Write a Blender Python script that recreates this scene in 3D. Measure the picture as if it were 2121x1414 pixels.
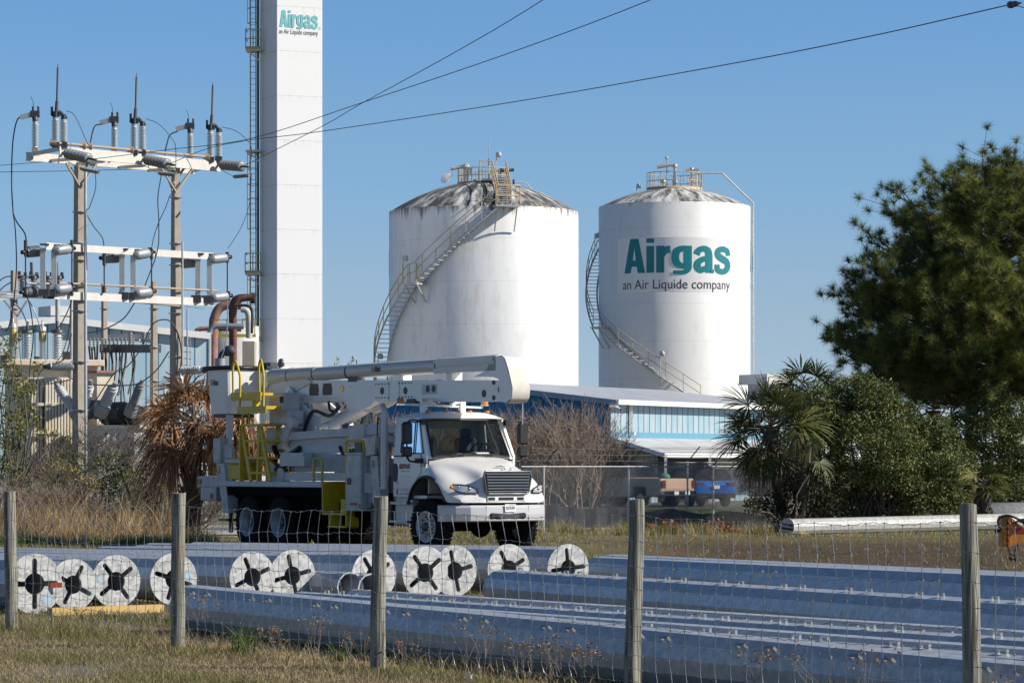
import bpy, bmesh, math, random
import numpy as np
from mathutils import Vector, Matrix
from mathutils.geometry import tessellate_polygon
R_ = math.radians
for o in list(bpy.data.objects): bpy.data.objects.remove(o, do_unlink=True)
scene = bpy.context.scene
COL = scene.collection
# ------------------------------------------------------------------ camera
FPX, HZ, EYE = 7000.0, 959.0, 1.8          # focal length in photo pixels, horizon row, eye height
cam_d = bpy.data.cameras.new('camera'); cam = bpy.data.objects.new('camera', cam_d); COL.objects.link(cam)
cam_d.sensor_width = 36.0; cam_d.lens = FPX / 2121.0 * 36.0
cam_d.shift_y = (HZ - 707.0) / 2121.0
cam_d.clip_start = 0.5; cam_d.clip_end = 6000
cam.location = (0, 0, EYE); cam.rotation_euler = (R_(90), 0, 0)
scene.camera = cam
# ------------------------------------------------------------------ light
SUN_EL = R_(33); SUN_AZ = math.atan2(0.975, -0.20)      # clockwise from +Y
world = bpy.data.worlds.new('World'); scene.world = world; world.use_nodes = True
wn = world.node_tree; wn.nodes.clear()
w_out = wn.nodes.new('ShaderNodeOutputWorld'); w_bg = wn.nodes.new('ShaderNodeBackground')
sky = wn.nodes.new('ShaderNodeTexSky'); sky.sky_type = 'NISHITA'; sky.sun_disc = False
sky.sun_elevation = SUN_EL; sky.sun_rotation = SUN_AZ
sky.air_density = 1.0; sky.dust_density = 0.0; sky.ozone_density = 5.0; sky.altitude = 0
tc = wn.nodes.new('ShaderNodeTexCoord'); mp = wn.nodes.new('ShaderNodeMapping')
mp.inputs['Location'].default_value = (0, 0, 0.12); mp.inputs['Scale'].default_value = (1, 1, 1.15)
wn.links.new(tc.outputs['Generated'], mp.inputs[0]); wn.links.new(mp.outputs[0], sky.inputs[0])
sz = wn.nodes.new('ShaderNodeSeparateXYZ'); wn.links.new(tc.outputs['Generated'], sz.inputs[0])
zr_ = wn.nodes.new('ShaderNodeMapRange'); zr_.interpolation_type = 'SMOOTHSTEP'; wn.links.new(sz.outputs[2], zr_.inputs[0])
for k_, v_ in (('From Min', .14), ('From Max', .5), ('To Min', 1.0), ('To Max', .46)): zr_.inputs[k_].default_value = v_      # the sky deepens towards the zenith
zm = wn.nodes.new('ShaderNodeVectorMath'); zm.operation = 'SCALE'; wn.links.new(sky.outputs[0], zm.inputs[0]); wn.links.new(zr_.outputs[0], zm.inputs['Scale'])
tint_ = wn.nodes.new('ShaderNodeVectorMath'); tint_.operation = 'MULTIPLY'; 
sr_ = wn.nodes.new('ShaderNodeValToRGB'); sr_.color_ramp.interpolation = 'EASE'; e_ = sr_.color_ramp.elements
while len(e_) < 5: e_.new(.5)
for i_, (p_, c_) in enumerate(((0.0, (.86, .61, .46)), (.037, (.78, .626, .515)), (.094, (.645, .665, .605)), (.13, (.553, .648, .652)), (.35, (.52, .64, .72)))): e_[i_].position = p_; e_[i_].color = (*c_, 1)
wn.links.new(sz.outputs[2], sr_.inputs[0]); wn.links.new(sr_.outputs[0], tint_.inputs[1])
wn.links.new(zm.outputs[0], tint_.inputs[0]); wn.links.new(tint_.outputs[0], w_bg.inputs[0]); w_bg.inputs[1].default_value = 0.135 * 1.4
wn.links.new(w_bg.outputs[0], w_out.inputs[0])
sun_d = bpy.data.lights.new('sun', 'SUN'); sun_d.energy = 4.8; sun_d.angle = R_(0.5); sun_d.color = (1.0, 0.93, 0.82)
sun = bpy.data.objects.new('sun', sun_d); COL.objects.link(sun)
sdir = Vector((math.sin(SUN_AZ) * math.cos(SUN_EL), math.cos(SUN_AZ) * math.cos(SUN_EL), math.sin(SUN_EL)))
sun.rotation_euler = sdir.to_track_quat('Z', 'Y').to_euler(); sun.location = (30, -20, 40)
scene.view_settings.view_transform = 'Standard'; scene.view_settings.look = 'None'
scene.view_settings.exposure = 0.28; scene.view_settings.gamma = 1.0
scene.cycles.max_bounces = 6; scene.cycles.transparent_max_bounces = 12
scene.cycles.use_adaptive_sampling = True; scene.cycles.volume_bounces = 3

# ------------------------------------------------------------------ helpers
def P(px, py, Y): return Vector(((px - 1060.5) * Y / FPX, Y, EYE - (py - HZ) * Y / FPX))
def G(px, Y, z=0.0): return Vector(((px - 1060.5) * Y / FPX, Y, z))
MW = {}
def tag(o, label=None, cat=None, group=None, kind=None):
    for k, v in (('label', label), ('category', cat), ('group', group), ('kind', kind)):
        if v: o[k] = v
    return o
def empty(name, loc, rz=0.0, label=None, cat=None, group=None):
    o = bpy.data.objects.new(name, None); COL.objects.link(o)
    o.location = loc; o.rotation_euler = (0, 0, rz); o.empty_display_size = 0.2
    MW[o] = Matrix.Translation(Vector(loc)) @ Matrix.Rotation(rz, 4, 'Z')
    return tag(o, label, cat, group)
def link(name, me, mat, parent=None, world=True, auto=True):
    o = bpy.data.objects.new(name, me); COL.objects.link(o)
    if mat is not None: me.materials.append(mat)
    if parent is not None:
        m = MW[parent]; o.parent = parent; MW[o] = m
        if world: me.transform(m.inverted())
    elif auto and len(me.vertices):
        n = len(me.vertices); a = np.empty(n * 3, 'f'); me.vertices.foreach_get('co', a); a = a.reshape(-1, 3)
        c = Vector(((a[:, 0].min() + a[:, 0].max()) / 2, (a[:, 1].min() + a[:, 1].max()) / 2, a[:, 2].min()))
        me.transform(Matrix.Translation(-c)); o.location = c; MW[o] = Matrix.Translation(c)
    else: MW[o] = Matrix.Identity(4)
    return o
class MB:
    def __init__(s): s.v = []; s.f = []; s.sm = []; s.cuts = []
    def cut(s): s.cuts.append((len(s.v), len(s.f)))          # the pieces added since the last cut become an object of their own
    def add(s, vs, fs, smooth=False):
        n = len(s.v); s.v.extend([tuple(v) for v in vs]); s.f.extend([tuple(i + n for i in f) for f in fs]); s.sm.extend([smooth] * len(fs)); return s
    def box(s, x0, x1, y0, y1, z0, z1, M=None, b=0.0):
        if b > 0:
            vs = []
            for z, i in ((z0, b), (z0 + b, 0), (z1 - b, 0), (z1, b)):
                if i: vs += [(x0 + b, y0 + b, z), (x1 - b, y0 + b, z), (x1 - b, y1 - b, z), (x0 + b, y1 - b, z)] * 1
                else: vs += [(x0 + b, y0, z), (x1 - b, y0, z), (x1, y0 + b, z), (x1, y1 - b, z), (x1 - b, y1, z), (x0 + b, y1, z), (x0, y1 - b, z), (x0, y0 + b, z)]
            fs = [(3, 2, 1, 0), (20, 21, 22, 23)]
            for k in range(8): fs.append((4 + k, 4 + (k + 1) % 8, 12 + (k + 1) % 8, 12 + k))
            for c in range(4):
                k0, k1 = 4 + 2 * c, 4 + 2 * c + 1; kp = 4 + (2 * c - 1) % 8
                fs.append((c, (c + 1) % 4, k1, k0)); fs.append((c, k0, kp))
                u0, u1 = k0 + 8, k1 + 8; up = 12 + (2 * c - 1) % 8
                fs.append((20 + c, u0, u1, 20 + (c + 1) % 4)); fs.append((20 + c, up, u0))
        else:
            vs = [(x, y, z) for z in (z0, z1) for y in (y0, y1) for x in (x0, x1)]
            fs = [(0, 2, 3, 1), (4, 5, 7, 6), (0, 1, 5, 4), (2, 6, 7, 3), (0, 4, 6, 2), (1, 3, 7, 5)]
        if M is not None: vs = [M @ Vector(v) for v in vs]
        return s.add(vs, fs)
    def bar(s, a, b, w, h, up=(0, 0, 1)):          # rectangular bar from a to b
        a, b = Vector(a), Vector(b); d = (b - a).normalized(); u = Vector(up)
        sd = d.cross(u)
        if sd.length < 1e-4: sd = d.cross(Vector((0, 1, 0)))
        sd.normalize(); u = sd.cross(d)
        vs = []
        for p in (a, b):
            for q, r in ((-1, -1), (1, -1), (1, 1), (-1, 1)): vs.append(p + sd * (w / 2 * q) + u * (h / 2 * r))
        return s.add(vs, [(3, 2, 1, 0), (4, 5, 6, 7), (0, 1, 5, 4), (1, 2, 6, 5), (2, 3, 7, 6), (3, 0, 4, 7)])
    def tube(s, pts, r, n=6, cap=True, smooth=True):
        pts = [Vector(p) for p in pts]; m = len(pts)
        rs = r if isinstance(r, (list, tuple)) else [r] * m
        vs = []; ref = None
        for i, p in enumerate(pts):
            if i == 0: d = pts[1] - p
            elif i == m - 1: d = p - pts[i - 1]
            else: d = (pts[i + 1] - p).normalized() + (p - pts[i - 1]).normalized()
            if d.length < 1e-9: d = Vector((0, 0, 1))
            d.normalize()
            if ref is None: ref = Vector((0, 0, 1)) if abs(d.z) < 0.9 else Vector((1, 0, 0))
            a = (ref - d * ref.dot(d))
            if a.length < 1e-5: a = d.orthogonal()
            a.normalize(); ref = a; b = d.cross(a)
            for k in range(n):
                t = 2 * math.pi * (k + .5) / n; vs.append(p + (a * math.cos(t) + b * math.sin(t)) * rs[i])
        fs = []
        for i in range(m - 1):
            for k in range(n): fs.append((i * n + k, i * n + (k + 1) % n, (i + 1) * n + (k + 1) % n, (i + 1) * n + k))
        s.add(vs, fs, smooth)
        if cap: s.add(vs[:n], [tuple(range(n - 1, -1, -1))]); s.add(vs[-n:], [tuple(range(n))])
        return s
    def lathe(s, prof, a, d, n=16, smooth=True, cap=True):   # prof: (distance along d, radius)
        a = Vector(a); d = Vector(d).normalized(); u = d.orthogonal().normalized()
        if abs(d.z) > .99: u = Vector((1, 0, 0))
        w = d.cross(u); vs = []; fs = []
        for t, r in prof:
            for k in range(n):
                g = 2 * math.pi * k / n; vs.append(a + d * t + (u * math.cos(g) + w * math.sin(g)) * r)
        for i in range(len(prof) - 1):
            for k in range(n): fs.append((i * n + k, i * n + (k + 1) % n, (i + 1) * n + (k + 1) % n, (i + 1) * n + k))
        s.add(vs, fs, smooth)
        if cap:
            s.add(vs[:n], [tuple(range(n - 1, -1, -1))]); s.add(vs[-n:], [tuple(range(n))])
        return s
    def prism(s, poly, a, u, v, w):      # polygon (i,j) in plane a + u*i + v*j, extruded by vector w
        a, u, v, w = Vector(a), Vector(u), Vector(v), Vector(w); n = len(poly)
        lo = [a + u * i + v * j for i, j in poly]; hi = [p + w for p in lo]
        fs = [tuple(range(n - 1, -1, -1)), tuple(range(n, 2 * n))] + [(k, (k + 1) % n, n + (k + 1) % n, n + k) for k in range(n)]
        return s.add(lo + hi, fs)
    def sphere(s, c, r, n=12, m=8, sz=1.0):
        c = Vector(c); vs = []; fs = []
        for i in range(m + 1):
            t = math.pi * i / m
            for k in range(n):
                g = 2 * math.pi * k / n; vs.append(c + Vector((r * math.sin(t) * math.cos(g), r * math.sin(t) * math.sin(g), r * sz * math.cos(t))))
        for i in range(m):
            for k in range(n): fs.append((i * n + k, (i + 1) * n + k, (i + 1) * n + (k + 1) % n, i * n + (k + 1) % n))
        return s.add(vs, fs, True)
    def mesh(s, name):
        me = bpy.data.meshes.new(name); me.from_pydata([tuple(v) for v in s.v], [], s.f); me.update()
        me.polygons.foreach_set('use_smooth', s.sm); return me
    def build(s, name, mat, parent=None, world=True, fix=True):
        if s.cuts:
            if s.cuts[-1][1] < len(s.f): s.cut()
            o = None; v0 = f0 = 0
            for v1, f1 in s.cuts:
                q = MB(); q.v = s.v[v0:v1]; q.f = [tuple(i - v0 for i in f) for f in s.f[f0:f1]]; q.sm = s.sm[f0:f1]; o = q.build(name, mat, parent, world, fix); v0, f0 = v1, f1
            return o
        me = s.mesh(name)
        if fix:
            bm = bmesh.new(); bm.from_mesh(me); bmesh.ops.recalc_face_normals(bm, faces=bm.faces); bm.to_mesh(me); bm.free()
        return link(name, me, mat, parent, world)
def fastmesh(name, V, F, tint=None, mat=None, parent=None, world=True, smooth=False):
    V = np.asarray(V, 'f'); F = np.asarray(F, 'i'); k = F.shape[1]
    me = bpy.data.meshes.new(name); me.vertices.add(len(V)); me.vertices.foreach_set('co', V.ravel())
    me.loops.add(F.size); me.loops.foreach_set('vertex_index', F.ravel())
    me.polygons.add(len(F)); me.polygons.foreach_set('loop_start', np.arange(0, F.size, k, dtype='i'))
    try: me.polygons.foreach_set('loop_total', np.full(len(F), k, 'i'))
    except Exception: pass
    if smooth: me.polygons.foreach_set('use_smooth', np.ones(len(F), bool))
    me.update(calc_edges=True)
    if tint is not None:
        at = me.attributes.new('tint', 'FLOAT', 'FACE'); at.data.foreach_set('value', np.asarray(tint, 'f'))
    return link(name, me, mat, parent, world)
def children(o): return [c for c in bpy.data.objects if c.parent == o]
def copy_tree(o, parent=None):
    c = o.copy(); COL.objects.link(c)
    if parent: c.parent = parent
    for ch in children(o): copy_tree(ch, c)
    return c
def spline(pts, seg=8):                   # Catmull-Rom
    p = [Vector(q) for q in pts]; p = [p[0] * 2 - p[1]] + p + [p[-1] * 2 - p[-2]]; out = []
    for i in range(1, len(p) - 2):
        for k in range(seg):
            t = k / seg; a, b, c, d = p[i - 1], p[i], p[i + 1], p[i + 2]
            out.append(0.5 * ((2 * b) + (c - a) * t + (2 * a - 5 * b + 4 * c - d) * t * t + (3 * b - a - 3 * c + d) * t ** 3))
    out.append(p[-2]); return out

# ------------------------------------------------------------------ materials
def nt(name):
    m = bpy.data.materials.new(name); m.use_nodes = True; t = m.node_tree; b = t.nodes['Principled BSDF']; return m, t, b
def mat(name, c, rough=0.5, metal=0.0, var=0.12, scale=3.0, bump=0.0, bscale=40.0, c2=None, spec=0.5, coat=0.0, stretch=None):
    m, t, b = nt(name); N, L = t.nodes, t.links
    b.inputs['Roughness'].default_value = rough; b.inputs['Metallic'].default_value = metal
    b.inputs['Specular IOR Level'].default_value = spec
    if coat: b.inputs['Coat Weight'].default_value = coat; b.inputs['Coat Roughness'].default_value = 0.08
    g = N.new('ShaderNodeNewGeometry'); mpn = N.new('ShaderNodeMapping'); L.new(g.outputs['Position'], mpn.inputs[0])
    if stretch: mpn.inputs['Scale'].default_value = stretch
    n = N.new('ShaderNodeTexNoise'); n.inputs['Scale'].default_value = scale; n.inputs['Detail'].default_value = 6; n.inputs['Roughness'].default_value = 0.65
    L.new(mpn.outputs[0], n.inputs[0])
    r = N.new('ShaderNodeValToRGB'); r.color_ramp.elements[0].position = 0.32; r.color_ramp.elements[1].position = 0.68
    cc = c2 or tuple(x * (1 - var) for x in c)
    r.color_ramp.elements[0].color = (*cc, 1); r.color_ramp.elements[1].color = (*c, 1)
    L.new(n.outputs[0], r.inputs[0]); L.new(r.outputs[0], b.inputs['Base Color'])
    if bump:
        n2 = N.new('ShaderNodeTexNoise'); n2.inputs['Scale'].default_value = bscale; n2.inputs['Detail'].default_value = 4; L.new(mpn.outputs[0], n2.inputs[0])
        bp = N.new('ShaderNodeBump'); bp.inputs['Strength'].default_value = bump; bp.inputs['Distance'].default_value = 0.02
        L.new(n2.outputs[0], bp.inputs['Height']); L.new(bp.outputs[0], b.inputs['Normal'])
    return m
def foliage(name, stops, rough=0.55, trans=0.25, spec=0.3):
    m, t, b = nt(name); N, L = t.nodes, t.links
    a = N.new('ShaderNodeAttribute'); a.attribute_name = 'tint'
    r = N.new('ShaderNodeValToRGB'); e = r.color_ramp.elements
    while len(e) < len(stops): e.new(0.5)
    for i, (p, c) in enumerate(stops): e[i].position = p; e[i].color = (*c, 1)
    L.new(a.outputs['Fac'], r.inputs[0]); L.new(r.outputs[0], b.inputs['Base Color'])
    b.inputs['Roughness'].default_value = rough; b.inputs['Specular IOR Level'].default_value = spec
    if trans:
        tr = N.new('ShaderNodeBsdfTranslucent'); L.new(r.outputs[0], tr.inputs[0]); mx = N.new('ShaderNodeMixShader'); mx.inputs[0].default_value = trans
        L.new(b.outputs[0], mx.inputs[1]); L.new(tr.outputs[0], mx.inputs[2]); L.new(mx.outputs[0], N['Material Output'].inputs[0])
    return m
M = {}
M['white'] = mat('white_paint', (.82, .82, .81), .35, c2=(.75, .74, .72), coat=.3, scale=1.3)
M['white_matt'] = mat('white_matt_metal', (.60, .60, .59), .5, var=.2, scale=3)
M['offwhite'] = mat('truck_fiberglass', (.60, .58, .54), .32, var=.07, scale=2.5, coat=.2)
M['cover'] = mat('boom_tip_cover', (.70, .66, .59), .7, var=.15, scale=9)
M['dirtywhite'] = mat('dirty_white', (.58, .58, .56), .5, var=.35, scale=6)
M['concrete'] = mat('concrete_pole', (.40, .35, .29), .85, var=.22, scale=5, bump=.3, bscale=60)
M['steel'] = mat('galvanised_steel', (.56, .57, .57), .42, .35, var=.2, scale=6)
M['beamwhite'] = mat('weathered_beam', (.70, .67, .62), .5, .1, var=.16, scale=3)
M['darksteel'] = mat('dark_steel', (.10, .105, .11), .5, .5, var=.3, scale=8)
M['wire'] = mat('wire_dark', (.06, .062, .065), .5, .3, var=.2)
M['railgrey'] = mat('grey_rail', (.36, .36, .37), .5, .3, var=.3, scale=20)
M['linkwire'] = mat('chain_link_wire', (.42, .42, .42), .5, .4, var=.3)
M['wirelight'] = mat('wire_galvanised', (.50, .50, .49), .38, .7, var=.35, scale=14)
M['black'] = mat('black_plastic', (.015, .015, .016), .45, var=.3)
M['rubber'] = mat('tyre_rubber', (.016, .016, .016), .9, var=.4, scale=12, spec=.15)
M['darkstrip'] = mat('fence_foot_dark', (.03, .035, .05), .8, var=.4)
M['void'] = mat('underbody_shade_black', (.008, .008, .009), .95, var=.3, spec=.05)  # near-black that paints the shade under the truck
M['yellow'] = mat('yellow_paint', (.62, .45, .02), .45, var=.15, scale=7)
M['yellowdull'] = mat('dull_yellow_rail', (.56, .43, .10), .55, var=.3, scale=4)
M['tan_rail'] = mat('faded_yellow_rail', (.58, .46, .28), .6, var=.3, scale=5)
M['orange'] = mat('orange_paint', (.72, .27, .03), .5, var=.45, scale=7, bump=.1)
M['amber'] = mat('amber_lens', (.75, .22, .02), .2, var=.1)
M['red'] = mat('red_paint', (.45, .02, .03), .4)
M['redink'] = mat('dark_red_lettering', (.35, .015, .03), .5)
M['ink'] = mat('dark_lettering', (.03, .035, .05), .5)
M['greyink'] = mat('grey_lettering', (.30, .30, .31), .5)
M['teal'] = mat('teal_lettering', (.0, .20, .235), .5, var=.03)
M['tealpale'] = mat('faded_teal_lettering', (.17, .50, .52), .55, var=.06)
M['logo_orange'] = mat('logo_orange', (.50, .24, .05), .5)
M['sticker'] = mat('sign_panel', (.82, .82, .82), .45, var=.02)
M['chrome'] = mat('chrome', (.75, .75, .75), .12, 1.0, var=.05)
M['rust'] = mat('rusty_pipe', (.24, .10, .07), .8, var=.5, scale=3, c2=(.09, .04, .03))
M['rustpale'] = mat('pale_rusty_pipe', (.42, .24, .18), .8, c2=(.24, .11, .08), scale=2.5)
M['blackpipe'] = mat('dark_rust_pipe', (.08, .05, .05), .7, c2=(.03, .025, .025), scale=3)
M['pipegrey'] = mat('insulated_pipe', (.36, .38, .41), .5, .3, var=.2)
M['insul'] = mat('porcelain_grey', (.52, .56, .58), .3, var=.08, coat=.3)
M['insuldark'] = mat('insulator_grey', (.25, .27, .28), .4, var=.15)
M['insulbrown'] = mat('insulator_brown', (.42, .33, .10), .35, var=.2)
M['cream'] = mat('cream_painted_steel', (.72, .66, .53), .6, c2=(.56, .48, .36), scale=2.2)
M['creamrust'] = mat('rust_streaked_cream', (.76, .72, .62), .65, c2=(.68, .56, .42), scale=2.5, stretch=(1, 1, .35))
M['wood'] = None
M['lumber'] = mat('yellow_lumber', (.62, .42, .16), .8, var=.2, scale=4)
M['bark'] = mat('pine_bark', (.18, .12, .09), .95, c2=(.06, .045, .04), scale=9, bump=.8, bscale=25)
M['twig'] = mat('pale_twig', (.36, .29, .23), .9, c2=(.20, .155, .125), scale=6)
M['twigdark'] = mat('dark_twig', (.17, .145, .125), .9, c2=(.07, .06, .05), scale=6)
M['palmtrunk'] = mat('palm_trunk', (.13, .105, .08), .95, c2=(.06, .05, .04), scale=12, bump=.8, bscale=20)
M['skyblue'] = mat('bright_blue_band', (.13, .33, .45), .5, var=.12)
M['carblue'] = mat('blue_car_paint', (.01, .17, .62), .25, .3, var=.05, coat=.8)
M['cartan'] = mat('tan_car_paint', (.50, .36, .23), .35, .2, var=.1, coat=.4)
M['cardark'] = mat('dark_car_paint', (.04, .04, .045), .3, .2, coat=.5)
M['carred'] = mat('dark_red_paint', (.12, .015, .02), .4, coat=.4)
M['carglass'] = mat('dark_glass', (.015, .018, .02), .06, var=.0, spec=.8)
M['seat'] = mat('grey_seat', (.16, .15, .14), .8)
M['dash'] = mat('grey_dash', (.22, .22, .21), .7)
M['clutter'] = mat('white_paper', (.75, .75, .7), .7)
M['bluecloth'] = mat('blue_cloth', (.02, .12, .45), .7)
M['bluetape'] = mat('blue_tape_mark', (.36, .55, .72), .6, var=.1)
M['asphalt'] = mat('asphalt', (.10, .10, .10), .9, var=.3, scale=5)
M['gravel'] = mat('white_gravel', (.62, .58, .54), .9, c2=(.16, .145, .13), scale=14, bump=1.0, bscale=12)
M['lens'] = mat('clear_lens', (.7, .72, .75), .08, .4, spec=.9)
M['gold'] = mat('gold_emblem', (.60, .42, .12), .3, .8)
def glass():
    m, t, b = nt('cab_glass'); N, L = t.nodes, t.links
    tr = N.new('ShaderNodeBsdfTransparent'); tr.inputs[0].default_value = (.46, .52, .51, 1)
    gl = N.new('ShaderNodeBsdfGlossy'); gl.inputs['Roughness'].default_value = .03; gl.inputs[0].default_value = (.9, .9, .9, 1)
    fr = N.new('ShaderNodeFresnel'); fr.inputs[0].default_value = 1.5; mx = N.new('ShaderNodeMixShader')
    L.new(fr.outputs[0], mx.inputs[0]); L.new(tr.outputs[0], mx.inputs[1]); L.new(gl.outputs[0], mx.inputs[2]); L.new(mx.outputs[0], N['Material Output'].inputs[0]); return m
M['glass'] = glass()
def wood():
    m, t, b = nt('weathered_post_wood'); N, L = t.nodes, t.links
    g = N.new('ShaderNodeNewGeometry'); mpn = N.new('ShaderNodeMapping'); mpn.inputs['Scale'].default_value = (30, 30, 1.6); L.new(g.outputs['Position'], mpn.inputs[0])
    n = N.new('ShaderNodeTexNoise'); n.inputs['Scale'].default_value = 1.6; n.inputs['Detail'].default_value = 8; n.inputs['Distortion'].default_value = .6; L.new(mpn.outputs[0], n.inputs[0])
    r = N.new('ShaderNodeValToRGB'); e = r.color_ramp.elements; e[0].position = .34; e[0].color = (.07, .065, .05, 1); e[1].position = .66; e[1].color = (.36, .355, .285, 1)
    L.new(n.outputs[0], r.inputs[0])
    n2 = N.new('ShaderNodeTexNoise'); n2.inputs['Scale'].default_value = 3.2; L.new(g.outputs['Position'], n2.inputs[0])
    r2 = N.new('ShaderNodeValToRGB'); r2.color_ramp.elements[0].position = .62; r2.color_ramp.elements[1].position = .78; L.new(n2.outputs[0], r2.inputs[0])
    mx = N.new('ShaderNodeMixRGB'); L.new(r2.outputs[0], mx.inputs[0]); L.new(r.outputs[0], mx.inputs[1]); mx.inputs[2].default_value = (.25, .13, .06, 1)
    L.new(mx.outputs[0], b.inputs['Base Color']); b.inputs['Roughness'].default_value = .9
    bp = N.new('ShaderNodeBump'); bp.inputs['Strength'].default_value = .6; bp.inputs['Distance'].default_value = .01; L.new(n.outputs[0], bp.inputs['Height']); L.new(bp.outputs[0], b.inputs['Normal'])
    return m
M['wood'] = wood()
def galv(name, c0, c1, metal, rough, dirt=True):
    m, t, b = nt(name); N, L = t.nodes, t.links
    g = N.new('ShaderNodeNewGeometry')
    v = N.new('ShaderNodeTexVoronoi'); v.inputs['Scale'].default_value = 22; L.new(g.outputs['Position'], v.inputs[0])
    n = N.new('ShaderNodeTexNoise'); n.inputs['Scale'].default_value = 7; n.inputs['Detail'].default_value = 7; n.inputs['Distortion'].default_value = 1.5; L.new(g.outputs['Position'], n.inputs[0])
    sp = N.new('ShaderNodeSeparateColor'); L.new(v.outputs['Color'], sp.inputs[0])
    ad = N.new('ShaderNodeMath'); ad.operation = 'MULTIPLY_ADD'; L.new(sp.outputs[0], ad.inputs[0]); ad.inputs[1].default_value = .14 if dirt and metal > .2 else .35
    L.new(n.outputs[0], ad.inputs[2])
    r = N.new('ShaderNodeValToRGB'); e = r.color_ramp.elements; e[0].position = .4; e[0].color = (*c0, 1); e[1].position = .85; e[1].color = (*c1, 1)
    L.new(ad.outputs[0], r.inputs[0])
    # long scuffs and a few rust coloured smears
    mp2 = N.new('ShaderNodeMapping'); mp2.inputs['Rotation'].default_value = (0, 0, R_(-61)); mp2.inputs['Scale'].default_value = (.5, 6, 6); L.new(g.outputs['Position'], mp2.inputs[0])
    n3 = N.new('ShaderNodeTexNoise'); n3.inputs['Scale'].default_value = 1.3; n3.inputs['Detail'].default_value = 8; n3.inputs['Roughness'].default_value = .75; L.new(mp2.outputs[0], n3.inputs[0])
    r3 = N.new('ShaderNodeValToRGB'); r3.color_ramp.elements[0].position = .60; r3.color_ramp.elements[1].position = .80; L.new(n3.outputs[0], r3.inputs[0])
    mx = N.new('ShaderNodeMixRGB'); ml = N.new('ShaderNodeMath'); ml.operation = 'MULTIPLY'; ml.inputs[1].default_value = .45 if dirt else .1
    L.new(r3.outputs[0], ml.inputs[0]); L.new(ml.outputs[0], mx.inputs[0]); L.new(r.outputs[0], mx.inputs[1]); mx.inputs[2].default_value = (.30, .23, .17, 1)
    L.new(mx.outputs[0], b.inputs['Base Color'])
    b.inputs['Metallic'].default_value = metal; b.inputs['Roughness'].default_value = rough
    rr = N.new('ShaderNodeMapRange'); rr.inputs['To Min'].default_value = rough - .1; rr.inputs['To Max'].default_value = rough + .14; L.new(sp.outputs[1], rr.inputs[0]); L.new(rr.outputs[0], b.inputs['Roughness'])
    return m
M['galv'] = galv('galvanised_pole', (.36, .39, .42), (.58, .60, .63), .22, .40)
M['galvend'] = galv('galvanised_end_plate', (.29, .30, .30), (.60, .60, .59), .15, .5)
M['polewhite'] = galv('pale_zinc_pole', (.30, .30, .29), (.50, .50, .48), .15, .5)
def ribbed(name, c, c2, axis, pitch, dark, fade=None):      # profiled wall cladding: narrow dark grooves every pitch metres along axis vector
    m, t, b = nt(name); N, L = t.nodes, t.links
    g = N.new('ShaderNodeNewGeometry'); d = N.new('ShaderNodeVectorMath'); d.operation = 'DOT_PRODUCT'; L.new(g.outputs['Position'], d.inputs[0]); d.inputs[1].default_value = axis
    n = N.new('ShaderNodeTexNoise'); n.inputs['Scale'].default_value = 1.4; n.inputs['Detail'].default_value = 6
    mpn = N.new('ShaderNodeMapping'); mpn.inputs['Scale'].default_value = (1, 1, .35); L.new(g.outputs['Position'], mpn.inputs[0]); L.new(mpn.outputs[0], n.inputs[0])
    r = N.new('ShaderNodeValToRGB'); e = r.color_ramp.elements; e[0].position = .38; e[1].position = .62; e[0].color = (*c, 1); e[1].color = (*c2, 1); L.new(n.outputs[0], r.inputs[0])
    md = N.new('ShaderNodeMath'); md.operation = 'FRACT'; dv = N.new('ShaderNodeMath'); dv.operation = 'DIVIDE'; dv.inputs[1].default_value = pitch
    L.new(d.outputs['Value'], dv.inputs[0]); L.new(dv.outputs[0], md.inputs[0])
    r2 = N.new('ShaderNodeValToRGB'); r2.color_ramp.interpolation = 'CONSTANT'; e = r2.color_ramp.elements; e[0].position = 0; e[0].color = (0, 0, 0, 1); e[1].position = .88; e[1].color = (1, 1, 1, 1)
    L.new(md.outputs[0], r2.inputs[0])
    mx = N.new('ShaderNodeMixRGB'); L.new(r2.outputs[0], mx.inputs[0]); L.new(r.outputs[0], mx.inputs[1]); mx.inputs[2].default_value = (*dark, 1)
    L.new(mx.outputs[0], b.inputs['Base Color']); b.inputs['Roughness'].default_value = .5
    return m
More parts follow.
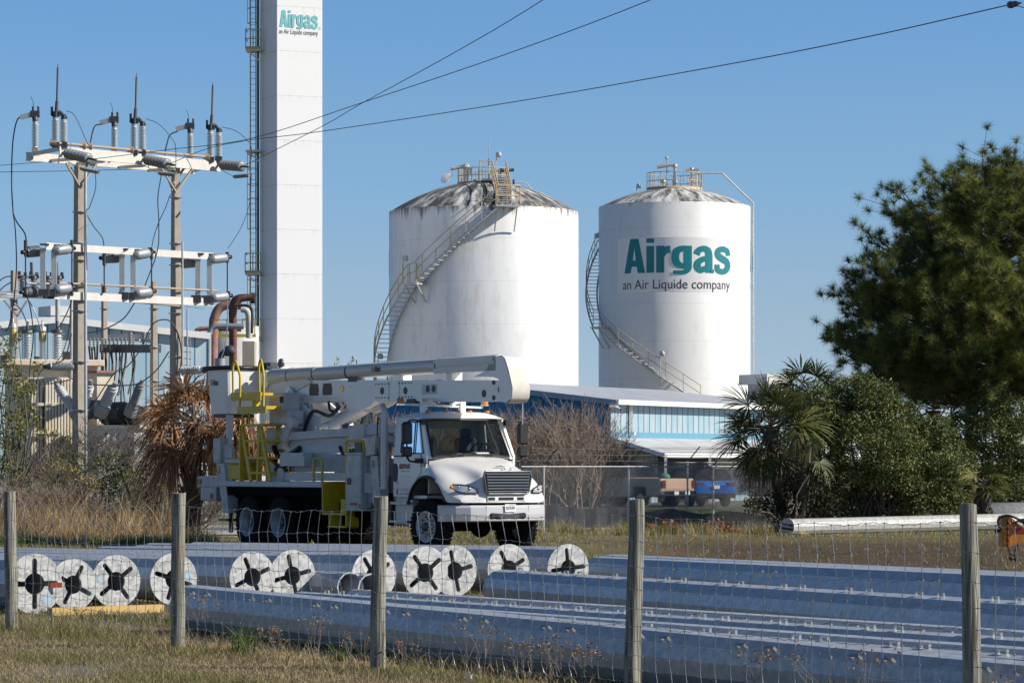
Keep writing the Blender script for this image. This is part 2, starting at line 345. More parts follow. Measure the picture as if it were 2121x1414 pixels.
def tank_shell(name, axis_x, axis_y, stain_side, rims):
    m, t, b = nt(name); N, L = t.nodes, t.links
    g = N.new('ShaderNodeNewGeometry'); mpn = N.new('ShaderNodeMapping'); mpn.inputs['Scale'].default_value = (1, 1, .45); L.new(g.outputs['Position'], mpn.inputs[0])
    n = N.new('ShaderNodeTexNoise'); n.inputs['Scale'].default_value = 1.1; n.inputs['Detail'].default_value = 9; n.inputs['Roughness'].default_value = .7; L.new(mpn.outputs[0], n.inputs[0])
    r = N.new('ShaderNodeValToRGB'); e = r.color_ramp.elements; e[0].position = .55; e[0].color = (.78, .78, .77, 1); e[1].position = .78; e[1].color = (.66, .65, .63, 1); L.new(n.outputs[0], r.inputs[0])
    n2 = N.new('ShaderNodeTexNoise'); n2.inputs['Scale'].default_value = 2.6; n2.inputs['Detail'].default_value = 10; n2.inputs['Roughness'].default_value = .75
    mp2 = N.new('ShaderNodeMapping'); mp2.inputs['Scale'].default_value = (1, 1, .22); mp2.inputs['Location'].default_value = (3, 7, 1); L.new(g.outputs['Position'], mp2.inputs[0]); L.new(mp2.outputs[0], n2.inputs[0])
    r2 = N.new('ShaderNodeValToRGB'); r2.color_ramp.elements[0].position = .50; r2.color_ramp.elements[1].position = .62; L.new(n2.outputs[0], r2.inputs[0])
    # stains live in one band round the shell (object angle) only
    sp = N.new('ShaderNodeSeparateXYZ'); L.new(g.outputs['Position'], sp.inputs[0])
    mr = N.new('ShaderNodeMapRange'); mr.interpolation_type = 'SMOOTHSTEP'; L.new(sp.outputs[0], mr.inputs[0])
    mr.inputs['From Min'].default_value = stain_side[0]; mr.inputs['From Max'].default_value = stain_side[1]; mr.inputs['To Min'].default_value = 1; mr.inputs['To Max'].default_value = 0
    mm = N.new('ShaderNodeMath'); mm.operation = 'MULTIPLY'; L.new(r2.outputs[0], mm.inputs[0]); L.new(mr.outputs[0], mm.inputs[1])
    m3 = N.new('ShaderNodeMath'); m3.operation = 'MULTIPLY'; m3.inputs[1].default_value = .34 if name.endswith('a') else .10; L.new(mm.outputs[0], m3.inputs[0])
    mx = N.new('ShaderNodeMixRGB'); L.new(m3.outputs[0], mx.inputs[0]); L.new(r.outputs[0], mx.inputs[1]); mx.inputs[2].default_value = (.47, .45, .41, 1)
    # runs of black grime just under the rim
    n4 = N.new('ShaderNodeTexNoise'); n4.inputs['Scale'].default_value = 4; n4.inputs['Detail'].default_value = 5
    mp4 = N.new('ShaderNodeMapping'); mp4.inputs['Scale'].default_value = (1, 1, .06); L.new(g.outputs['Position'], mp4.inputs[0]); L.new(mp4.outputs[0], n4.inputs[0])
    zr = N.new('ShaderNodeMapRange'); L.new(sp.outputs[2], zr.inputs[0]); zr.inputs['From Min'].default_value = rims - 1.0; zr.inputs['From Max'].default_value = rims + .3; zr.inputs['To Max'].default_value = .55
    sm = N.new('ShaderNodeMath'); sm.operation = 'ADD'; L.new(zr.outputs[0], sm.inputs[0]); L.new(n4.outputs[0], sm.inputs[1])
    r4 = N.new('ShaderNodeValToRGB'); r4.color_ramp.elements[0].position = .80; r4.color_ramp.elements[1].position = 1.0; L.new(sm.outputs[0], r4.inputs[0])
    mx2 = N.new('ShaderNodeMixRGB'); L.new(r4.outputs[0], mx2.inputs[0]); L.new(mx.outputs[0], mx2.inputs[1]); mx2.inputs[2].default_value = (.20, .19, .17, 1)
    # plate seams: thin lines every 2.35 m of height
    dv = N.new('ShaderNodeMath'); dv.operation = 'DIVIDE'; dv.inputs[1].default_value = 2.35; L.new(sp.outputs[2], dv.inputs[0]); fr = N.new('ShaderNodeMath'); fr.operation = 'FRACT'; L.new(dv.outputs[0], fr.inputs[0])
    lt = N.new('ShaderNodeMath'); lt.operation = 'LESS_THAN'; lt.inputs[1].default_value = .012; L.new(fr.outputs[0], lt.inputs[0]); l2 = N.new('ShaderNodeMath'); l2.operation = 'MULTIPLY'; l2.inputs[1].default_value = .22; L.new(lt.outputs[0], l2.inputs[0])
    mx3 = N.new('ShaderNodeMixRGB'); L.new(l2.outputs[0], mx3.inputs[0]); L.new(mx2.outputs[0], mx3.inputs[1]); mx3.inputs[2].default_value = (.25, .25, .25, 1)
    L.new(mx3.outputs[0], b.inputs['Base Color']); b.inputs['Roughness'].default_value = .45
    bp = N.new('ShaderNodeBump'); bp.inputs['Strength'].default_value = .12; bp.inputs['Distance'].default_value = .2; n5 = N.new('ShaderNodeTexNoise'); n5.inputs['Scale'].default_value = .45; L.new(g.outputs['Position'], n5.inputs[0]); L.new(n5.outputs[0], bp.inputs['Height']); L.new(bp.outputs[0], b.inputs['Normal'])
    return m
def tank_roof(name, cx, cy, th):
    m, t, b = nt(name); N, L = t.nodes, t.links       # grime runs radially down the dome
    g = N.new('ShaderNodeNewGeometry'); s = N.new('ShaderNodeVectorMath'); s.operation = 'SUBTRACT'; s.inputs[1].default_value = (cx, cy, 0); L.new(g.outputs['Position'], s.inputs[0])
    sp = N.new('ShaderNodeSeparateXYZ'); L.new(s.outputs[0], sp.inputs[0]); at = N.new('ShaderNodeMath'); at.operation = 'ARCTAN2'; L.new(sp.outputs[1], at.inputs[0]); L.new(sp.outputs[0], at.inputs[1])
    cb = N.new('ShaderNodeCombineXYZ'); mu = N.new('ShaderNodeMath'); mu.operation = 'MULTIPLY'; mu.inputs[1].default_value = 5.0; L.new(at.outputs[0], mu.inputs[0]); L.new(mu.outputs[0], cb.inputs[0])
    ln = N.new('ShaderNodeVectorMath'); ln.operation = 'LENGTH'; c2 = N.new('ShaderNodeCombineXYZ'); L.new(sp.outputs[0], c2.inputs[0]); L.new(sp.outputs[1], c2.inputs[1]); L.new(c2.outputs[0], ln.inputs[0])
    m2 = N.new('ShaderNodeMath'); m2.operation = 'MULTIPLY'; m2.inputs[1].default_value = .35; L.new(ln.outputs['Value'], m2.inputs[0]); L.new(m2.outputs[0], cb.inputs[1])
    n = N.new('ShaderNodeTexNoise'); n.inputs['Scale'].default_value = 1.5; n.inputs['Detail'].default_value = 9; n.inputs['Roughness'].default_value = .7; L.new(cb.outputs[0], n.inputs[0])
    r = N.new('ShaderNodeValToRGB'); e = r.color_ramp.elements; e[0].position = th; e[0].color = (.07, .07, .07, 1); e[1].position = th + .17; e[1].color = (.66, .66, .64, 1)
    x = e.new(th + .05); x.color = (.22, .22, .21, 1); L.new(n.outputs[0], r.inputs[0])
    L.new(r.outputs[0], b.inputs['Base Color']); b.inputs['Roughness'].default_value = .7
    return m
def ground_mat():
    m, t, b = nt('dry_grass_and_dirt'); N, L = t.nodes, t.links
    g = N.new('ShaderNodeNewGeometry')
    def noise(s, d=8, r=.65):
        n = N.new('ShaderNodeTexNoise'); n.inputs['Scale'].default_value = s; n.inputs['Detail'].default_value = d; n.inputs['Roughness'].default_value = r; L.new(g.outputs['Position'], n.inputs[0]); return n
    def ramp(n, a, ca, c, cc):
        r = N.new('ShaderNodeValToRGB'); e = r.color_ramp.elements; e[0].position = a; e[0].color = (*ca, 1); e[1].position = c; e[1].color = (*cc, 1); L.new(n.outputs[0], r.inputs[0]); return r
    a = ramp(noise(9, 10, .75), .35, (.07, .055, .03), .65, (.35, .275, .17))
    g2 = ramp(noise(6, 9, .7), .35, (.05, .06, .02), .68, (.22, .22, .085))
    k = ramp(noise(.55, 5, .6), .47, (0, 0, 0), .60, (1, 1, 1))
    mx = N.new('ShaderNodeMixRGB'); L.new(k.outputs[0], mx.inputs[0]); L.new(a.outputs[0], mx.inputs[1]); L.new(g2.outputs[0], mx.inputs[2])
    dirt = ramp(noise(2.2, 10, .8), .38, (.045, .032, .024), .66, (.18, .13, .09))
    # bare worked dirt: a real patch of the yard to the right behind the stacked poles
    sp = N.new('ShaderNodeSeparateXYZ'); L.new(g.outputs['Position'], sp.inputs[0])
    def mrange(sock, a0, a1, b0, b1):
        q = N.new('ShaderNodeMapRange'); q.interpolation_type = 'SMOOTHSTEP'; L.new(sock, q.inputs[0]); q.inputs['From Min'].default_value = a0; q.inputs['From Max'].default_value = a1; q.inputs['To Min'].default_value = b0; q.inputs['To Max'].default_value = b1; return q
    x1 = mrange(sp.outputs[0], 1.5, 4.5, 0, 1); y1 = mrange(sp.outputs[1], 72, 84, 1, 0); y2 = mrange(sp.outputs[1], 47, 50, 0, 1)
    p = N.new('ShaderNodeMath'); p.operation = 'MULTIPLY'; L.new(x1.outputs[0], p.inputs[0]); L.new(y1.outputs[0], p.inputs[1]); p2 = N.new('ShaderNodeMath'); p2.operation = 'MULTIPLY'; L.new(p.outputs[0], p2.inputs[0]); L.new(y2.outputs[0], p2.inputs[1])
    p3 = N.new('ShaderNodeMath'); p3.operation = 'MULTIPLY'; p3.inputs[1].default_value = .85; L.new(p2.outputs[0], p3.inputs[0])
    mx2 = N.new('ShaderNodeMixRGB'); L.new(p3.outputs[0], mx2.inputs[0]); L.new(mx.outputs[0], mx2.inputs[1]); L.new(dirt.outputs[0], mx2.inputs[2])
    # a worn grey sandy spot in the mown verge
    sv = N.new('ShaderNodeVectorMath'); sv.operation = 'DISTANCE'; mpp = N.new('ShaderNodeMapping'); mpp.inputs['Scale'].default_value = (1, .42, 1); L.new(g.outputs['Position'], mpp.inputs[0]); L.new(mpp.outputs[0], sv.inputs[0]); sv.inputs[1].default_value = (-3.75, 29.4 * .42, 0)
    nn = noise(4, 6); ad = N.new('ShaderNodeMath'); ad.operation = 'MULTIPLY_ADD'; L.new(nn.outputs[0], ad.inputs[0]); ad.inputs[1].default_value = .8; L.new(sv.outputs['Value'], ad.inputs[2])
    wr = N.new('ShaderNodeValToRGB'); wr.color_ramp.elements[0].position = .75; wr.color_ramp.elements[0].color = (1, 1, 1, 1); wr.color_ramp.elements[1].position = 1.0; wr.color_ramp.elements[1].color = (0, 0, 0, 1); L.new(ad.outputs[0], wr.inputs[0])
    sand = ramp(noise(30, 6, .8), .35, (.12, .11, .095), .65, (.38, .36, .33))
    mx3 = N.new('ShaderNodeMixRGB'); L.new(wr.outputs[0], mx3.inputs[0]); L.new(mx2.outputs[0], mx3.inputs[1]); L.new(sand.outputs[0], mx3.inputs[2])
    L.new(mx3.outputs[0], b.inputs['Base Color']); b.inputs['Roughness'].default_value = 1; b.inputs['Specular IOR Level'].default_value = .1
    bp = N.new('ShaderNodeBump'); bp.inputs['Strength'].default_value = 1; bp.inputs['Distance'].default_value = .06; n9 = noise(12, 8, .8); L.new(n9.outputs[0], bp.inputs['Height']); L.new(bp.outputs[0], b.inputs['Normal'])
    return m
M['ground'] = ground_mat()
M['leaf'] = foliage('bush_leaf', [(0, (.04, .06, .015)), (.5, (.115, .15, .042)), (.85, (.23, .25, .09)), (1, (.34, .26, .12))], .5, .2, .3)
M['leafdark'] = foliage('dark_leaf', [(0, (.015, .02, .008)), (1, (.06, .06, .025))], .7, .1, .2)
M['leafyellow'] = foliage('yellowing_leaf', [(0, (.07, .09, .02)), (.5, (.18, .20, .045)), (1, (.48, .35, .10))], .5, .3)
M['pine'] = foliage('pine_needle', [(0, (.035, .055, .014)), (.5, (.13, .17, .035)), (.85, (.28, .30, .07)), (1, (.44, .40, .13))], .5, .25)
M['palm'] = foliage('palm_leaf', [(0, (.02, .04, .012)), (.6, (.095, .12, .035)), (1, (.30, .28, .09))], .5, .25, .3)
M['deadpalm'] = foliage('dead_palm_leaf', [(0, (.06, .03, .018)), (.5, (.26, .13, .06)), (1, (.50, .30, .16))], .6, .15)
M['greydead'] = foliage('grey_dead_leaf', [(0, (.05, .04, .03)), (1, (.30, .25, .20))], .7, .1)
M['drygrass'] = foliage('dry_grass_blade', [(0, (.10, .065, .035)), (.5, (.42, .29, .15)), (1, (.74, .57, .34))], .6, .3)
M['grass'] = foliage('grass_blade', [(0, (.07, .10, .02)), (.35, (.19, .21, .055)), (.6, (.37, .285, .155)), (1, (.58, .46, .29))], .6, .3)
M['greengrass'] = foliage('green_blade', [(0, (.05, .09, .015)), (1, (.17, .24, .05))], .5, .3)
M['seedhead'] = foliage('seed_head', [(0, (.12, .08, .05)), (1, (.42, .33, .22))], .8, .2)
M['rustleaf'] = foliage('rusty_dead_leaves', [(0, (.12, .05, .03)), (1, (.42, .20, .10))], .7, .1)
# ================================================================== ground, roads
rnd = random.Random(7); rng = np.random.default_rng(7)
me = bpy.data.meshes.new('ground')
gx = [-3000, -400, -60, -30, -15, 0, 15, 30, 60, 400, 3000]; gy = [-50, 10, 20, 40, 60, 80, 100, 140, 200, 600, 4000]
me.from_pydata([(x, y, 0) for y in gy for x in gx], [], [(j * 11 + i, j * 11 + i + 1, (j + 1) * 11 + i + 1, (j + 1) * 11 + i) for j in range(10) for i in range(10)])
link('ground', me, M['ground'], auto=False)['kind'] = 'structure'
b = MB(); b.add([(-6, 132, .004), (60, 132, .004), (60, 150, .004), (-6, 149, .004)], [(0, 1, 2, 3)])
b.build('parking_lot', M['asphalt'])['kind'] = 'structure'
b = MB(); b.add([(0.2, 86, .005), (1.6, 85, .005), (5.4, 93, .005), (4, 99, .005), (.6, 97, .005)], [(0, 1, 2, 3, 4)])
b.build('gravel_strip', M['gravel'])['kind'] = 'structure'
b = MB(); b.add([(-9.3, 82.5, .005), (-4.5, 82, .005), (-3.5, 97, .005), (-9.9, 98, .005)], [(0, 1, 2, 3)])
b.build('gravel_yard', M['gravel'])['kind'] = 'structure'

# ================================================================== lettering
def text_mesh(txt, size, sx=1.0, offset=0.0, depth=0.0, shear=0.0, space=1.0):
    c = bpy.data.curves.new('t', 'FONT'); c.body = txt; c.size = size; c.offset = offset; c.extrude = depth; c.shear = shear; c.space_character = space
    c.resolution_u = 5
    o = bpy.data.objects.new('t', c); COL.objects.link(o); dg = bpy.context.evaluated_depsgraph_get()
    me = bpy.data.meshes.new_from_object(o.evaluated_get(dg)); bpy.data.objects.remove(o, do_unlink=True); bpy.data.curves.remove(c)
    me.transform(Matrix.Diagonal((sx, 1, 1, 1))); return me

# heavy condensed grotesque letters drawn as shapes (x-height 1)
def airgas_mesh():
    parts = []; x = 0.0
    def add(polys, adv):
        nonlocal x
        for pl in polys: parts.append([[(px + x, py) for px, py in ring] for ring in pl])
        x += adv
    def strip(pts, w, n=5):
        c = spline([(a_, b_, 0) for a_, b_ in pts], n); ws = w if isinstance(w, (list, tuple)) else [w] * len(pts); L, Rr = [], []
        for i, p in enumerate(c):
            d = (c[min(i + 1, len(c) - 1)] - c[max(i - 1, 0)]).normalized(); f = i / n; k = min(int(f), len(ws) - 1); k2 = min(k + 1, len(ws) - 1); ww = ws[k] + (ws[k2] - ws[k]) * (f - k) if k < len(ws) - 1 else ws[-1]
            L.append((p.x - d.y * ww / 2, p.y + d.x * ww / 2)); Rr.append((p.x + d.y * ww / 2, p.y - d.x * ww / 2))
        return [L + Rr[::-1]]
    rect = lambda a_, b_, c_, d_: [[(a_, b_), (c_, b_), (c_, d_), (a_, d_)]]
    add([[[(0, 0), (.27, 1.36), (.63, 1.36), (.90, 0), (.60, 0), (.55, .26), (.34, .26), (.29, 0)], [(.385, .50), (.515, .50), (.45, 1.02)]]], .95)
    add([rect(0, 0, .30, 1.06), rect(0, 1.18, .30, 1.36)], .38)
    add([rect(0, 0, .30, 1.06), strip([(.16, .62), (.27, .82), (.38, .90), (.53, .91)], [.25, .28, .29, .30])], .56)
    add([rect(.46, .20, .76, 1.06), strip([(.62, .95), (.40, .95), (.20, .84), (.145, .60), (.20, .38), (.40, .265), (.60, .29)], [.20, .22, .28, .29, .28, .20, .18]), strip([(.61, .30), (.60, .13), (.47, .02), (.06, .01)], [.30, .26, .17, .14])], .84)
    add([rect(.44, 0, .74, .72), strip([(.10, .72), (.18, .88), (.38, .955), (.55, .87), (.59, .68)], [.26, .24, .23, .27, .30]), strip([(.60, .58), (.34, .53), (.16, .40), (.14, .22), (.27, .11), (.52, .22)], [.20, .22, .26, .27, .25, .20]), rect(.66, 0, .80, .14)], .84)
    add([strip([(.62, .70), (.58, .88), (.36, .955), (.15, .88), (.14, .70), (.33, .57), (.54, .46), (.60, .28), (.50, .12), (.32, .06), (.12, .13), (.10, .34)], [.22, .23, .23, .25, .28, .29, .29, .28, .25, .23, .24, .23])], .8)
    bm = bmesh.new()
    for i, rings in enumerate(parts):
        flat_ = [Vector((a_, b_, 0)) for r_ in rings for a_, b_ in r_]; tr_ = tessellate_polygon([[Vector((a_, b_, 0)) for a_, b_ in r_] for r_ in rings])
        vs = [bm.verts.new((p.x, p.y, .004 * (i % 4))) for p in flat_]
        for t_ in tr_:
            try: bm.faces.new([vs[k] for k in t_])
            except ValueError: pass
    for f in bm.faces:
        if f.normal.z < 0: f.normal_flip()
    me = bpy.data.meshes.new('airgas'); bm.normal_update()
    for f in list(bm.faces):
        if f.normal.z < 0: f.normal_flip()
    bm.to_mesh(me); bm.free(); return me
def mesh_bounds(me):
    a = np.empty(len(me.vertices) * 3, 'f'); me.vertices.foreach_get('co', a); a = a.reshape(-1, 3); return a.min(0), a.max(0)
def fit_text(txt, w, h, offset=0.0, shear=0.0, depth=0.0, space=1.0):      # scaled to an exact box, lower left corner at the origin
    me = airgas_mesh() if txt == 'Airgas' else text_mesh(txt, 1.0, 1.0, offset, 0, shear, space); lo, hi = mesh_bounds(me)
    me.transform(Matrix.Translation((-lo[0], -lo[1], 0))); me.transform(Matrix.Diagonal((w / (hi[0] - lo[0]), h / (hi[1] - lo[1]), 1, 1))); return me
def flat_text(name, txt, w, h, origin, u, v, material, parent, world=True, **k):
    me = fit_text(txt, w, h, **k); u, v = Vector(u).normalized(), Vector(v).normalized(); n = u.cross(v)
    me.transform(Matrix((( u.x, v.x, n.x, origin[0]), (u.y, v.y, n.y, origin[1]), (u.z, v.z, n.z, origin[2]), (0, 0, 0, 1))))
    return link(name, me, material, parent, world)
def round_text(name, txt, w, h, cx, cy, Rr, ang0, z0, material, parent, lift=.012, **k):     # wrapped round a vertical cylinder, ang measured from -Y towards +X
    me = fit_text(txt, w, h, **k); bm = bmesh.new(); bm.from_mesh(me)
    for i in range(1, int(w / .18) + 1):
        bmesh.ops.bisect_plane(bm, geom=bm.verts[:] + bm.edges[:] + bm.faces[:], plane_co=(i * .18, 0, 0), plane_no=(1, 0, 0))
    bmesh.ops.triangulate(bm, faces=bm.faces)
    for v in bm.verts:
        a = ang0 + v.co.x / Rr; rl = Rr + lift + v.co.z; v.co = Vector((cx + rl * math.sin(a), cy - rl * math.cos(a), z0 + v.co.y))
    bm.to_mesh(me); bm.free(); return link(name, me, material, parent)

# ================================================================== storage tanks
def cyl_pt(cx, cy, r, a, z): return Vector((cx + r * math.sin(a), cy - r * math.cos(a), z))
def dome(mb, cx, cy, R0, z0, h, n=72, m=14, top_r=0.0):
    vs = []; fs = []
    for i in range(m + 1):
        r = R0 + (top_r - R0) * i / m; z = z0 + h * (1 - (r / R0) ** 2)
        for k in range(n): vs.append(cyl_pt(cx, cy, r, 2 * math.pi * k / n, z))
    for i in range(m):
        for k in range(n): fs.append((i * n + k, i * n + (k + 1) % n, (i + 1) * n + (k + 1) % n, (i + 1) * n + k))
    fs.append(tuple(range(m * n, m * n + n))); mb.add(vs, fs, True)
def build_stair(root, cx, cy, R0, path, side=1, w=.75, platforms=()):
    # path: list of (angle, z) bottom to top. treads, stringers, rail
    tr = MB(); sg = MB(); rail = MB()
    L = [];
    for (a0, z0), (a1, z1) in zip(path[:-1], path[1:]):
        k = max(1, int(abs(z1 - z0) / .235))
        for i in range(k): L.append((a0 + (a1 - a0) * i / k, z0 + (z1 - z0) * i / k))
    L.append(path[-1])
    for i, (a, z) in enumerate(L):
        c = cyl_pt(cx, cy, R0 + .1 + w / 2, a, z); rad = Vector((math.sin(a), -math.cos(a), 0)); tg = Vector((math.cos(a), math.sin(a), 0))
        Mx = Matrix((( rad.x, tg.x, 0, c.x), (rad.y, tg.y, 0, c.y), (0, 0, 1, c.z), (0, 0, 0, 1)))
        tr.box(-w / 2, w / 2, -.13, .13, -.02, .02, Mx)
        if i % 3 == 0: rail.tube([cyl_pt(cx, cy, R0 + .1 + w, a, z), cyl_pt(cx, cy, R0 + .1 + w, a, z + 1.05)], .022, 5)
    for r_ in (R0 + .1, R0 + .1 + w): sg.tube([cyl_pt(cx, cy, r_, a, z - .05) for a, z in L], .06, 4)
    for hz in (.55, 1.05): rail.tube([cyl_pt(cx, cy, R0 + .1 + w, a, z + hz) for a, z in L], .028, 5)
    st = sg.build('stair_stringer', M['steel'], root); tr.build('stair_tread', M['steel'], root); rail.build('stair_handrail', M['tan_rail'], root)
def ring_rail(root, cx, cy, r, z, a0=0, a1=2 * math.pi, h=1.1, n=22, name='roof_railing'):
    rb = MB(); A = [a0 + (a1 - a0) * i / n for i in range(n + 1)]
    for hz in (h, h * .52): rb.tube([cyl_pt(cx, cy, r, a, z + hz) for a in A], .028, 5)
    rb.tube([cyl_pt(cx, cy, r, a, z + .06) for a in A], .05, 4)
    for a in A: rb.tube([cyl_pt(cx, cy, r, a, z), cyl_pt(cx, cy, r, a, z + h)], .024, 5)
    return rb.build(name, M['tan_rail'], root)
def lamp_post(root, base, h):
    q = MB(); q.tube([base, base + Vector((0, 0, h))], .03, 6); q.tube([base + Vector((0, 0, h)), base + Vector((.14, -.1, h - .02))], .03, 6)
    q.lathe([(0, .05), (.1, .13), (.3, .14), (.32, .02)], base + Vector((.16, -.12, h + .04)), (0, 0, -1), 10); q.build('area_light', M['dirtywhite'], root)

# ---- left tank
Y1 = 190.0; s1 = Y1 / FPX; c1x = (1002 - 1060.5) * s1; R1 = 196 * s1; z1 = EYE + (HZ - 441) * s1
tk = empty('storage_tank', (c1x, Y1, 0), 0, 'white storage tank with black streaked dome and a stair climbing across its front', 'storage tank')
shell1 = tank_shell('tank_shell_a', 0, 0, (c1x - .2, c1x + 3.2), z1)
b = MB(); prof = [(0, R1), (z1, R1), (z1 + .03, R1 - .02)]; b.lathe(prof, (c1x, Y1, 0), (0, 0, 1), 128, True, False); b.build('shell', shell1, tk)
b = MB(); dome(b, c1x, Y1, R1 - .01, z1, 1.75); b.build('dome', tank_roof('tank_dome_a', c1x, Y1, .455), tk)
h_edge = lambda r, z0, R0, h: z0 + h * (1 - (r / R0) ** 2)
ring_rail(tk, c1x, Y1, 1.45, h_edge(1.45, z1, R1, 1.75) - .02, R_(-140), R_(215), h=.85)
dg = math.pi / 180
def yz(y, Y): return EYE + (HZ - y) * Y / FPX
build_stair(tk, c1x, Y1, R1, [(-100 * dg, yz(812, Y1)), (-42 * dg, yz(596, Y1)), (-38 * dg, yz(594, Y1)), (10 * dg, yz(437, Y1))])
# landing and upper flight to the crown
b = MB()
a = 12 * dg; rad = Vector((math.sin(a), -math.cos(a), 0)); tg = Vector((math.cos(a), math.sin(a), 0)); c = cyl_pt(c1x, Y1, R1 + .4, a, z1 - .05)
Mx = Matrix(((rad.x, tg.x, 0, c.x), (rad.y, tg.y, 0, c.y), (0, 0, 1, c.z), (0, 0, 0, 1)))
b.box(-.6, .55, -.6, .75, -.04, .04, Mx)
for q in (-.5, .6): b.tube([Mx @ Vector((.5, q, 0)), Mx @ Vector((-.35, q, -1.35))], .04, 5)
b.build('stair_landing', M['steel'], tk)
b = MB()
for q in (-.6, .0, .75):
    for hz in (.55, 1.05): pass
    b.tube([Mx @ Vector((.52, q, 0)), Mx @ Vector((.52, q, 1.1))], .03, 5)
b.tube([Mx @ Vector((.52, -.6, 1.1)), Mx @ Vector((.52, .75, 1.1)), Mx @ Vector((-.5, .75, 1.1))], .03, 5)
b.tube([Mx @ Vector((.52, -.6, .55)), Mx @ Vector((.52, .75, .55)), Mx @ Vector((-.5, .75, .55))], .03, 5)
b.tube([Mx @ Vector((-.5, .75, 0)), Mx @ Vector((-.5, .75, 1.1))], .03, 5)
pA = [Mx @ Vector((.1, q, .1)) for q in (-.35, .35)]; top_c = cyl_pt(c1x, Y1, 1.75, 30 * dg, z1 + 1.72)
pB = [top_c + tg * q for q in (-.4, .4)]
for k in (0, 1):
    b.tube([pA[k] + Vector((0, 0, 1.0)), pB[k] + Vector((0, 0, 1.05))], .034, 5); b.tube([pA[k] + Vector((0, 0, .5)), pB[k] + Vector((0, 0, .5))], .028, 5)
    for i in range(7): p = pA[k].lerp(pB[k], i / 6); b.tube([p, p + Vector((0, 0, 1.05))], .026, 5)
for q in (-1.1, -.4, .4): p = top_c + tg * q; b.tube([p, p + Vector((0, 0, 1.1))], .03, 5)
for hz in (.55, 1.05): b.tube([top_c + tg * -1.1 + Vector((0, 0, hz)), top_c + tg * -.4 + Vector((0, 0, hz))], .03, 5)
b.build('dome_handrail', M['tan_rail'], tk)
b = MB()
for i in range(13):
    p = pA[0].lerp(pB[0], i / 12); q = pA[1].lerp(pB[1], i / 12); b.bar(p, q, .22, .05)
for k in (0, 1): b.tube([pA[k], pB[k]], .06, 4)
b.box(-1.0, .4, -.4, .4, -.05, .03, Matrix.Translation(top_c))
b.build('dome_stair', M['steel'], tk)
b = MB(); pz = h_edge(2.2, z1, R1, 1.75); vb = P(965, 375, Y1 - .6)          # big vent elbow
b.tube([vb + Vector((0, 0, -.3)), vb, vb + Vector((0, 0, .7))], .15, 12); b.sphere(vb + Vector((0, 0, .78)), .21)
b.tube(spline([vb + Vector((.12, 0, .78)), vb + Vector((-.3, 0, .80)), vb + Vector((-.85, 0, .66))]), [.11] * 8 + [.10] * 8 + [.08], 10)
b.lathe([(0, .2), (.12, .2)], vb + Vector((.2, 0, .6)), (1, 0, 0), 10)
b.build('vent_pipe', M['white_matt'], tk)
b = MB(); p = P(984, 378, Y1 - 1); b.sphere(p, .16); b.lathe([(0, .1), (.25, .1)], p - Vector((0, 0, .3)), (0, 0, 1), 8)
p = P(1035, 352, Y1 - .5); b.lathe([(0, .14), (.35, .14), (.36, .1), (.8, .1)], p, (1, 0, 0), 10); b.tube([p, p - Vector((0, 0, 1.0))], .08, 8)
p = P(1064, 385, Y1 - 1); b.tube([p, p + Vector((0, 0, .35))], .07, 8); b.build('roof_valve', M['darksteel'], tk)
b = MB(); b.tube([P(1064, 377, Y1 - 1), P(1092, 379, Y1 - 1), P(1105, 400, Y1 - 1)], .035, 6); b.build('relief_line', M['white_matt'], tk)
b = MB(); b.tube([P(1012, 385, Y1 - 1), P(1012, 330, Y1 - 1)], .045, 6); b.tube([P(1012, 330, Y1 - 1), P(1014, 287, Y1 - 1)], .022, 5); b.build('antenna', M['dirtywhite'], tk)
lamp_post(tk, P(1028, 372, Y1 - 1), 1.5)
lamp_post(tk, cyl_pt(c1x, Y1, R1 + .8, -46 * dg, yz(575, Y1)), .95); lamp_post(tk, P(783, 770, Y1), 1.0)
b = MB(); a = -40 * dg; c = cyl_pt(c1x, Y1, R1 + .5, a, yz(597, Y1)); rad = Vector((math.sin(a), -math.cos(a), 0)); tg = Vector((math.cos(a), math.sin(a), 0)); Mx = Matrix(((rad.x, tg.x, 0, c.x), (rad.y, tg.y, 0, c.y), (0, 0, 1, c.z), (0, 0, 0, 1)))
b.box(-.45, .45, -.5, .5, -.05, .04, Mx)
for q in (-.4, .45): b.tube([Mx @ Vector((.4, q, 0)), Mx @ Vector((-.42, q, -1.0))], .05, 5)
b.build('middle_landing', M['steel'], tk)
b = MB();
for q in (-.5, 0, .5): b.tube([Mx @ Vector((.44, q, 0)), Mx @ Vector((.44, q, 1.1))], .035, 5)
b.build('landing_post', M['yellowdull'], tk)
# lettering seen edge on at the left limb
round_text('lettering', 'Airgas', 7.1, 2.05, c1x, Y1, R1, R_(-84) - 7.1 / R1, yz(577, Y1), M['teal'], tk, offset=.03)
round_text('small_lettering', 'an Air Liquide company', 7.1, .5, c1x, Y1, R1, R_(-84) - 7.1 / R1, yz(612, Y1), M['ink'], tk)
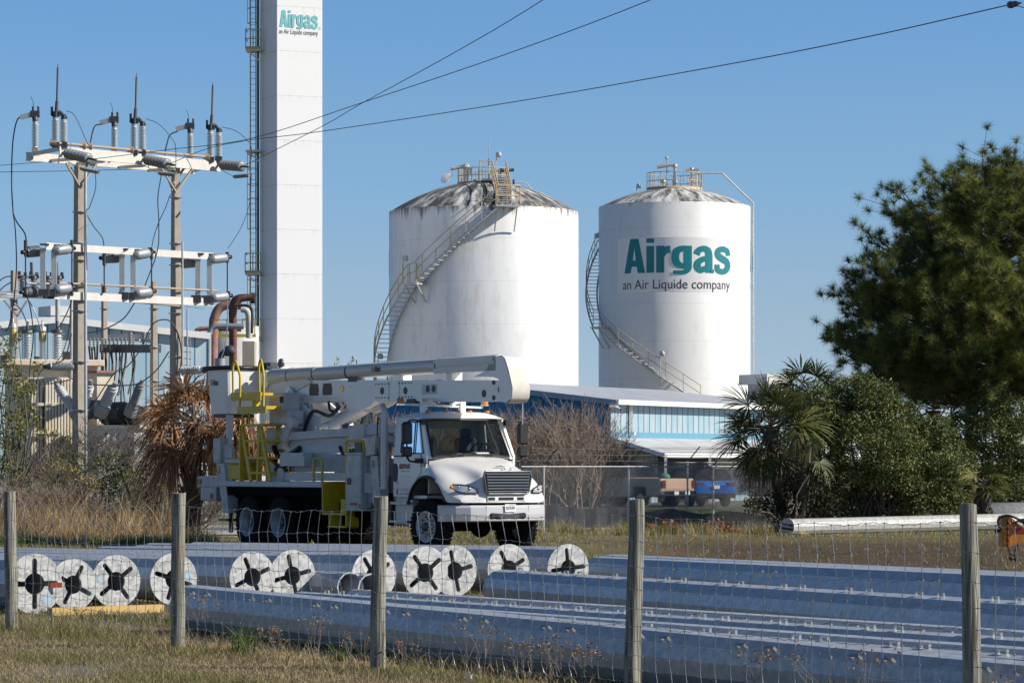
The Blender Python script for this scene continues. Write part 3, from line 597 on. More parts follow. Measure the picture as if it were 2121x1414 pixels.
# steam from the vent
sm_m = bpy.data.materials.new('steam'); sm_m.use_nodes = True; t = sm_m.node_tree; t.nodes.clear()
o_ = t.nodes.new('ShaderNodeOutputMaterial'); pv = t.nodes.new('ShaderNodeVolumePrincipled'); pv.inputs['Color'].default_value = (1, 1, 1, 1)
nn = t.nodes.new('ShaderNodeTexNoise'); nn.inputs['Scale'].default_value = 3.5; nn.inputs['Detail'].default_value = 4; gg = t.nodes.new('ShaderNodeNewGeometry'); t.links.new(gg.outputs['Position'], nn.inputs[0])
rr = t.nodes.new('ShaderNodeValToRGB'); rr.color_ramp.elements[0].position = .36; rr.color_ramp.elements[1].position = .62; t.links.new(nn.outputs[0], rr.inputs[0])
mu = t.nodes.new('ShaderNodeMath'); mu.operation = 'MULTIPLY'; mu.inputs[1].default_value = 9; t.links.new(rr.outputs[0], mu.inputs[0]); t.links.new(mu.outputs[0], pv.inputs['Density']); t.links.new(pv.outputs[0], o_.inputs['Volume'])
b = MB(); b.tube(spline([P(936, 349, Y1 - .6), P(934, 358, Y1 - .6), P(925, 368, Y1 - .6), P(914, 378, Y1 - .6)], 5), [.03, .06, .09, .12, .14, .17, .2, .22, .23, .25, .27, .28, .27, .22, .15, .05], 12)
tag(b.build('steam', sm_m), 'small white puff of vapour drifting from the tank vent', 'steam', None, 'stuff')

# ---- right tank
Y2 = 215.0; s2 = Y2 / FPX; c2x = (1397 - 1060.5) * s2; R2 = 157 * s2; z2 = EYE + (HZ - 430) * s2
tk2 = empty('storage_tank', (c2x, Y2, 0), 0, 'white storage tank with large teal lettering on its front', 'storage tank')
b = MB(); b.lathe([(0, R2), (z2, R2), (z2 + .03, R2 - .02)], (c2x, Y2, 0), (0, 0, 1), 128, True, False); b.build('shell', tank_shell('tank_shell_b', 0, 0, (c2x - 5, c2x + 1), z2 + .5), tk2)
b = MB(); dome(b, c2x, Y2, R2 - .01, z2, 1.25); b.build('dome', tank_roof('tank_dome_b', c2x, Y2, .41), tk2)
ring_rail(tk2, c2x, Y2, 1.75, h_edge(1.75, z2, R2, 1.25) - .02)
b = MB(); b.lathe([(0, 1.78), (.28, 1.78), (.3, 1.0)], (c2x, Y2, h_edge(1.78, z2, R2, 1.25) - .12), (0, 0, 1), 40); b.build('crown_ring', M['tan_rail'], tk2)
build_stair(tk2, c2x, Y2, R2, [(14 * dg, yz(836, Y2)), (-60 * dg, yz(682, Y2)), (-68 * dg, yz(680, Y2)), (-88 * dg, yz(618, Y2)), (-125 * dg, yz(500, Y2)), (-150 * dg, yz(430, Y2))], w=.7)
lamp_post(tk2, P(1367, 798, Y2 - R2 - .6), 2.1); lamp_post(tk2, P(1232, 530, Y2), 1.4)
b = MB(); a = -64 * dg; c = cyl_pt(c2x, Y2, R2 + .5, a, yz(681, Y2)); rad = Vector((math.sin(a), -math.cos(a), 0)); tg = Vector((math.cos(a), math.sin(a), 0)); Mx = Matrix(((rad.x, tg.x, 0, c.x), (rad.y, tg.y, 0, c.y), (0, 0, 1, c.z), (0, 0, 0, 1)))
b.box(-.45, .45, -.5, .5, -.05, .04, Mx)
for q in (-.4, .45): b.tube([Mx @ Vector((.4, q, 0)), Mx @ Vector((-.42, q, -1.3))], .05, 5)
b.build('middle_landing', M['steel'], tk2)
b = MB()
zt = lambda px, py: P(px, py, Y2 - 1)
b.tube([zt(1398, 385), zt(1398, 345)], .1, 8); b.lathe([(0, .17), (.2, .17)], zt(1398, 378), (0, 0, 1), 10); b.sphere(zt(1398, 344), .17)
b.tube([zt(1403, 342), zt(1385, 342), zt(1361, 346)], [.08, .12, .13], 8)
b.tube([zt(1433, 386), zt(1433, 352)], .1, 8); b.lathe([(0, .16), (.2, .16)], zt(1433, 374), (0, 0, 1), 10); b.tube([zt(1420, 353), zt(1447, 351)], .13, 8); b.sphere(zt(1433, 351), .15)
b.tube([zt(1443, 385), zt(1443, 362)], .06, 8); b.sphere(zt(1374, 376), .16); b.tube([zt(1374, 384), zt(1374, 376)], .08, 8)
b.build('roof_valve', M['steel'], tk2)
b = MB(); b.tube([zt(1381, 385), zt(1381, 328)], .04, 6); b.sphere(zt(1381, 327), .1); b.build('mast', M['dirtywhite'], tk2)
lamp_post(tk2, zt(1319, 398), .5)
b = MB(); b.tube([zt(1443, 359), zt(1496, 359)], .055, 6); X2 = 1560
b.tube([P(1496, 359, Y2 - 1), P(X2, 421, Y2 - .5), P(X2, 800, Y2 - .5)], .06, 6)
for yy in (461, 576, 689): b.tube([P(1550, yy, Y2), P(X2, yy, Y2 - .5)], .03, 5)
b.build('down_pipe', M['dirtywhite'], tk2)
# sign panel wrapped on the front of the shell, with the lettering
def arc_of(px): return math.asin((px - 1397) / 157.0)
a0, a1 = arc_of(1277), arc_of(1519); b = MB(); vs = []; n = 40
for i in range(n + 1):
    for z in (yz(604, Y2 - R2), yz(491, Y2 - R2)): vs.append(cyl_pt(c2x, Y2, R2 + .006, a0 + (a1 - a0) * i / n, z))
b.add(vs, [(2 * i, 2 * i + 2, 2 * i + 3, 2 * i + 1) for i in range(n)], True); b.build('sign_panel', M['sticker'], tk2, fix=False)
a0 = arc_of(1290); a1 = arc_of(1505); W = (a1 - a0) * R2; Yf = Y2 - R2
zb, zt_ = yz(567, Yf), yz(492, Yf)
lt = round_text('lettering', 'Airgas', W, yz(493, Yf) - yz(568, Yf), c2x, Y2, R2, a0, yz(568, Yf), M['teal'], tk2, lift=.02, offset=.045, space=1.02)
a0 = arc_of(1287); a1 = arc_of(1504)
round_text('small_lettering', 'an Air Liquide company', (a1 - a0) * R2, yz(578, Yf) - yz(604, Yf), c2x, Y2, R2, a0, yz(604, Yf), M['ink'], tk2, lift=.02)
round_text('registered_mark', '®', .13, .13, c2x, Y2, R2, arc_of(1503), yz(562, Yf), M['teal'], tk2, lift=.02)
round_text('side_lettering', 'Airgas', W, 2.1, c2x, Y2, R2, R_(80), yz(567, Y2), M['teal'], tk2, lift=.02, offset=.045)
round_text('side_small_lettering', 'an Air Liquide company', W, .5, c2x, Y2, R2, R_(80), yz(602, Y2), M['ink'], tk2, lift=.02)

# ================================================================== tall white column
Yc = 180.0; al = R_(24.8); wc = 100 / (Yc / 1) * 0 + 91 * Yc / FPX / math.cos(al)
corner = G(574, Yc - .5); u = Vector((math.cos(al), math.sin(al), 0)); v = Vector((-math.sin(al), math.cos(al), 0)); wl = 42 * Yc / FPX / math.sin(al)
def column_mat():
    m, t, b = nt('column_panel'); N, L = t.nodes, t.links; g = N.new('ShaderNodeNewGeometry'); sp = N.new('ShaderNodeSeparateXYZ'); L.new(g.outputs['Position'], sp.inputs[0])
    dv = N.new('ShaderNodeMath'); dv.operation = 'DIVIDE'; dv.inputs[1].default_value = 2.37; L.new(sp.outputs[2], dv.inputs[0]); fr = N.new('ShaderNodeMath'); fr.operation = 'FRACT'; L.new(dv.outputs[0], fr.inputs[0])
    lt = N.new('ShaderNodeMath'); lt.operation = 'LESS_THAN'; lt.inputs[1].default_value = .010; L.new(fr.outputs[0], lt.inputs[0])
    n = N.new('ShaderNodeTexNoise'); n.inputs['Scale'].default_value = 2.2; n.inputs['Detail'].default_value = 8; mpn = N.new('ShaderNodeMapping'); mpn.inputs['Scale'].default_value = (2.5, 2.5, .5); L.new(g.outputs['Position'], mpn.inputs[0]); L.new(mpn.outputs[0], n.inputs[0])
    q = N.new('ShaderNodeMath'); q.operation = 'MULTIPLY'; L.new(lt.outputs[0], q.inputs[0]); L.new(n.outputs[0], q.inputs[1])
    # grime dripping just under each seam
    q2 = N.new('ShaderNodeMapRange'); L.new(fr.outputs[0], q2.inputs[0]); q2.inputs['From Min'].default_value = .8; q2.inputs['From Max'].default_value = 1; q2.inputs['To Max'].default_value = .22
    q3 = N.new('ShaderNodeMath'); q3.operation = 'MULTIPLY'; L.new(q2.outputs[0], q3.inputs[0]); r = N.new('ShaderNodeValToRGB'); r.color_ramp.elements[0].position = .5; r.color_ramp.elements[1].position = .75; L.new(n.outputs[0], r.inputs[0]); L.new(r.outputs[0], q3.inputs[1])
    mxm = N.new('ShaderNodeMath'); mxm.operation = 'MAXIMUM'; L.new(q.outputs[0], mxm.inputs[0]); L.new(q3.outputs[0], mxm.inputs[1])
    mx = N.new('ShaderNodeMixRGB'); L.new(mxm.outputs[0], mx.inputs[0]); mx.inputs[1].default_value = (.80, .80, .80, 1); mx.inputs[2].default_value = (.30, .29, .25, 1)
    L.new(mx.outputs[0], b.inputs['Base Color']); b.inputs['Roughness'].default_value = .5; return m
cm = column_mat()
tw = empty('white_tower', corner, 0, 'very tall square white tower running out of the top of the picture', 'tower')
b = MB(); b.prism([(0, 0), (wc, 0), (wc, wl), (0, wl)], corner, u, v, (0, 0, 36)); b.build('casing', cm, tw)
zz = lambda y: yz(y, Yc)
def face_text(name, txt, px0, px1, y0, y1, m, **k):
    w = (px1 - px0) * Yc / FPX / math.cos(al); off = (px0 - 574) * Yc / FPX / math.cos(al); n_ = -v
    p = corner + u * off + n_ * .02 + Vector((0, 0, zz(y1)))
    return flat_text(name, txt, w, zz(y0) - zz(y1), p, u, (0, 0, 1), m, tw, **k)
face_text('lettering', 'Airgas', 579, 656, 23, 60, M['tealpale'], offset=.045)
face_text('small_lettering', 'an Air Liquide company', 578, 656, 62, 75, M['ink'])
face_text('registered_mark', '®', 657, 662, 54, 60, M['tealpale'])
# ladder with cage and platforms on the far left side
le = corner + v * wl                         # back left edge
lb = le + Vector((-.22, 0, 0))
b = MB()
for dx in (0, -.3): b.tube([lb + Vector((dx, 0, 2)), lb + Vector((dx, 0, 34))], .035, 5)
for i in range(100): b.tube([lb + Vector((0, 0, 2 + i * .32)), lb + Vector((-.3, 0, 2 + i * .32))], .018, 4)
b.build('ladder', M['yellowdull'], tw)
b = MB()
for z0, z1_ in ((zz(470), zz(305)), (zz(40), zz(-120)), (zz(700), zz(560))):
    for i in range(int((z1_ - z0) / .8) + 1):
        b.tube([lb + Vector((-.15 + .3 * math.sin(q), -.45 + .3 * -math.cos(q) + .3, z0 + i * .8)) for q in [R_(x) for x in range(-140, 141, 35)]], .02, 4)
    for q in (-80, -30, 30): b.tube([lb + Vector((-.15 + .3 * math.sin(R_(q)), -.15 - .3 * math.cos(R_(q)), z)) for z in (z0, z1_)], .02, 4)
b.build('ladder_cage', M['yellowdull'], tw)
def platform(y_top, px0, lit=True, full=True, ym='yellowdull'):
    z = zz(y_top); x0 = (px0 - 1060.5) * Yc / FPX; x1 = le.x + .1; y0 = le.y - .9; y1 = le.y + .4
    b = MB(); b.box(x0, x1, y0, y1, z - .09, z); b.bar((x0 + .1, y0 + .05, z - .1), (x1 - .05, y0 + .05, z - .65), .05, .07); b.build('platform_deck', M['beamwhite'], tw)
    if full:
        b = MB()
        for hz in (.55, 1.05): b.tube([(x1, y0, z + hz), (x0, y0, z + hz), (x0, y1, z + hz)], .03, 5)
        for x in (x0, (x0 + x1) / 2, x1): b.tube([(x, y0, z), (x, y0, z + 1.05)], .03, 5)
        b.box(x0 - .02, x1, y0 - .03, y0, z, z + .13); b.build('platform_rail', M[ym], tw)
platform(97, 506); platform(307, 506, full=False); platform(563, 505); platform(700, 499, ym='yellow')
b = MB(); b.tube([le + Vector((-.05, -.5, z)) for z in (3, 34)], .05, 6); b.tube([le + Vector((-.12, -.3, z)) for z in (3, 34)], .03, 6); b.build('conduit', M['darksteel'], tw)

# ================================================================== process pipework beside the tower
pw = empty('process_pipework', G(470, 170), 0, 'rusty brown and grey process pipes bending beside the white tower', 'pipework')
def pipe(name, pts, Y, r, m, n=12):
    q = MB(); q.tube(spline([P(x, y, Y) for x, y in pts], 6), r, n); return q.build(name, m, pw)
pipe('rust_pipe', [(484, 1000), (484, 700), (485, 640), (497, 620), (525, 616)], 168, .17, M['rust'])
pipe('rust_pipe', [(480, 1000), (480, 700), (480, 640), (490, 617), (525, 614)], 169, .14, M['blackpipe'])
b = MB(); b.lathe([(0, .26), (.2, .26)], P(520, 618, 167.5), (1, 0, 0), 14); b.build('pipe_flange', M['blackpipe'], pw)
pipe('elbow_pipe', [(442, 1000), (442, 700), (444, 660), (455, 638), (475, 631), (500, 632)], 172, .24, M['rustpale'])
pipe('outer_pipe', [(406, 700), (406, 690), (410, 683), (430, 680), (500, 682)], 174, .12, M['rustpale'])
pipe('insulated_pipe', [(432, 1000), (432, 720), (433, 695), (440, 679), (455, 675), (505, 676)], 166, .14, M['pipegrey'])
pipe('insulated_bend', [(500, 640), (512, 645), (516, 665), (516, 700)], 173, .16, M['dirtywhite'])
pipe('thin_pipe', [(490, 632), (515, 634), (522, 645), (522, 690)], 167.4, .07, M['blackpipe'])
b = MB(); b.lathe([(0, 1.28), (9.0, 1.28), (9.02, 1.0)], G(486, 178), (0, 0, 1), 40); b.build('vessel', M['white_matt'], pw)
b = MB(); b.box(*[(505 - 1060.5) * 175 / FPX, (530 - 1060.5) * 175 / FPX], 174, 175.5, 0, yz(708, 175)); b.build('cabinet', mat('beige_panel', (.45, .40, .33), .6), pw)
b = MB()
for y0 in (662, 676): b.tube([P(452, y0, 175.6), P(528, y0, 175.6)], .03, 5)
for x in (452, 470, 490, 510, 528): b.tube([P(x, 660, 175.6), P(x, 692, 175.6)], .03, 5)
b.bar(P(450, 695, 175.6), P(530, 695, 175.6), .06, .16); b.build('yellow_railing', M['yellow'], pw)
b = MB(); b.lathe([(0, .1), (.15, .26), (.5, .26), (.6, .1)], P(464, 728, 165), (.8, -.5, .1), 12); b.tube([P(452, 760, 165), P(458, 735, 165), P(466, 728, 165)], .15, 10)
b.build('blower', M['darksteel'], pw)
b = MB(); b.tube([P(456, 765, 164.5), P(456, 742, 164.5)], .26, 12); b.build('filter_drum', M['pipegrey'], pw)

# ================================================================== buildings
def slab(mb, pts, up): mb.prism([(0, 0), (1, 0), (1, 1), (0, 1)], *pts)
# right hand blue warehouse
A = G(1265, 150); du = Vector((.45, .893, 0)).normalized(); dv_ = Vector((-.893, .45, 0)).normalized()
hE = yz(829, 150); LW = 24.0; GW = 8.4; hR = hE + .52
bw = empty('warehouse', A, 0, 'low blue metal warehouse with a shallow grey roof and a lean-to awning', 'building')
wallm = ribbed('faded_blue_cladding', (.24, .40, .48), (.40, .45, .48), tuple(du), .62, (.02, .10, .16))
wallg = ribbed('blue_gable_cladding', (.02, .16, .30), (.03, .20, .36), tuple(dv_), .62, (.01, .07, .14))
b = MB(); b.add([A, A + du * LW, A + du * LW + Vector((0, 0, hE)), A + Vector((0, 0, hE))], [(0, 1, 2, 3)]); b.build('front_wall', wallm, bw)
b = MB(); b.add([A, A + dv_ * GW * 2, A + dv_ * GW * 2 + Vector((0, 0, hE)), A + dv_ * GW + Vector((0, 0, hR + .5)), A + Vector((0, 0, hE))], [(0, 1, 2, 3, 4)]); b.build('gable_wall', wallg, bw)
b = MB(); nrm = -dv_; off = nrm * .012
b.add([A + off + Vector((0, 0, yz(907, 150))), A + off + du * LW + Vector((0, 0, yz(907, 150))), A + off + du * LW + Vector((0, 0, yz(894, 150))), A + off + Vector((0, 0, yz(894, 150)))], [(0, 1, 2, 3)]); b.build('blue_band', M['skyblue'], bw)
roofm = ribbed('metal_roof', (.40, .43, .47), (.52, .55, .60), tuple(du), .8, (.28, .30, .34))
b = MB(); e0 = A + nrm * .45 - du * .35 + Vector((0, 0, hE + .02)); rl = GW + .45
for d_, s_ in ((1, 1),):
    r0 = e0 + dv_ * rl + Vector((0, 0, 1.0)); b.add([e0, e0 + du * (LW + .7), r0 + du * (LW + .7), r0], [(0, 1, 2, 3)])
    b.add([r0, r0 + du * (LW + .7), r0 + du * (LW + .7) + dv_ * rl - Vector((0, 0, 1.0)), r0 + dv_ * rl - Vector((0, 0, 1.0))], [(0, 1, 2, 3)])
b.build('roof', roofm, bw)
b = MB(); b.bar(e0 - nrm * -.04 + Vector((0, 0, -.1)), e0 + nrm * .04 + du * (LW + .7) + Vector((0, 0, -.1)), .12, .22); b.build('gutter', M['white'], bw)
b = MB(); b.bar(e0 - du * .03 + Vector((0, 0, -.12)), r0 - du * .03 + Vector((0, 0, -.12)), .05, .24); b.build('rake_trim', mat('rake_trim_blue', (.30, .38, .46), .5), bw)
b = MB(); pd = A + du * 1.9 + nrm * .12; b.bar(pd + Vector((0, 0, hE - .1)), pd + Vector((0, 0, yz(896, 152))), .14, .16); b.bar(pd + Vector((0, 0, yz(896, 152))), pd + Vector((0, 0, yz(898, 152))) + nrm * .2, .14, .12); b.build('downspout', M['white'], bw)
# awning
def wall_t(px): r = (px - 1060.5) / FPX; return (r * A.y - A.x) / (du.x - r * du.y)
ta, tb_ = wall_t(1362), wall_t(1468); b = MB(); of = nrm * .02
b.add([A + of + du * ta, A + of + du * tb_, A + of + du * tb_ + Vector((0, 0, 2.4)), A + of + du * ta + Vector((0, 0, 2.4))], [(0, 1, 2, 3)]); b.build('dark_panel', M['black'], bw)  # flat dark panel on the wall below the awning
zA = yz(906, 150); zB = yz(939, 150); b = MB(); q0 = A + nrm * .02 + Vector((0, 0, zA)); dep = 2.6
awn = ribbed('awning_sheet', (.50, .50, .50), (.60, .60, .60), tuple(du), .30, (.30, .31, .33))
b.add([q0, q0 + du * LW, q0 + du * LW + nrm * dep + Vector((0, 0, zB - zA)), q0 + nrm * dep + Vector((0, 0, zB - zA))], [(0, 1, 2, 3)]); b.build('awning', awn, bw)
b = MB(); q1 = q0 + nrm * dep + Vector((0, 0, zB - zA - .08)); b.bar(q1, q1 + du * LW, .06, .2); b.bar(q0 + Vector((0, 0, -.06)) - du * .02, q1 - du * .02, .05, .18)
for i in range(5): p = q1 + du * (i * 4.9 + .1); b.bar(p, Vector((p.x, p.y, 0)), .12, .12)
b.build('awning_frame', M['white'], bw)
b = MB(); b.bar(A + du * 1 + nrm * .03 + Vector((0, 0, 0)), A + du * 1 + nrm * .03 + Vector((0, 0, 0.01)), .1, .1)
fl = empty('floodlight', P(1508, 847, 163), 0, 'small twin panel floodlight high on the blue warehouse wall', 'floodlight')
b = MB(); b.box(-.28, -.03, -.2, -.14, -.1, .3, MW[fl]); b.box(.03, .28, -.2, -.14, -.1, .3, MW[fl]); b.build('lamp_head', M['sticker'], fl)
b = MB(); b.box(-.3, .3, -.13, -.05, -.28, .3, MW[fl], .02); b.tube([MW[fl] @ Vector((0, 0, -.2)), MW[fl] @ Vector((-.1, .8, -.4))], .04, 6); b.build('housing', M['cream'], fl)
cmr = empty('security_camera', P(1271, 843, 149.6), 0, 'white security camera on the corner of the blue warehouse', 'camera')
b = MB(); b.box(-.2, .2, -.18, .05, -.03, .08, MW[cmr], .02); b.lathe([(0, .07), (.25, .07), (.3, .05)], MW[cmr] @ Vector((.05, -.1, -.02)), (.8, -.5, -.25), 12); b.build('camera_body', M['white'], cmr)
b = MB(); b.lathe([(0, .05), (.02, .05)], MW[cmr] @ Vector((.05 + .24, -.1 - .15, -.02 - .075)), (.8, -.5, -.25), 12); b.build('lens', M['black'], cmr)
# concrete box on top of something behind the palms
vx = empty('roof_vent_box', P(1595, 812, 172), 0, 'pale concrete-look roof vent box beyond the palms, right of the lettered tank', 'vent box')
b = MB(); a = R_(32)
def boxat(mb, px0, pxc, px1, y0, y1, Y, ang): # corner box: nearest vertical edge at pxc
    c = G(pxc, Y); uu = Vector((math.cos(ang), math.sin(ang), 0)); vv = Vector((-math.sin(ang), math.cos(ang), 0))
    w = (px1 - pxc) * Y / FPX / math.cos(ang); l = (pxc - px0) * Y / FPX / math.sin(ang)
    mb.prism([(0, 0), (w, 0), (w, l), (0, l)], c + Vector((0, 0, yz(y1, Y))), uu, vv, (0, 0, yz(y0, Y) - yz(y1, Y)))
boxat(b, 1536, 1589, 1648, 774, 795, 172, a); b.build('cap', M['beamwhite'], vx)
b = MB(); boxat(b, 1553, 1590, 1635, 794, 960, 172.3, a); b.build('shaft', M['dirtywhite'], vx)
# left building behind the substation
YB = 135.0
lw = empty('metal_building', G(230, YB), 0, 'pale blue ribbed metal building with white roof trim behind the substation', 'building')
ub = Vector((.95, .312, 0)).normalized()
def onwall(px, z):   # point of the gable wall plane seen at column px
    p0 = G(118, YB); r = (px - 1060.5) / FPX; t_ = (r * p0.y - p0.x) / (ub.x - r * ub.y); p = p0 + ub * t_; return Vector((p.x, p.y, z))
wl_m = ribbed('pale_blue_cladding', (.34, .50, .60), (.50, .60, .65), tuple(ub), .50, (.06, .18, .28))
def wz(px, y): p = onwall(px, 0); return EYE + (HZ - y) * p.y / FPX
b = MB(); b.add([onwall(-60, 0), onwall(428, 0), onwall(428, wz(428, 702)), onwall(118, wz(118, 668)), onwall(-60, wz(-60, 684))], [(0, 1, 2, 3, 4)]); b.build('gable_wall', wl_m, lw)
ap, rt, lf = onwall(118, wz(118, 662)), onwall(433, wz(433, 696)), onwall(-60, wz(-60, 679)); nb = Vector((ub.y, -ub.x, 0))
b = MB()
for p, q in ((lf, ap), (ap, rt)): b.bar(p + nb * .12, q + nb * .12, .3, .26)
b.build('roof_trim', M['white'], lw)
b = MB(); bk = -nb * 20
b.add([lf, ap, ap + bk, lf + bk], [(0, 1, 2, 3)]); b.add([ap, rt, rt + bk, ap + bk], [(0, 1, 2, 3)]); b.build('roof', M['steel'], lw)
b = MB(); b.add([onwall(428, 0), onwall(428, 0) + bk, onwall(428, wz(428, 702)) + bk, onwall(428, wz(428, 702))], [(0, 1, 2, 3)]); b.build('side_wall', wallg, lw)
b = MB(); boxat(b, 70, 105, 160, 633, 653, YB + 6, R_(28)); b.build('roof_vent', M['white_matt'], lw)
b = MB(); boxat(b, 90, 118, 160, 653, 675, YB + 6.3, R_(28)); b.build('vent_curb', M['pipegrey'], lw)
b = MB(); b.box(onwall(330, 0).x, onwall(425, 0).x, onwall(330, 0).y - 6, onwall(425, 0).y - 3, 0, yz(852, 130)); b.build('low_annex', M['white_matt'], lw)
# ================================================================== substation
def YF(px, off=0.0): return 94.0 + (px - 125) * 0.0129 + off
def Pf(px, py, off=0.0): return P(px, py, YF(px, off))
fr = empty('switch_structure', G(265, 95.8), 0, 'two tan concrete poles carrying white steel crossarms of the substation', 'substation frame')
def taper_pole(px0, px1, ytop, Y, w_top, w_bot, name='concrete_pole', parent=None, mat_=None):
    q = MB(); b0 = G((px0 + px1) / 2, Y); zt_ = EYE + (HZ - ytop) * Y / FPX; an = R_(35)
    for s_ in (1,):
        ca, sa = math.cos(an), math.sin(an)
        def ring(w, z, c=.12): return [Vector((b0.x + x * ca - y * sa, b0.y + x * sa + y * ca, z)) for x, y in ((-w, -w * (1 - c)), (-w * (1 - c), -w), (w * (1 - c), -w), (w, -w * (1 - c)), (w, w * (1 - c)), (w * (1 - c), w), (-w * (1 - c), w), (-w, w * (1 - c)))]
        q.add(ring(w_bot / 2, -.3) + ring(w_top / 2, zt_), [tuple(range(7, -1, -1)), tuple(range(8, 16))] + [(k, (k + 1) % 8, 8 + (k + 1) % 8, 8 + k) for k in range(8)])
    return q.build(name, mat_ or M['concrete'], parent)
def band(py, px, Y, w):
    q = MB(); return q
pl1 = taper_pole(153, 177, 343, 94.8, .24, .36, parent=fr); pl2 = taper_pole(354, 374, 345, 97.4, .19, .31, parent=fr)
b = MB()
for (pc, Y, ys, w) in ((165, 94.8, (440, 505, 540, 645, 750, 850), .30), (364, 97.4, (410, 505, 550, 650, 740, 860), .26)):
    for y in ys:
        zc = EYE + (HZ - y) * Y / FPX; cc = G(pc, Y, zc); ww = w / 2 * (1.08 + (y - 345) / 1800)
        b.lathe([(0, ww * 1.28), (.03, ww * 1.28)], cc, (0, 0, 1), 8)
b.build('strap', M['wirelight'], fr)
b = MB(); b.tube([P(177, 352, 94.5), P(177, 610, 94.5), P(178, 1000, 94.5)], .045, 7); b.tube([P(378, 500, 97.2), P(378, 1000, 97.2)], .03, 6); b.build('conduit', M['steel'], fr)
def channel(name, a, c, off, h, mat_, th=.10):
    q = MB(); p0, p1 = Pf(*a, off), Pf(*c, off); q.bar(p0, p1, .035, h)
    d = Vector((0, .06, 0)); q.bar(p0 + d + Vector((0, 0, h / 2 - .02)), p1 + d + Vector((0, 0, h / 2 - .02)), .12, .03); q.bar(p0 + d - Vector((0, 0, h / 2 - .02)), p1 + d - Vector((0, 0, h / 2 - .02)), .12, .03)
    return q.build(name, mat_, fr)
bo = 1.7      # the rear beam stands this far behind and to the left
channel('crossarm', (123, 314), (455, 345), 0, .30, M['beamwhite'])
channel('crossarm', (55, 324), (400, 352), bo, .24, M['beamwhite'])
b = MB(); b.bar(Pf(60, 321, bo), Pf(135, 306, 0), .12, .1); b.bar(Pf(398, 353, bo), Pf(455, 340), .1, .1)
for x in (160, 215, 300, 362): b.bar(Pf(x, 329 + (x - 160) * .1, 0), Pf(x - 55, 333 + (x - 160) * .1, bo), .08, .08)
b.build('side_arm', M['steel'], fr)
b = MB()
for pc in (165, 363):
    if b.v: b.cut()
    yb = 388 if pc == 165 else 398; yt = 338 if pc == 165 else 349
    b.bar(Pf(pc + 2, yb), Pf(pc - 28, yt), .05, .05); b.bar(Pf(pc, yb + 2), Pf(pc + 36, yt), .05, .05); b.bar(Pf(pc - 4, yb, .2), Pf(pc - 22, yt, 1.2), .05, .05); b.bar(Pf(pc - 4, yb - 18, .2), Pf(pc + 18, yt, .5), .05, .05)
b.build('brace', M['concrete'], fr)
b = MB(); b.tube([Pf(115, 296), Pf(438, 326)], .04, 7)
for x in (110, 172, 185, 270, 428): b.lathe([(0, .09), (.18, .09)], Pf(x, 296 + (x - 110) * .093) - Vector((.09, 0, 0)), (1, 0, 0), 8)
b.build('drive_pipe', mat('drive_pipe_tan', (.42, .33, .25), .6), fr)
# lower deck
channel('crossarm', (95, 510), (442, 531), 0, .20, M['beamwhite']); channel('crossarm', (112, 611), (442, 626), 0, .22, M['beamwhite'])
channel('crossarm', (50, 612), (270, 622), 1.2, .12, M['darksteel'])
b = MB(); b.tube([Pf(122, 586), Pf(450, 602)], .035, 6); b.tube([Pf(55, 587, 1), Pf(130, 588, 1)], .04, 6); b.tube([Pf(275, 625), Pf(372, 634)], .03, 6); b.build('drive_pipe', mat('drive_pipe_tan2', (.42, .35, .27), .6), fr)
b = MB()
for x in (89, 112, 253, 276, 410, 434):
    y = 514 + (x - 89) * .055
    dk = x in (89, 253, 410)
    b.bar(Pf(x, y, .15 if dk else 0), Pf(x, y + 96 - (x - 89) * .02, .15 if dk else 0), .15, .10); b.cut()
b.build('upright_channel', M['steel'], fr)
b = MB()
for x in (94, 118, 258, 282, 415, 439): b.box(*[Pf(x, 510).x - .14, Pf(x, 510).x + .1, Pf(x, 510).y - .12, Pf(x, 510).y + .1, Pf(x, 508 + (x - 94) * .06).z, Pf(x, 505 + (x - 94) * .06).z]); b.cut()
for x in (93, 107, 258, 272, 408, 430): b.box(Pf(x, 510).x - .16, Pf(x, 510).x + .12, Pf(x, 510).y - .15, Pf(x, 510).y + .1, Pf(x, 613 + (x - 94) * .04).z, Pf(x, 599 + (x - 94) * .04).z); b.cut()
b.build('clamp_plate', M['darksteel'], fr)

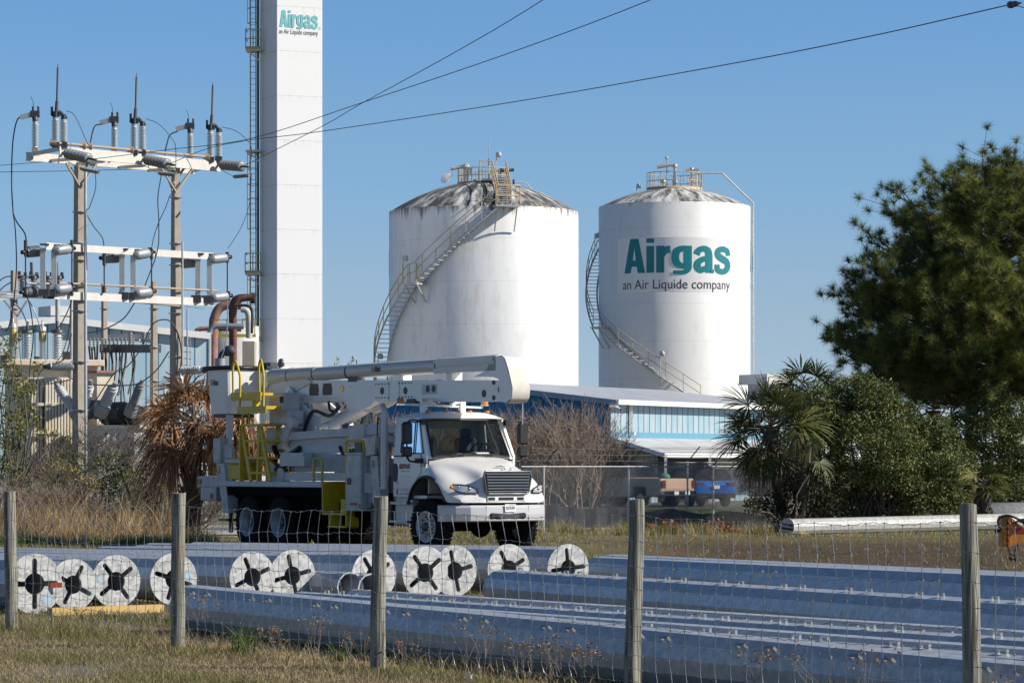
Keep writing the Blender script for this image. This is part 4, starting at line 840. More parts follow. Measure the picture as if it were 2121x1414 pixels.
# ---- insulators
def sheds(L, r, n, core=.5):
    pr = [(0, r * .75), (.06 * L, r * .75)]
    z0, z1 = .08 * L, .92 * L; st = (z1 - z0) / n
    for i in range(n):
        z = z0 + i * st; pr += [(z, r * core), (z + st * .12, r * core), (z + st * .45, r), (z + st * .62, r * .97), (z + st * .7, r * core)]
    return pr + [(.94 * L, r * .75), (L, r * .75)]
def insulator(name, p0, p1, r, n, m, parent):
    d = Vector(p1) - Vector(p0); q = MB(); q.lathe(sheds(d.length, r, n), p0, d, 14, True); return q.build(name, m, parent)
grpS = 'single post insulators along the top beam'; grpP = 'twin post insulators carrying upright rods'; grpX = 'strain insulator strings on the front beam'
words = ['leftmost', 'middle', 'rightmost']
for k, (x, yb, yt) in enumerate(((73, 307, 252), (237, 312, 263), (394, 325, 276))):
    off = 1.5; base = Pf(x, yb, off)
    t = empty('post_insulator', base, 0, ['single grey insulator with a box on top at the left end of the top beam', 'single grey insulator with a box on top between the first two twin insulators', 'single grey insulator with a box on top left of the last twin insulators'][k], 'insulator', grpS)
    insulator('porcelain', Pf(x, yb, off), Pf(x, yt, off), .105, 15, M['insul'], t)
    b = MB(); b.box(base.x - .09, base.x + .09, base.y - .09, base.y + .09, base.z - .2, base.z + .02); b.build('foot', M['concrete'], t)
    b = MB(); top = Pf(x, yt, off); b.lathe([(0, .08), (.14, .09), (.15, .05)], top, (0, 0, 1), 10)
    b.box(top.x - .14, top.x + .12, top.y - .06, top.y + .06, top.z + .12, top.z + .3); b.box(top.x - .09, top.x - .04, top.y - .05, top.y + .05, top.z + .3, top.z + .42); b.box(top.x + .06, top.x + .11, top.y - .05, top.y + .05, top.z + .3, top.z + .42)
    b.build('terminal', M['darksteel'], t)
    b = MB(); b.bar(top + Vector((-.08, 0, .2)), top + Vector((-.42, 0, .12)), .1, .13); b.build('contact_box', M['steel'], t)
    b = MB(); b.tube([top + Vector((-.04, 0, .38)), top + Vector((-.06, 0, .55)), top + Vector((-.12, 0, .7))], .012, 4); b.build('arcing_horn', M['wire'], t)
for k, (xa, xb, yb, yt, tip) in enumerate(((115, 132, 297, 244, 133), (278, 295, 313, 258, 152), (436, 453, 327, 271, 170))):
    base = Pf(xa, yb)
    t = empty('switch_insulator', base, 0, ['twin insulators with the tallest upright rod, left end of the top beam', 'twin insulators with an upright rod in the middle of the top beam', 'twin insulators with an upright rod at the right end of the top beam'][k], 'insulator', grpP)
    for x in (xa, xb): insulator('porcelain', Pf(x, yb + (2 if x == xb else 0)), Pf(x, yt + (4 if x == xb else 0)), .115, 16, M['insul'], t)
    b = MB()
    for x in (xa, xb): p = Pf(x, yb + 5); b.box(p.x - .1, p.x + .1, p.y - .1, p.y + .1, p.z - .05, p.z + .1)
    b.build('foot', M['darksteel'], t)
    b = MB(); pa, pb = Pf(xa, yt - 4), Pf(xb, yt)
    b.lathe([(0, .08), (.2, .07)], Pf(xa, yt + 2), (0, 0, 1), 8); b.lathe([(0, .08), (.14, .07)], Pf(xb, yt + 4), (0, 0, 1), 8)
    b.bar(pa + Vector((-.1, 0, .05)), pa + Vector((.12, 0, .05)), .1, .14); b.tube(spline([pa + Vector((0, 0, .1)), pa.lerp(pb, .5) + Vector((0, 0, .14)), pb + Vector((0, 0, .02)), pb + Vector((.08, 0, -.02))], 4), .05, 6)
    b.box(pa.x - .13, pa.x - .07, pa.y - .05, pa.y + .05, pa.z, pa.z + .25); b.build('switch_head', mat('green_black_metal%d' % k, (.03, .05, .05), .5, .3), t)
    b = MB(); b.tube([pa + Vector((.02, 0, .1)), pa + Vector((.04, 0, .4))], .05, 6); tp = Pf(xa + 5, tip); b.tube([pa + Vector((.04, 0, .4)), pa.lerp(tp, .93)], .03, 6); b.tube([pa.lerp(tp, .93), tp], .012, 4); b.build('switch_blade', mat('blade_brown%d' % k, (.12, .09, .09), .5, .4), t)
for k, (x0, y0, x1, y1) in enumerate(((136, 317, 187, 329), (301, 330, 350, 340), (458, 341, 504, 345))):
    t = empty('strain_insulator', Pf(x0, y0, -.2), 0, ['grey disc insulator string above the left pole', 'grey disc insulator string beside the right pole top', 'grey disc insulator string at the free right end of the beam'][k], 'insulator', grpX)
    a_ = Pf(x0, y0, -.2); c_ = P(x1, y1, a_.y - 1.0); d = c_ - a_; L = d.length; b = MB(); pr = []
    for i in range(7):
        z = L * (i + .3) / 7.4; pr += [(z, .05), (z + .02, .08), (z + .05, .15), (z + .085, .155), (z + .09, .06)]
    b.lathe(pr, a_, d, 18); b.build('disc_string', M['insuldark'], t)
    b = MB(); b.tube([a_ - d.normalized() * .12, a_ + d.normalized() * .1], .04, 6); b.tube([c_ - d.normalized() * .1, c_ + d.normalized() * .3], .035, 6); b.build('clevis', M['darksteel'], t)
    ar = [((167, 349), (206, 357)), ((329, 359), (364, 362)), ((484, 366), (516, 363))][k]
    t2 = empty('surge_arrester', P(*ar[0], a_.y - .6), 0, ['grey cylinder hanging below the left strain insulator', 'grey cylinder hanging below the middle strain insulator', 'grey cylinder hanging below the right strain insulator'][k], 'arrester', 'grey arresters hanging under the strain insulators')
    p, q_ = P(*ar[0], a_.y - .6), P(*ar[1], a_.y - .9); b = MB(); b.lathe(sheds((q_ - p).length, .062, 14, .8), p, q_ - p, 10); b.build('body', M['insuldark'], t2)
    b = MB(); hl = P(x1 + 4 if k != 2 else 516, y1 + 2, a_.y - 1); b.tube([q_, q_ + Vector((.03, 0, .05)), hl], .01, 4); b.cut(); b.tube([p, P(ar[0][0] - 26, ar[0][1] - 14, a_.y - .3)], .01, 4); b.build('lead', M['concrete'], t2)
# horizontal cylinders on the uprights
n = 0
for (xa, ya, xb, yb, dark) in ((82, 520, 54, 522, 1), (112, 519, 146, 515, 0), (246, 533, 216, 534, 1), (278, 529, 310, 523, 0), (404, 543, 374, 545, 1), (435, 537, 470, 533, 0), (78, 604, 51, 605, 1), (114, 600, 147, 596, 0), (280, 608, 313, 604, 0), (438, 617, 472, 613, 0)):
    off = .6 if dark else -.1; p, q_ = Pf(xa, ya, off), Pf(xb, yb, off)
    lb = ['dark ribbed insulator facing left at the upper left of the lower frame', 'smooth grey insulator left of the left pole, upper row', 'dark ribbed insulator between the poles, upper row', 'smooth grey insulator between the poles, upper row', 'dark ribbed insulator just right of the right pole', 'smooth grey insulator at the upper right end of the lower frame', 'dark ribbed insulator facing left at the lower left of the lower frame', 'smooth grey insulator left of the left pole, lower row', 'smooth grey insulator between the poles, lower row', 'smooth grey insulator at the lower right end of the lower frame'][n]
    n += 1; t = empty('line_post_insulator', p, 0, lb, 'insulator', 'horizontal insulators on the lower frame')
    b = MB(); d = q_ - p; L = d.length
    if dark: b.lathe(sheds(L, .16, 9, .88), p, d, 16)
    else: b.lathe([(0, .07), (.05, .13), (.1, .145), (L - .12, .145), (L - .05, .12), (L, .05)], p, d, 16)
    b.build('body', M['insuldark'] if dark else M['pipegrey'], t)
    b = MB(); b.lathe([(0, .04), (.05, .06), (.16, .06), (.18, .03)], q_, d, 8); b.box(q_.x - .05, q_.x + .06, q_.y - .05, q_.y + .05, q_.z - .13, q_.z + .14); b.build('clamp', M['black'], t)
for k, (x, y0, y1) in enumerate(((53, 497, 603), (149, 497, 607), (216, 528, 600), (314, 515, 606), (471, 522, 618))):
    b = MB(); b.tube([Pf(x, y0, -.15), Pf(x, y0 + 22, -.15)], .05, 7); b.tube([Pf(x, y0 + 10, -.15), Pf(x, y1, -.15)], .022, 5); b.tube([Pf(x, y1 - 6, -.15), Pf(x, y1 + 6, -.15)], .05, 6)
    tag(b.build('link_rod', M['wire']), 'thin dark upright rod joining the insulators at ' + ['the left end of the lower frame', 'the left side of the left pole', 'the small pole between the big poles', 'the middle of the lower frame', 'the right end of the lower frame'][k], 'rod', 'upright link rods on the lower frame')
# ---- plain background poles
for x, w, yt, Y, lb in ((29, .20, 560, 104, 'slim concrete pole at the far left behind the transformer'), (216, .17, 588, 104, 'slim concrete pole behind, between the two main poles'), (319, .19, 583, 101, 'square concrete pole left of the right main pole')):
    t = empty('concrete_pole', G(x, Y), 0, lb, 'utility pole', 'slim concrete poles behind the switch frame'); taper_pole(x - 3, x + 3, yt, Y, w * .8, w * 1.25, 'shaft', t)
    b = MB();
    for y in (640, 720, 790): b.lathe([(0, w * .82), (.03, w * .82)], G(x, Y, EYE + (HZ - y) * Y / FPX), (0, 0, 1), 8)
    b.build('strap', M['wirelight'], t)
for x, yt, Y, r, lb in ((119, 618, 106, .07, 'thin white steel post left of the left pole'), (148, 620, 100, .045, 'very thin white post right beside the left pole'), (388, 640, 110, .03, 'thin antenna mast right of the right pole')):
    b = MB(); b.tube([G(x, Y), P(x, yt, Y)], r, 8)
    if r < .04:
        for i in range(5): yy = 700 + i * 14; b.tube([P(x - 8, yy, Y), P(x + 8, yy + 1, Y)], .02, 4)
        for xo in (-8, 6): b.tube([P(x + xo, 698, Y), P(x + xo, 768, Y)], .012, 4)
        b.tube([P(x - 6, 634, Y), P(x + 36, 639, Y)], .015, 4); b.tube([P(x, 622, Y), P(x, 645, Y)], .012, 4)
    tag(b.build('steel_post', M['dirtywhite'] if r > .04 else M['steel']), lb, 'post')
# left structure with bundles of leads
t = empty('lead_frame', G(30, 103), 0, 'steel arm with a bundle of pale leads at the left edge', 'frame')
b = MB(); b.bar(P(-10, 620, 103), P(80, 600, 104), .1, .12); b.bar(P(-10, 605, 103), P(60, 612, 104), .06, .06); b.bar(P(36, 655, 103), P(8, 622, 103), .06, .06); b.bar(P(36, 655, 103), P(56, 622, 103), .06, .06)
for i in range(5): b.tube([P(-10, 606 + i * 3, 102.8), P(56, 600 + i * 4, 102.8)], .018, 4)
b.build('arm', M['steel'], t)
for i, x in enumerate((46, 70, 100, 122)):
    Y = 106; t2 = empty('bus_support', P(x, 610, Y), 0, 'grey insulator with a clamp on top, ' + ['first', 'second', 'third', 'fourth'][i] + ' from the left behind the lower frame', 'insulator', 'small insulators behind the lower frame')
    insulator('porcelain', P(x, 606, Y), P(x, 578, Y), .13, 6, M['insuldark'], t2)
    b = MB(); b.lathe([(0, .1), (.12, .12), (.13, .05)], P(x, 580, Y), (0, 0, 1), 8); b.box(P(x, 570, Y).x - .14, P(x, 570, Y).x - .05, Y - .05, Y + .05, P(x, 572, Y).z, P(x, 562, Y).z); b.box(P(x, 570, Y).x + .05, P(x, 570, Y).x + .14, Y - .05, Y + .05, P(x, 572, Y).z, P(x, 564, Y).z); b.box(P(x, 570, Y).x - .16, P(x, 570, Y).x + .16, Y - .05, Y + .05, P(x, 577, Y).z, P(x, 571, Y).z)
    if i in (1, 3): b.tube([P(x - 4, 570, Y), P(x - 5, 543, Y)], .05, 6)
    b.build('clamp', M['darksteel'], t2)
# ---- transformer
YT = 100.0
tf = empty('transformer', G(100, YT), 0, 'large cream transformer with rust streaks and radiator fins', 'transformer')
def wbox(mb, x0, x1, y0, y1, Y, d, bev=0.0):
    p, q_ = P(x0, y1, Y), P(x1, y0, Y); mb.box(p.x, q_.x, Y, Y + d, p.z, q_.z, None, bev)
b = MB(); wbox(b, 10, 178, 758, 1000, YT, 2.4); b.build('tank', M['creamrust'], tf)
b = MB(); wbox(b, -20, 185, 744, 757, YT - .35, 3.1, .02); b.build('lid', M['creamrust'], tf)
b = MB(); wbox(b, 20, 200, 764, 784, YT - .02, .02)
b.build('cover_flange', M['cream'], tf)
b = MB()
for gx0 in (58, 88, 114):
    if b.v: b.cut()
    for i in range(4 if gx0 < 100 else 5): x = gx0 + i * 6.3; wbox(b, x, x + 4.6, 790, 960, YT - .75, .6, .01); b.sphere(P(x + 2.3, 787, YT - .7), .055, 8, 6)
for y in (834, 892): wbox(b, 58, 84, y, y + 6, YT - .79, .05); wbox(b, 87, 117, y, y + 6, YT - .79, .05)
b.build('radiator', M['creamrust'], tf)
b = MB(); b.tube([P(58, 787, YT - .5), P(140, 787, YT - .5)], .09, 8); b.tube([P(58, 955, YT - .5), P(140, 955, YT - .5)], .08, 8); b.build('header_pipe', M['creamrust'], tf)
for x, yt, r, brown in ((27, 700, .11, 1), (57, 690, .165, 0), (88, 706, .115, 1), (119, 690, .165, 0)):
    q_ = MB(); p0, p1 = P(x, 748, YT + 1.2), P(x, yt, YT + 1.2); q_.lathe(sheds((p1 - p0).length, r, 9, .62), p0, (0, 0, 1), 14); bsh = q_.build('bushing', M['insul'], tf)
    q_ = MB()
    if brown: q_.lathe([(-.02, r * .8), (.05, r * 1.0), (.28, r * 1.0), (.3, r * .8)], p1, (0, 0, 1), 12); bb = q_.build('oil_glass', M['insulbrown'], tf); q_ = MB(); q_.lathe([(.3, r), (.42, r * .95), (.46, .03), (.62, .03)], p1, (0, 0, 1), 12); q_.build('cap', M['steel'], tf)
    else: q_.lathe([(0, r * 1.15), (.1, r * 1.2), (.12, .05), (.35, .04)], p1, (0, 0, 1), 12); q_.build('cap', M['darksteel'], tf)
b = MB(); wbox(b, 70, 80, 738, 746, YT + .5, .5); wbox(b, 128, 150, 728, 746, YT + 1.4, .6); wbox(b, 0, 20, 735, 746, YT + .8, .5); b.build('relay_box', M['darksteel'], tf)
# ---- breaker with slanted bushings
bk = empty('circuit_breaker', G(235, 98), 0, 'grey circuit breaker with slanted ribbed bushings behind the bare brush', 'breaker')
b = MB(); wbox(b, 176, 213, 772, 890, 99.5, 1.4); b.build('control_cabinet', M['cream'], bk)
b = MB(); wbox(b, 172, 217, 767, 772, 99.4, 1.6); b.build('cabinet_top', M['rustpale'], bk)
b = MB(); wbox(b, 176, 288, 886, 990, 97.6, 1.4); b.build('lower_cabinet', M['white_matt'], bk)
b = MB(); wbox(b, 172, 292, 880, 887, 97.5, 1.7); b.build('shelf', M['creamrust'], bk)
for (x0, y0, x1, y1, r) in ((152, 848, 120, 800, .15), (174, 842, 186, 796, .15), (216, 838, 236, 800, .17), (276, 838, 292, 795, .14)):
    p0, p1 = P(x0, y0, 97), P(x1, y1, 96.6); q_ = MB(); d = p1 - p0; q_.lathe(sheds(d.length, r, 10, .68), p0, d, 14); q_.build('bushing', M['insul'] if r != .14 else M['insuldark'], bk)
    q_ = MB(); q_.lathe([(-.35, r * 1.35), (-.05, r * 1.3), (0, r)], p0, d, 14); q_.lathe([(d.length, r * .5), (d.length + .15, r * .4)], p0, d, 8); q_.build('bushing_base', M['pipegrey'], bk)
b = MB()
for x, y, r in ((190, 848, .28), (240, 856, .34), (268, 860, .3)): b.lathe([(-.4, r), (.35, r)], P(x, y, 98), (.8, -.6, 0), 16); b.cut()
b.build('breaker_tank', M['darksteel'], bk)
b = MB(); wbox(b, 205, 285, 842, 872, 98.2, .9); b.build('duct', M['pipegrey'], bk)
# rack with fuses
rk = empty('fuse_rack', G(265, 102), 0, 'dark steel arm with a row of small insulators and hanging black leads', 'fuse rack')
b = MB(); b.bar(P(212, 722, 103.5), P(328, 722, 101), .2, .24); b.build('arm', M['darksteel'], rk)
b = MB(); b.bar(P(124, 697, 106), P(312, 697, 105), .1, .16); b.bar(P(124, 703, 106), P(290, 704, 105), .1, .05); b.build('upper_beam', M['beamwhite'], rk)
b = MB()
for i in range(12):
    x = 186 + i * 8.2; Y = 103; p0 = P(x, 700, Y); L = 26 * Y / FPX
    b.lathe([(0, .02)] + [(L * (j + .5) / 5 + dz, rr_) for j in range(5) for dz, rr_ in ((-.02, .02), (0, .055), (.02, .02))] + [(L, .02)], p0 - Vector((0, 0, L)), (0, 0, 1), 7)
for x in (270, 298): p0 = P(x, 712, 102); b.lathe(sheds(.35, .09, 4), p0, (0, 0, 1), 10)
b.build('insulator_row', M['insuldark'], rk)
b = MB(); r_ = random.Random(5)
for i in range(17):
    x = 184 + i * 6.0; y0 = 715 + r_.uniform(-4, 4); x2 = 196 + i * 4.6 + r_.uniform(-12, 12)
    b.tube(spline([P(x, y0, 102.6), P(x + r_.uniform(-4, 8), y0 + 45, 102.6), P(x2, 830 + r_.uniform(-20, 25), 102)], 5), r_.uniform(.016, .035), 5)
b.build('hanging_lead', M['wire'], rk)
# line post insulators on the pole sides, station post and small box
for lb, a_, c_, m_ in (('blue grey ribbed insulator lying left of the left pole', (152, 760, 94.6), (104, 759, 94.4), M['insul']), ('grey ribbed insulator lying right of the right pole', (372, 767, 97.2), (420, 766, 97.0), M['insul'])):
    t = empty('side_insulator', P(*a_), 0, lb, 'insulator', 'ribbed insulators lying sideways on the big poles'); insulator('porcelain', P(*a_), P(*c_), .125, 14, m_, t)
    b = MB(); d = (P(*c_) - P(*a_)).normalized(); b.lathe([(0, .1), (.12, .06), (.25, .03)], P(*c_), d, 8); b.build('end_fitting', M['darksteel'], t)
t = empty('station_post', P(370, 860, 96.5), 0, 'fat grey stacked bushing in front of the right pole foot', 'insulator')
b = MB(); p0 = P(370, 900, 96.5); L = 122 * 96.5 / FPX; pr = [(0, .12)]
for i in range(7): z = i * L * .095 + .1; pr += [(z, .11), (z + .04, .12), (z + .1, .18), (z + .13, .17), (z + .14, .11)]
pr += [(L * .76, .12), (L * .77, .15), (L * .97, .15), (L, .11)]
b.lathe(pr, p0, (0, 0, 1), 16); b.build('porcelain', M['insul'], t)
t = empty('small_cabinet', G(341, 99.5), 0, 'grey box with a short white insulator between the right poles', 'cabinet'); b = MB(); wbox(b, 338, 356, 820, 960, 99.5, .5); b.build('box', M['pipegrey'], t)
b = MB(); b.bar(P(330, 818, 99.6), P(430, 818, 99.6), .1, .05); b.build('shelf', M['pipegrey'], t); insulator('porcelain', P(341, 816, 99.5), P(341, 794, 99.5), .07, 4, M['dirtywhite'], t)

def twist(root, names, deg):            # turn each housing a little towards the sun, about its own centre
    for o in children(root):
        if o.name.split('.')[0] in names:
            n_ = len(o.data.vertices); a = np.empty(n_ * 3, 'f'); o.data.vertices.foreach_get('co', a); a = a.reshape(-1, 3); c = Vector(tuple((a.max(0) + a.min(0)) / 2)); o.data.transform(Matrix.Translation(c) @ Matrix.Rotation(R_(deg), 4, 'Z') @ Matrix.Translation(-c))
twist(tf, ('tank', 'lid', 'cover_flange', 'radiator'), 17); twist(bk, ('control_cabinet', 'cabinet_top', 'lower_cabinet', 'shelf'), 28)
# ---- cables
CB = [
 ('thick black lead looping down from the leftmost single insulator', [(48, 243), (35, 250), (26, 300), (24, 380), (27, 440)], 95, .022, 'wire'),
 ('dark lead dropping to the left end of the lower frame', [(27, 440), (35, 460), (52, 485), (54, 510)], 95, .022, 'wire'),
 ('long dark lead hanging below the knot at the left edge', [(27, 440), (32, 480), (34, 560), (26, 640), (14, 684), (-5, 670)], 95, .02, 'wire'),
 ('thin wire arching right from the left twin insulators', [(138, 230), (155, 240), (178, 290), (184, 302)], 94, .012, 'wire'),
 ('thick lead curving left from the middle single insulator', [(212, 257), (196, 262), (188, 290), (186, 303)], 95.5, .022, 'wire'),
 ('thin wire arching right from the middle twin insulators', [(302, 246), (330, 258), (358, 290), (364, 310), (364, 360)], 96, .012, 'wire'),
 ('thick lead curving left from the right single insulator', [(368, 272), (352, 280), (344, 305), (341, 322)], 98, .022, 'wire'),
 ('thin wire arching right from the right twin insulators', [(460, 263), (490, 272), (515, 294), (521, 310), (521, 330)], 97, .012, 'wire'),
 ('pale cable hanging between the beams left of the right pole', [(334, 364), (327, 410), (329, 460), (326, 520), (300, 592)], 96.5, .018, 'wire'),
 ('cable curving off the right pole below the top beam', [(353, 402), (343, 430), (330, 458), (319, 490), (313, 520)], 96.6, .014, 'wire'),
 ('cable hanging down beside the left pole', [(197, 350), (198, 390), (185, 430), (178, 445), (180, 560)], 94.2, .014, 'wire'),
 ('cable swinging right from the left pole to the middle rod', [(178, 442), (195, 470), (213, 495), (216, 530)], 95, .018, 'wire'),
 ('thin wire running down to the right end of the lower frame', [(521, 360), (517, 420), (500, 470), (472, 515)], 98.5, .01, 'wire'),
 ('long slack cable from the lower frame to the transformer side', [(279, 627), (255, 660), (215, 682), (178, 690)], 95.5, .022, 'wire'),
 ('slack cable running low across to the right pole', [(350, 728), (325, 765), (290, 792), (250, 798), (170, 795)], 96, .022, 'wire'),
 ('cable looping over to the small square pole', [(310, 682), (320, 668), (335, 662), (352, 665), (368, 690), (376, 730), (373, 772)], 97, .022, 'wire'),
 ('cable slanting down behind the left pole', [(310, 682), (290, 725), (262, 760), (235, 775), (185, 850)], 97, .02, 'wire'),
 ('pale lead from the right end rod down to the bucket', [(471, 622), (471, 670), (465, 720), (455, 750)], 97, .018, 'wirelight'),
 ('lead sagging between the transformer bushings', [(45, 692), (52, 684), (70, 682), (90, 688), (112, 684), (128, 668), (146, 630), (149, 610)], 97.5, .02, 'wire'),
 ('short lead between the two brown topped bushings', [(27, 694), (38, 686), (48, 675)], 98, .018, 'wire'),
 ('pale leads bending down to the brown topped bushing', [(55, 615), (72, 645), (84, 680), (88, 700)], 99, .02, 'wirelight'),
 ('pale lead bending down to the tall left bushing', [(20, 620), (42, 640), (55, 668), (60, 690)], 99, .02, 'wirelight'),
 ('dark lead hanging below the left end of the lower frame', [(57, 615), (65, 650), (69, 700), (62, 760), (62, 790), (75, 800)], 96, .02, 'wire'),
 ('lead looping under the side insulator', [(148, 690), (135, 740), (110, 755)], 94.2, .02, 'wire'),
 ('black loop below the side insulator', [(100, 760), (85, 768), (78, 785), (84, 795), (120, 792), (152, 784)], 94.3, .018, 'wire'),
 ('lead from the right side insulator down to the palm', [(412, 776), (398, 795), (378, 802)], 96.8, .018, 'wire'),
 ('pale bare bus bar slanting to the small cabinet', [(290, 794), (315, 800), (340, 808)], 98, .02, 'wirelight'),
 ('dark lead hanging beside the left pole down to the transformer', [(147, 618), (143, 680), (130, 730), (112, 756)], 94.6, .014, 'wire'),
 ('pale lead bundle entering at the left edge, upper strand', [(-10, 590), (8, 575), (25, 572), (48, 570)], 104, .022, 'wirelight'),
 ('pale lead bundle entering at the left edge, lower strand', [(-10, 612), (10, 592), (35, 580), (78, 566)], 104, .022, 'wirelight'),
 ('dark slack wires at the left edge above the shrub', [(-10, 690), (8, 700), (20, 730)], 98, .022, 'wire'),
]
for lb, pts, Y, r, m_ in CB:
    b = MB(); b.tube(spline([P(x, y, Y + (x - pts[0][0]) * .004) for x, y in pts], 6), r * .9, 5); tag(b.build('cable', M[m_]), lb, 'cable', 'cables and leads of the substation')
# overhead lines: span from the dead-end strings to far poles outside the picture on the right, nearer the viewer
LN = [
 ('power line rising most steeply to the top of the picture', [(506, 343, 96.5), (667, 262, 88), (750, 214, 83), (940, 110, 73), (1125, 0, 66), (1500, -250, 55)]),
 ('power line leaving at the top above the left tank', [(190, 330, 93), (350, 310, 90), (520, 287, 86), (750, 213, 80), (1050, 112, 72), (1348, 0, 66), (1800, -190, 57)]),
 ('lowest power line crossing to the upper right corner', [(352, 339, 95), (430, 308, 92), (520, 290, 88), (667, 272, 83), (1060, 212, 72), (1500, 135, 62), (1800, 76, 57), (2092, 10, 53)]),
 ('thin line entering at the left edge below the top beam, higher one', [(-40, 346, 100), (60, 338, 99), (130, 333, 97)]),
 ('thin line entering at the left edge below the top beam, lower one', [(-40, 357, 101), (150, 354, 99.5), (300, 350, 98.5)]),
]
for i, (lb, pts) in enumerate(LN):
    b = MB(); b.tube(spline([P(x, y, Y) for x, y, Y in pts], 10), .0095 if i < 3 else .009, 5); tag(b.build('power_line', M['wire']), lb, 'power line', 'overhead lines')
t = empty('line_insulator', P(2100, 9, 53), 0, 'dark fitting on the line in the upper right corner', 'insulator')
p0, p1 = P(2090, 11, 53), P(2140, 2, 52); b = MB(); d = p1 - p0; b.lathe([(0, .02), (.03, .055), (.12, .06), (.16, .02), (.24, .02), (.26, .05), (.30, .05), (.33, .02), (.5, .02)], p0, d, 10); b.build('fitting', M['darksteel'], t)
b = MB(); b.tube(spline([P(2103, 10, 53), P(2112, 14, 53), P(2135, 20, 52)]), .008, 4); b.build('jumper', M['wire'], t)

# ================================================================== bucket truck
TH = R_(34); TO = (-.80, 67.34, 0)
tr = empty('bucket_truck', TO, math.atan2(-math.cos(TH), math.sin(TH)), 'white utility bucket truck parked behind the steel poles, its boom folded over the cab', 'truck')
def tb(mb, name, m, parent=None): 
    o = mb.build(name, m, parent or tr, world=False); return o
def mirror_y(f):
    for s_ in (1, -1): f(s_)
# --- wheels
def tyre(xc, yc, side, dual=False, steer=0.0):
    # side -1 = outer face toward -y
    rot = Matrix.Translation((xc, yc, .55)) @ Matrix.Rotation(steer, 4, 'Z')
    q = MB(); w = .30; R0 = .55; pr = [(-w / 2, .31), (-w / 2 + .01, .42), (-w / 2 + .03, .50), (-w / 2 + .06, R0 - .015), (w / 2 - .06, R0 - .015), (w / 2 - .03, .50), (w / 2 - .01, .42), (w / 2, .31)]
    q.lathe(pr, (0, 0, 0), (0, 1, 0), 48, True, False)
    for k in range(40):
        a = 2 * math.pi * k / 40
        for j, (y0, y1) in enumerate(((-w / 2 + .045, -.045), (-.035, .035), (.045, w / 2 - .045))):
            Mk = Matrix.Rotation(a + (j % 2) * math.pi / 40, 4, 'Y'); q.box(-.030, .030, y0, y1, R0 - .03, R0 + .008, Mk)
    q.v = [rot @ Vector(v) for v in q.v]
    wh = tb(q, 'wheel', M['rubber'])
    q = MB(); s_ = side
    deep = .17 if dual else .06
    q.lathe([(s_ * w / 2 * 1.02, .31), (s_ * w / 2 * 1.02, .28), (s_ * (w / 2 - deep), .26), (s_ * (w / 2 - deep + .0), .15), (s_ * (w / 2 - deep + (.06 if not dual else .03)), .13), (s_ * (w / 2 - deep + (.06 if not dual else .03)), .0)], (0, 0, 0), (0, 1, 0), 32, True, False)
    q.v = [rot @ Vector(v) for v in q.v]; rim = tb(q, 'rim', M['pipegrey'] if dual else M['dirtywhite'], wh)
    q = MB(); yy = s_ * (w / 2 - deep + .005)
    for k in range(10):
        a = 2 * math.pi * k / 10; q.lathe([(0, .026), (s_ * .012, .026)], (.205 * math.cos(a), yy, .205 * math.sin(a)), (0, 1, 0), 10)
        q.lathe([(0, .014), (s_ * .03, .014)], (.15 * math.cos(a + .3), yy, .15 * math.sin(a + .3)), (0, 1, 0), 6)
    q.lathe([(0, .10), (s_ * .09, .09), (s_ * .10, .04)], (0, yy, 0), (0, 1, 0), 14)
    q.v = [rot @ Vector(v) for v in q.v]; tb(q, 'hub', M['darksteel'], wh)
tyre(0.08, -1.0, -1, steer=.10); tyre(0.08, 1.0, 1, steer=.10)
for x in (-5.6, -6.95): tyre(x, -1.06, -1, True); tyre(x, -.74, -1, True); tyre(x, 1.06, 1, True); tyre(x, .74, 1, True)
# --- chassis
b = MB()
for y in (-.42, .42): b.box(-8.9, .75, y - .04, y + .04, .78, 1.06)
for x in (-8, -6.3, -4.6, -3, -1.4, .1): b.box(x - .05, x + .05, -.4, .4, .82, 1.0)
b.tube([(.08, -.95, .55), (.08, .95, .55)], .08, 8); b.sphere((.08, .15, .52), .2)
for x in (-5.6, -6.95): b.tube([(x, -.95, .55), (x, .95, .55)], .09, 8); b.sphere((x, 0, .55), .24)
for y in (-.42, .42): b.box(-.6, .75, y - .05, y + .05, .62, .68)
b.box(-.2, .7, -.35, .35, .75, 1.35); b.box(.3, .75, -.5, .5, .62, .72); b.tube([(.3, -.7, .48), (.3, .75, .5)], .03, 6)
b.box(-8.0, -3.9, -1.0, 1.0, 1.06, 1.30); b.box(-2.9, -1.5, -1.0, -.5, .70, 1.2)
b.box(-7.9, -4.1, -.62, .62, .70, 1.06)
b.box(-4.1, -1.3, -.8, .8, .62, 1.0)  # black filler boxes stand in for shade between the axles
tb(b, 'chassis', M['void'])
b = MB(); b.box(-2.1, -1.35, -1.1, -.55, .55, 1.05, None, .05); tb(b, 'fuel_tank', M['darksteel'])
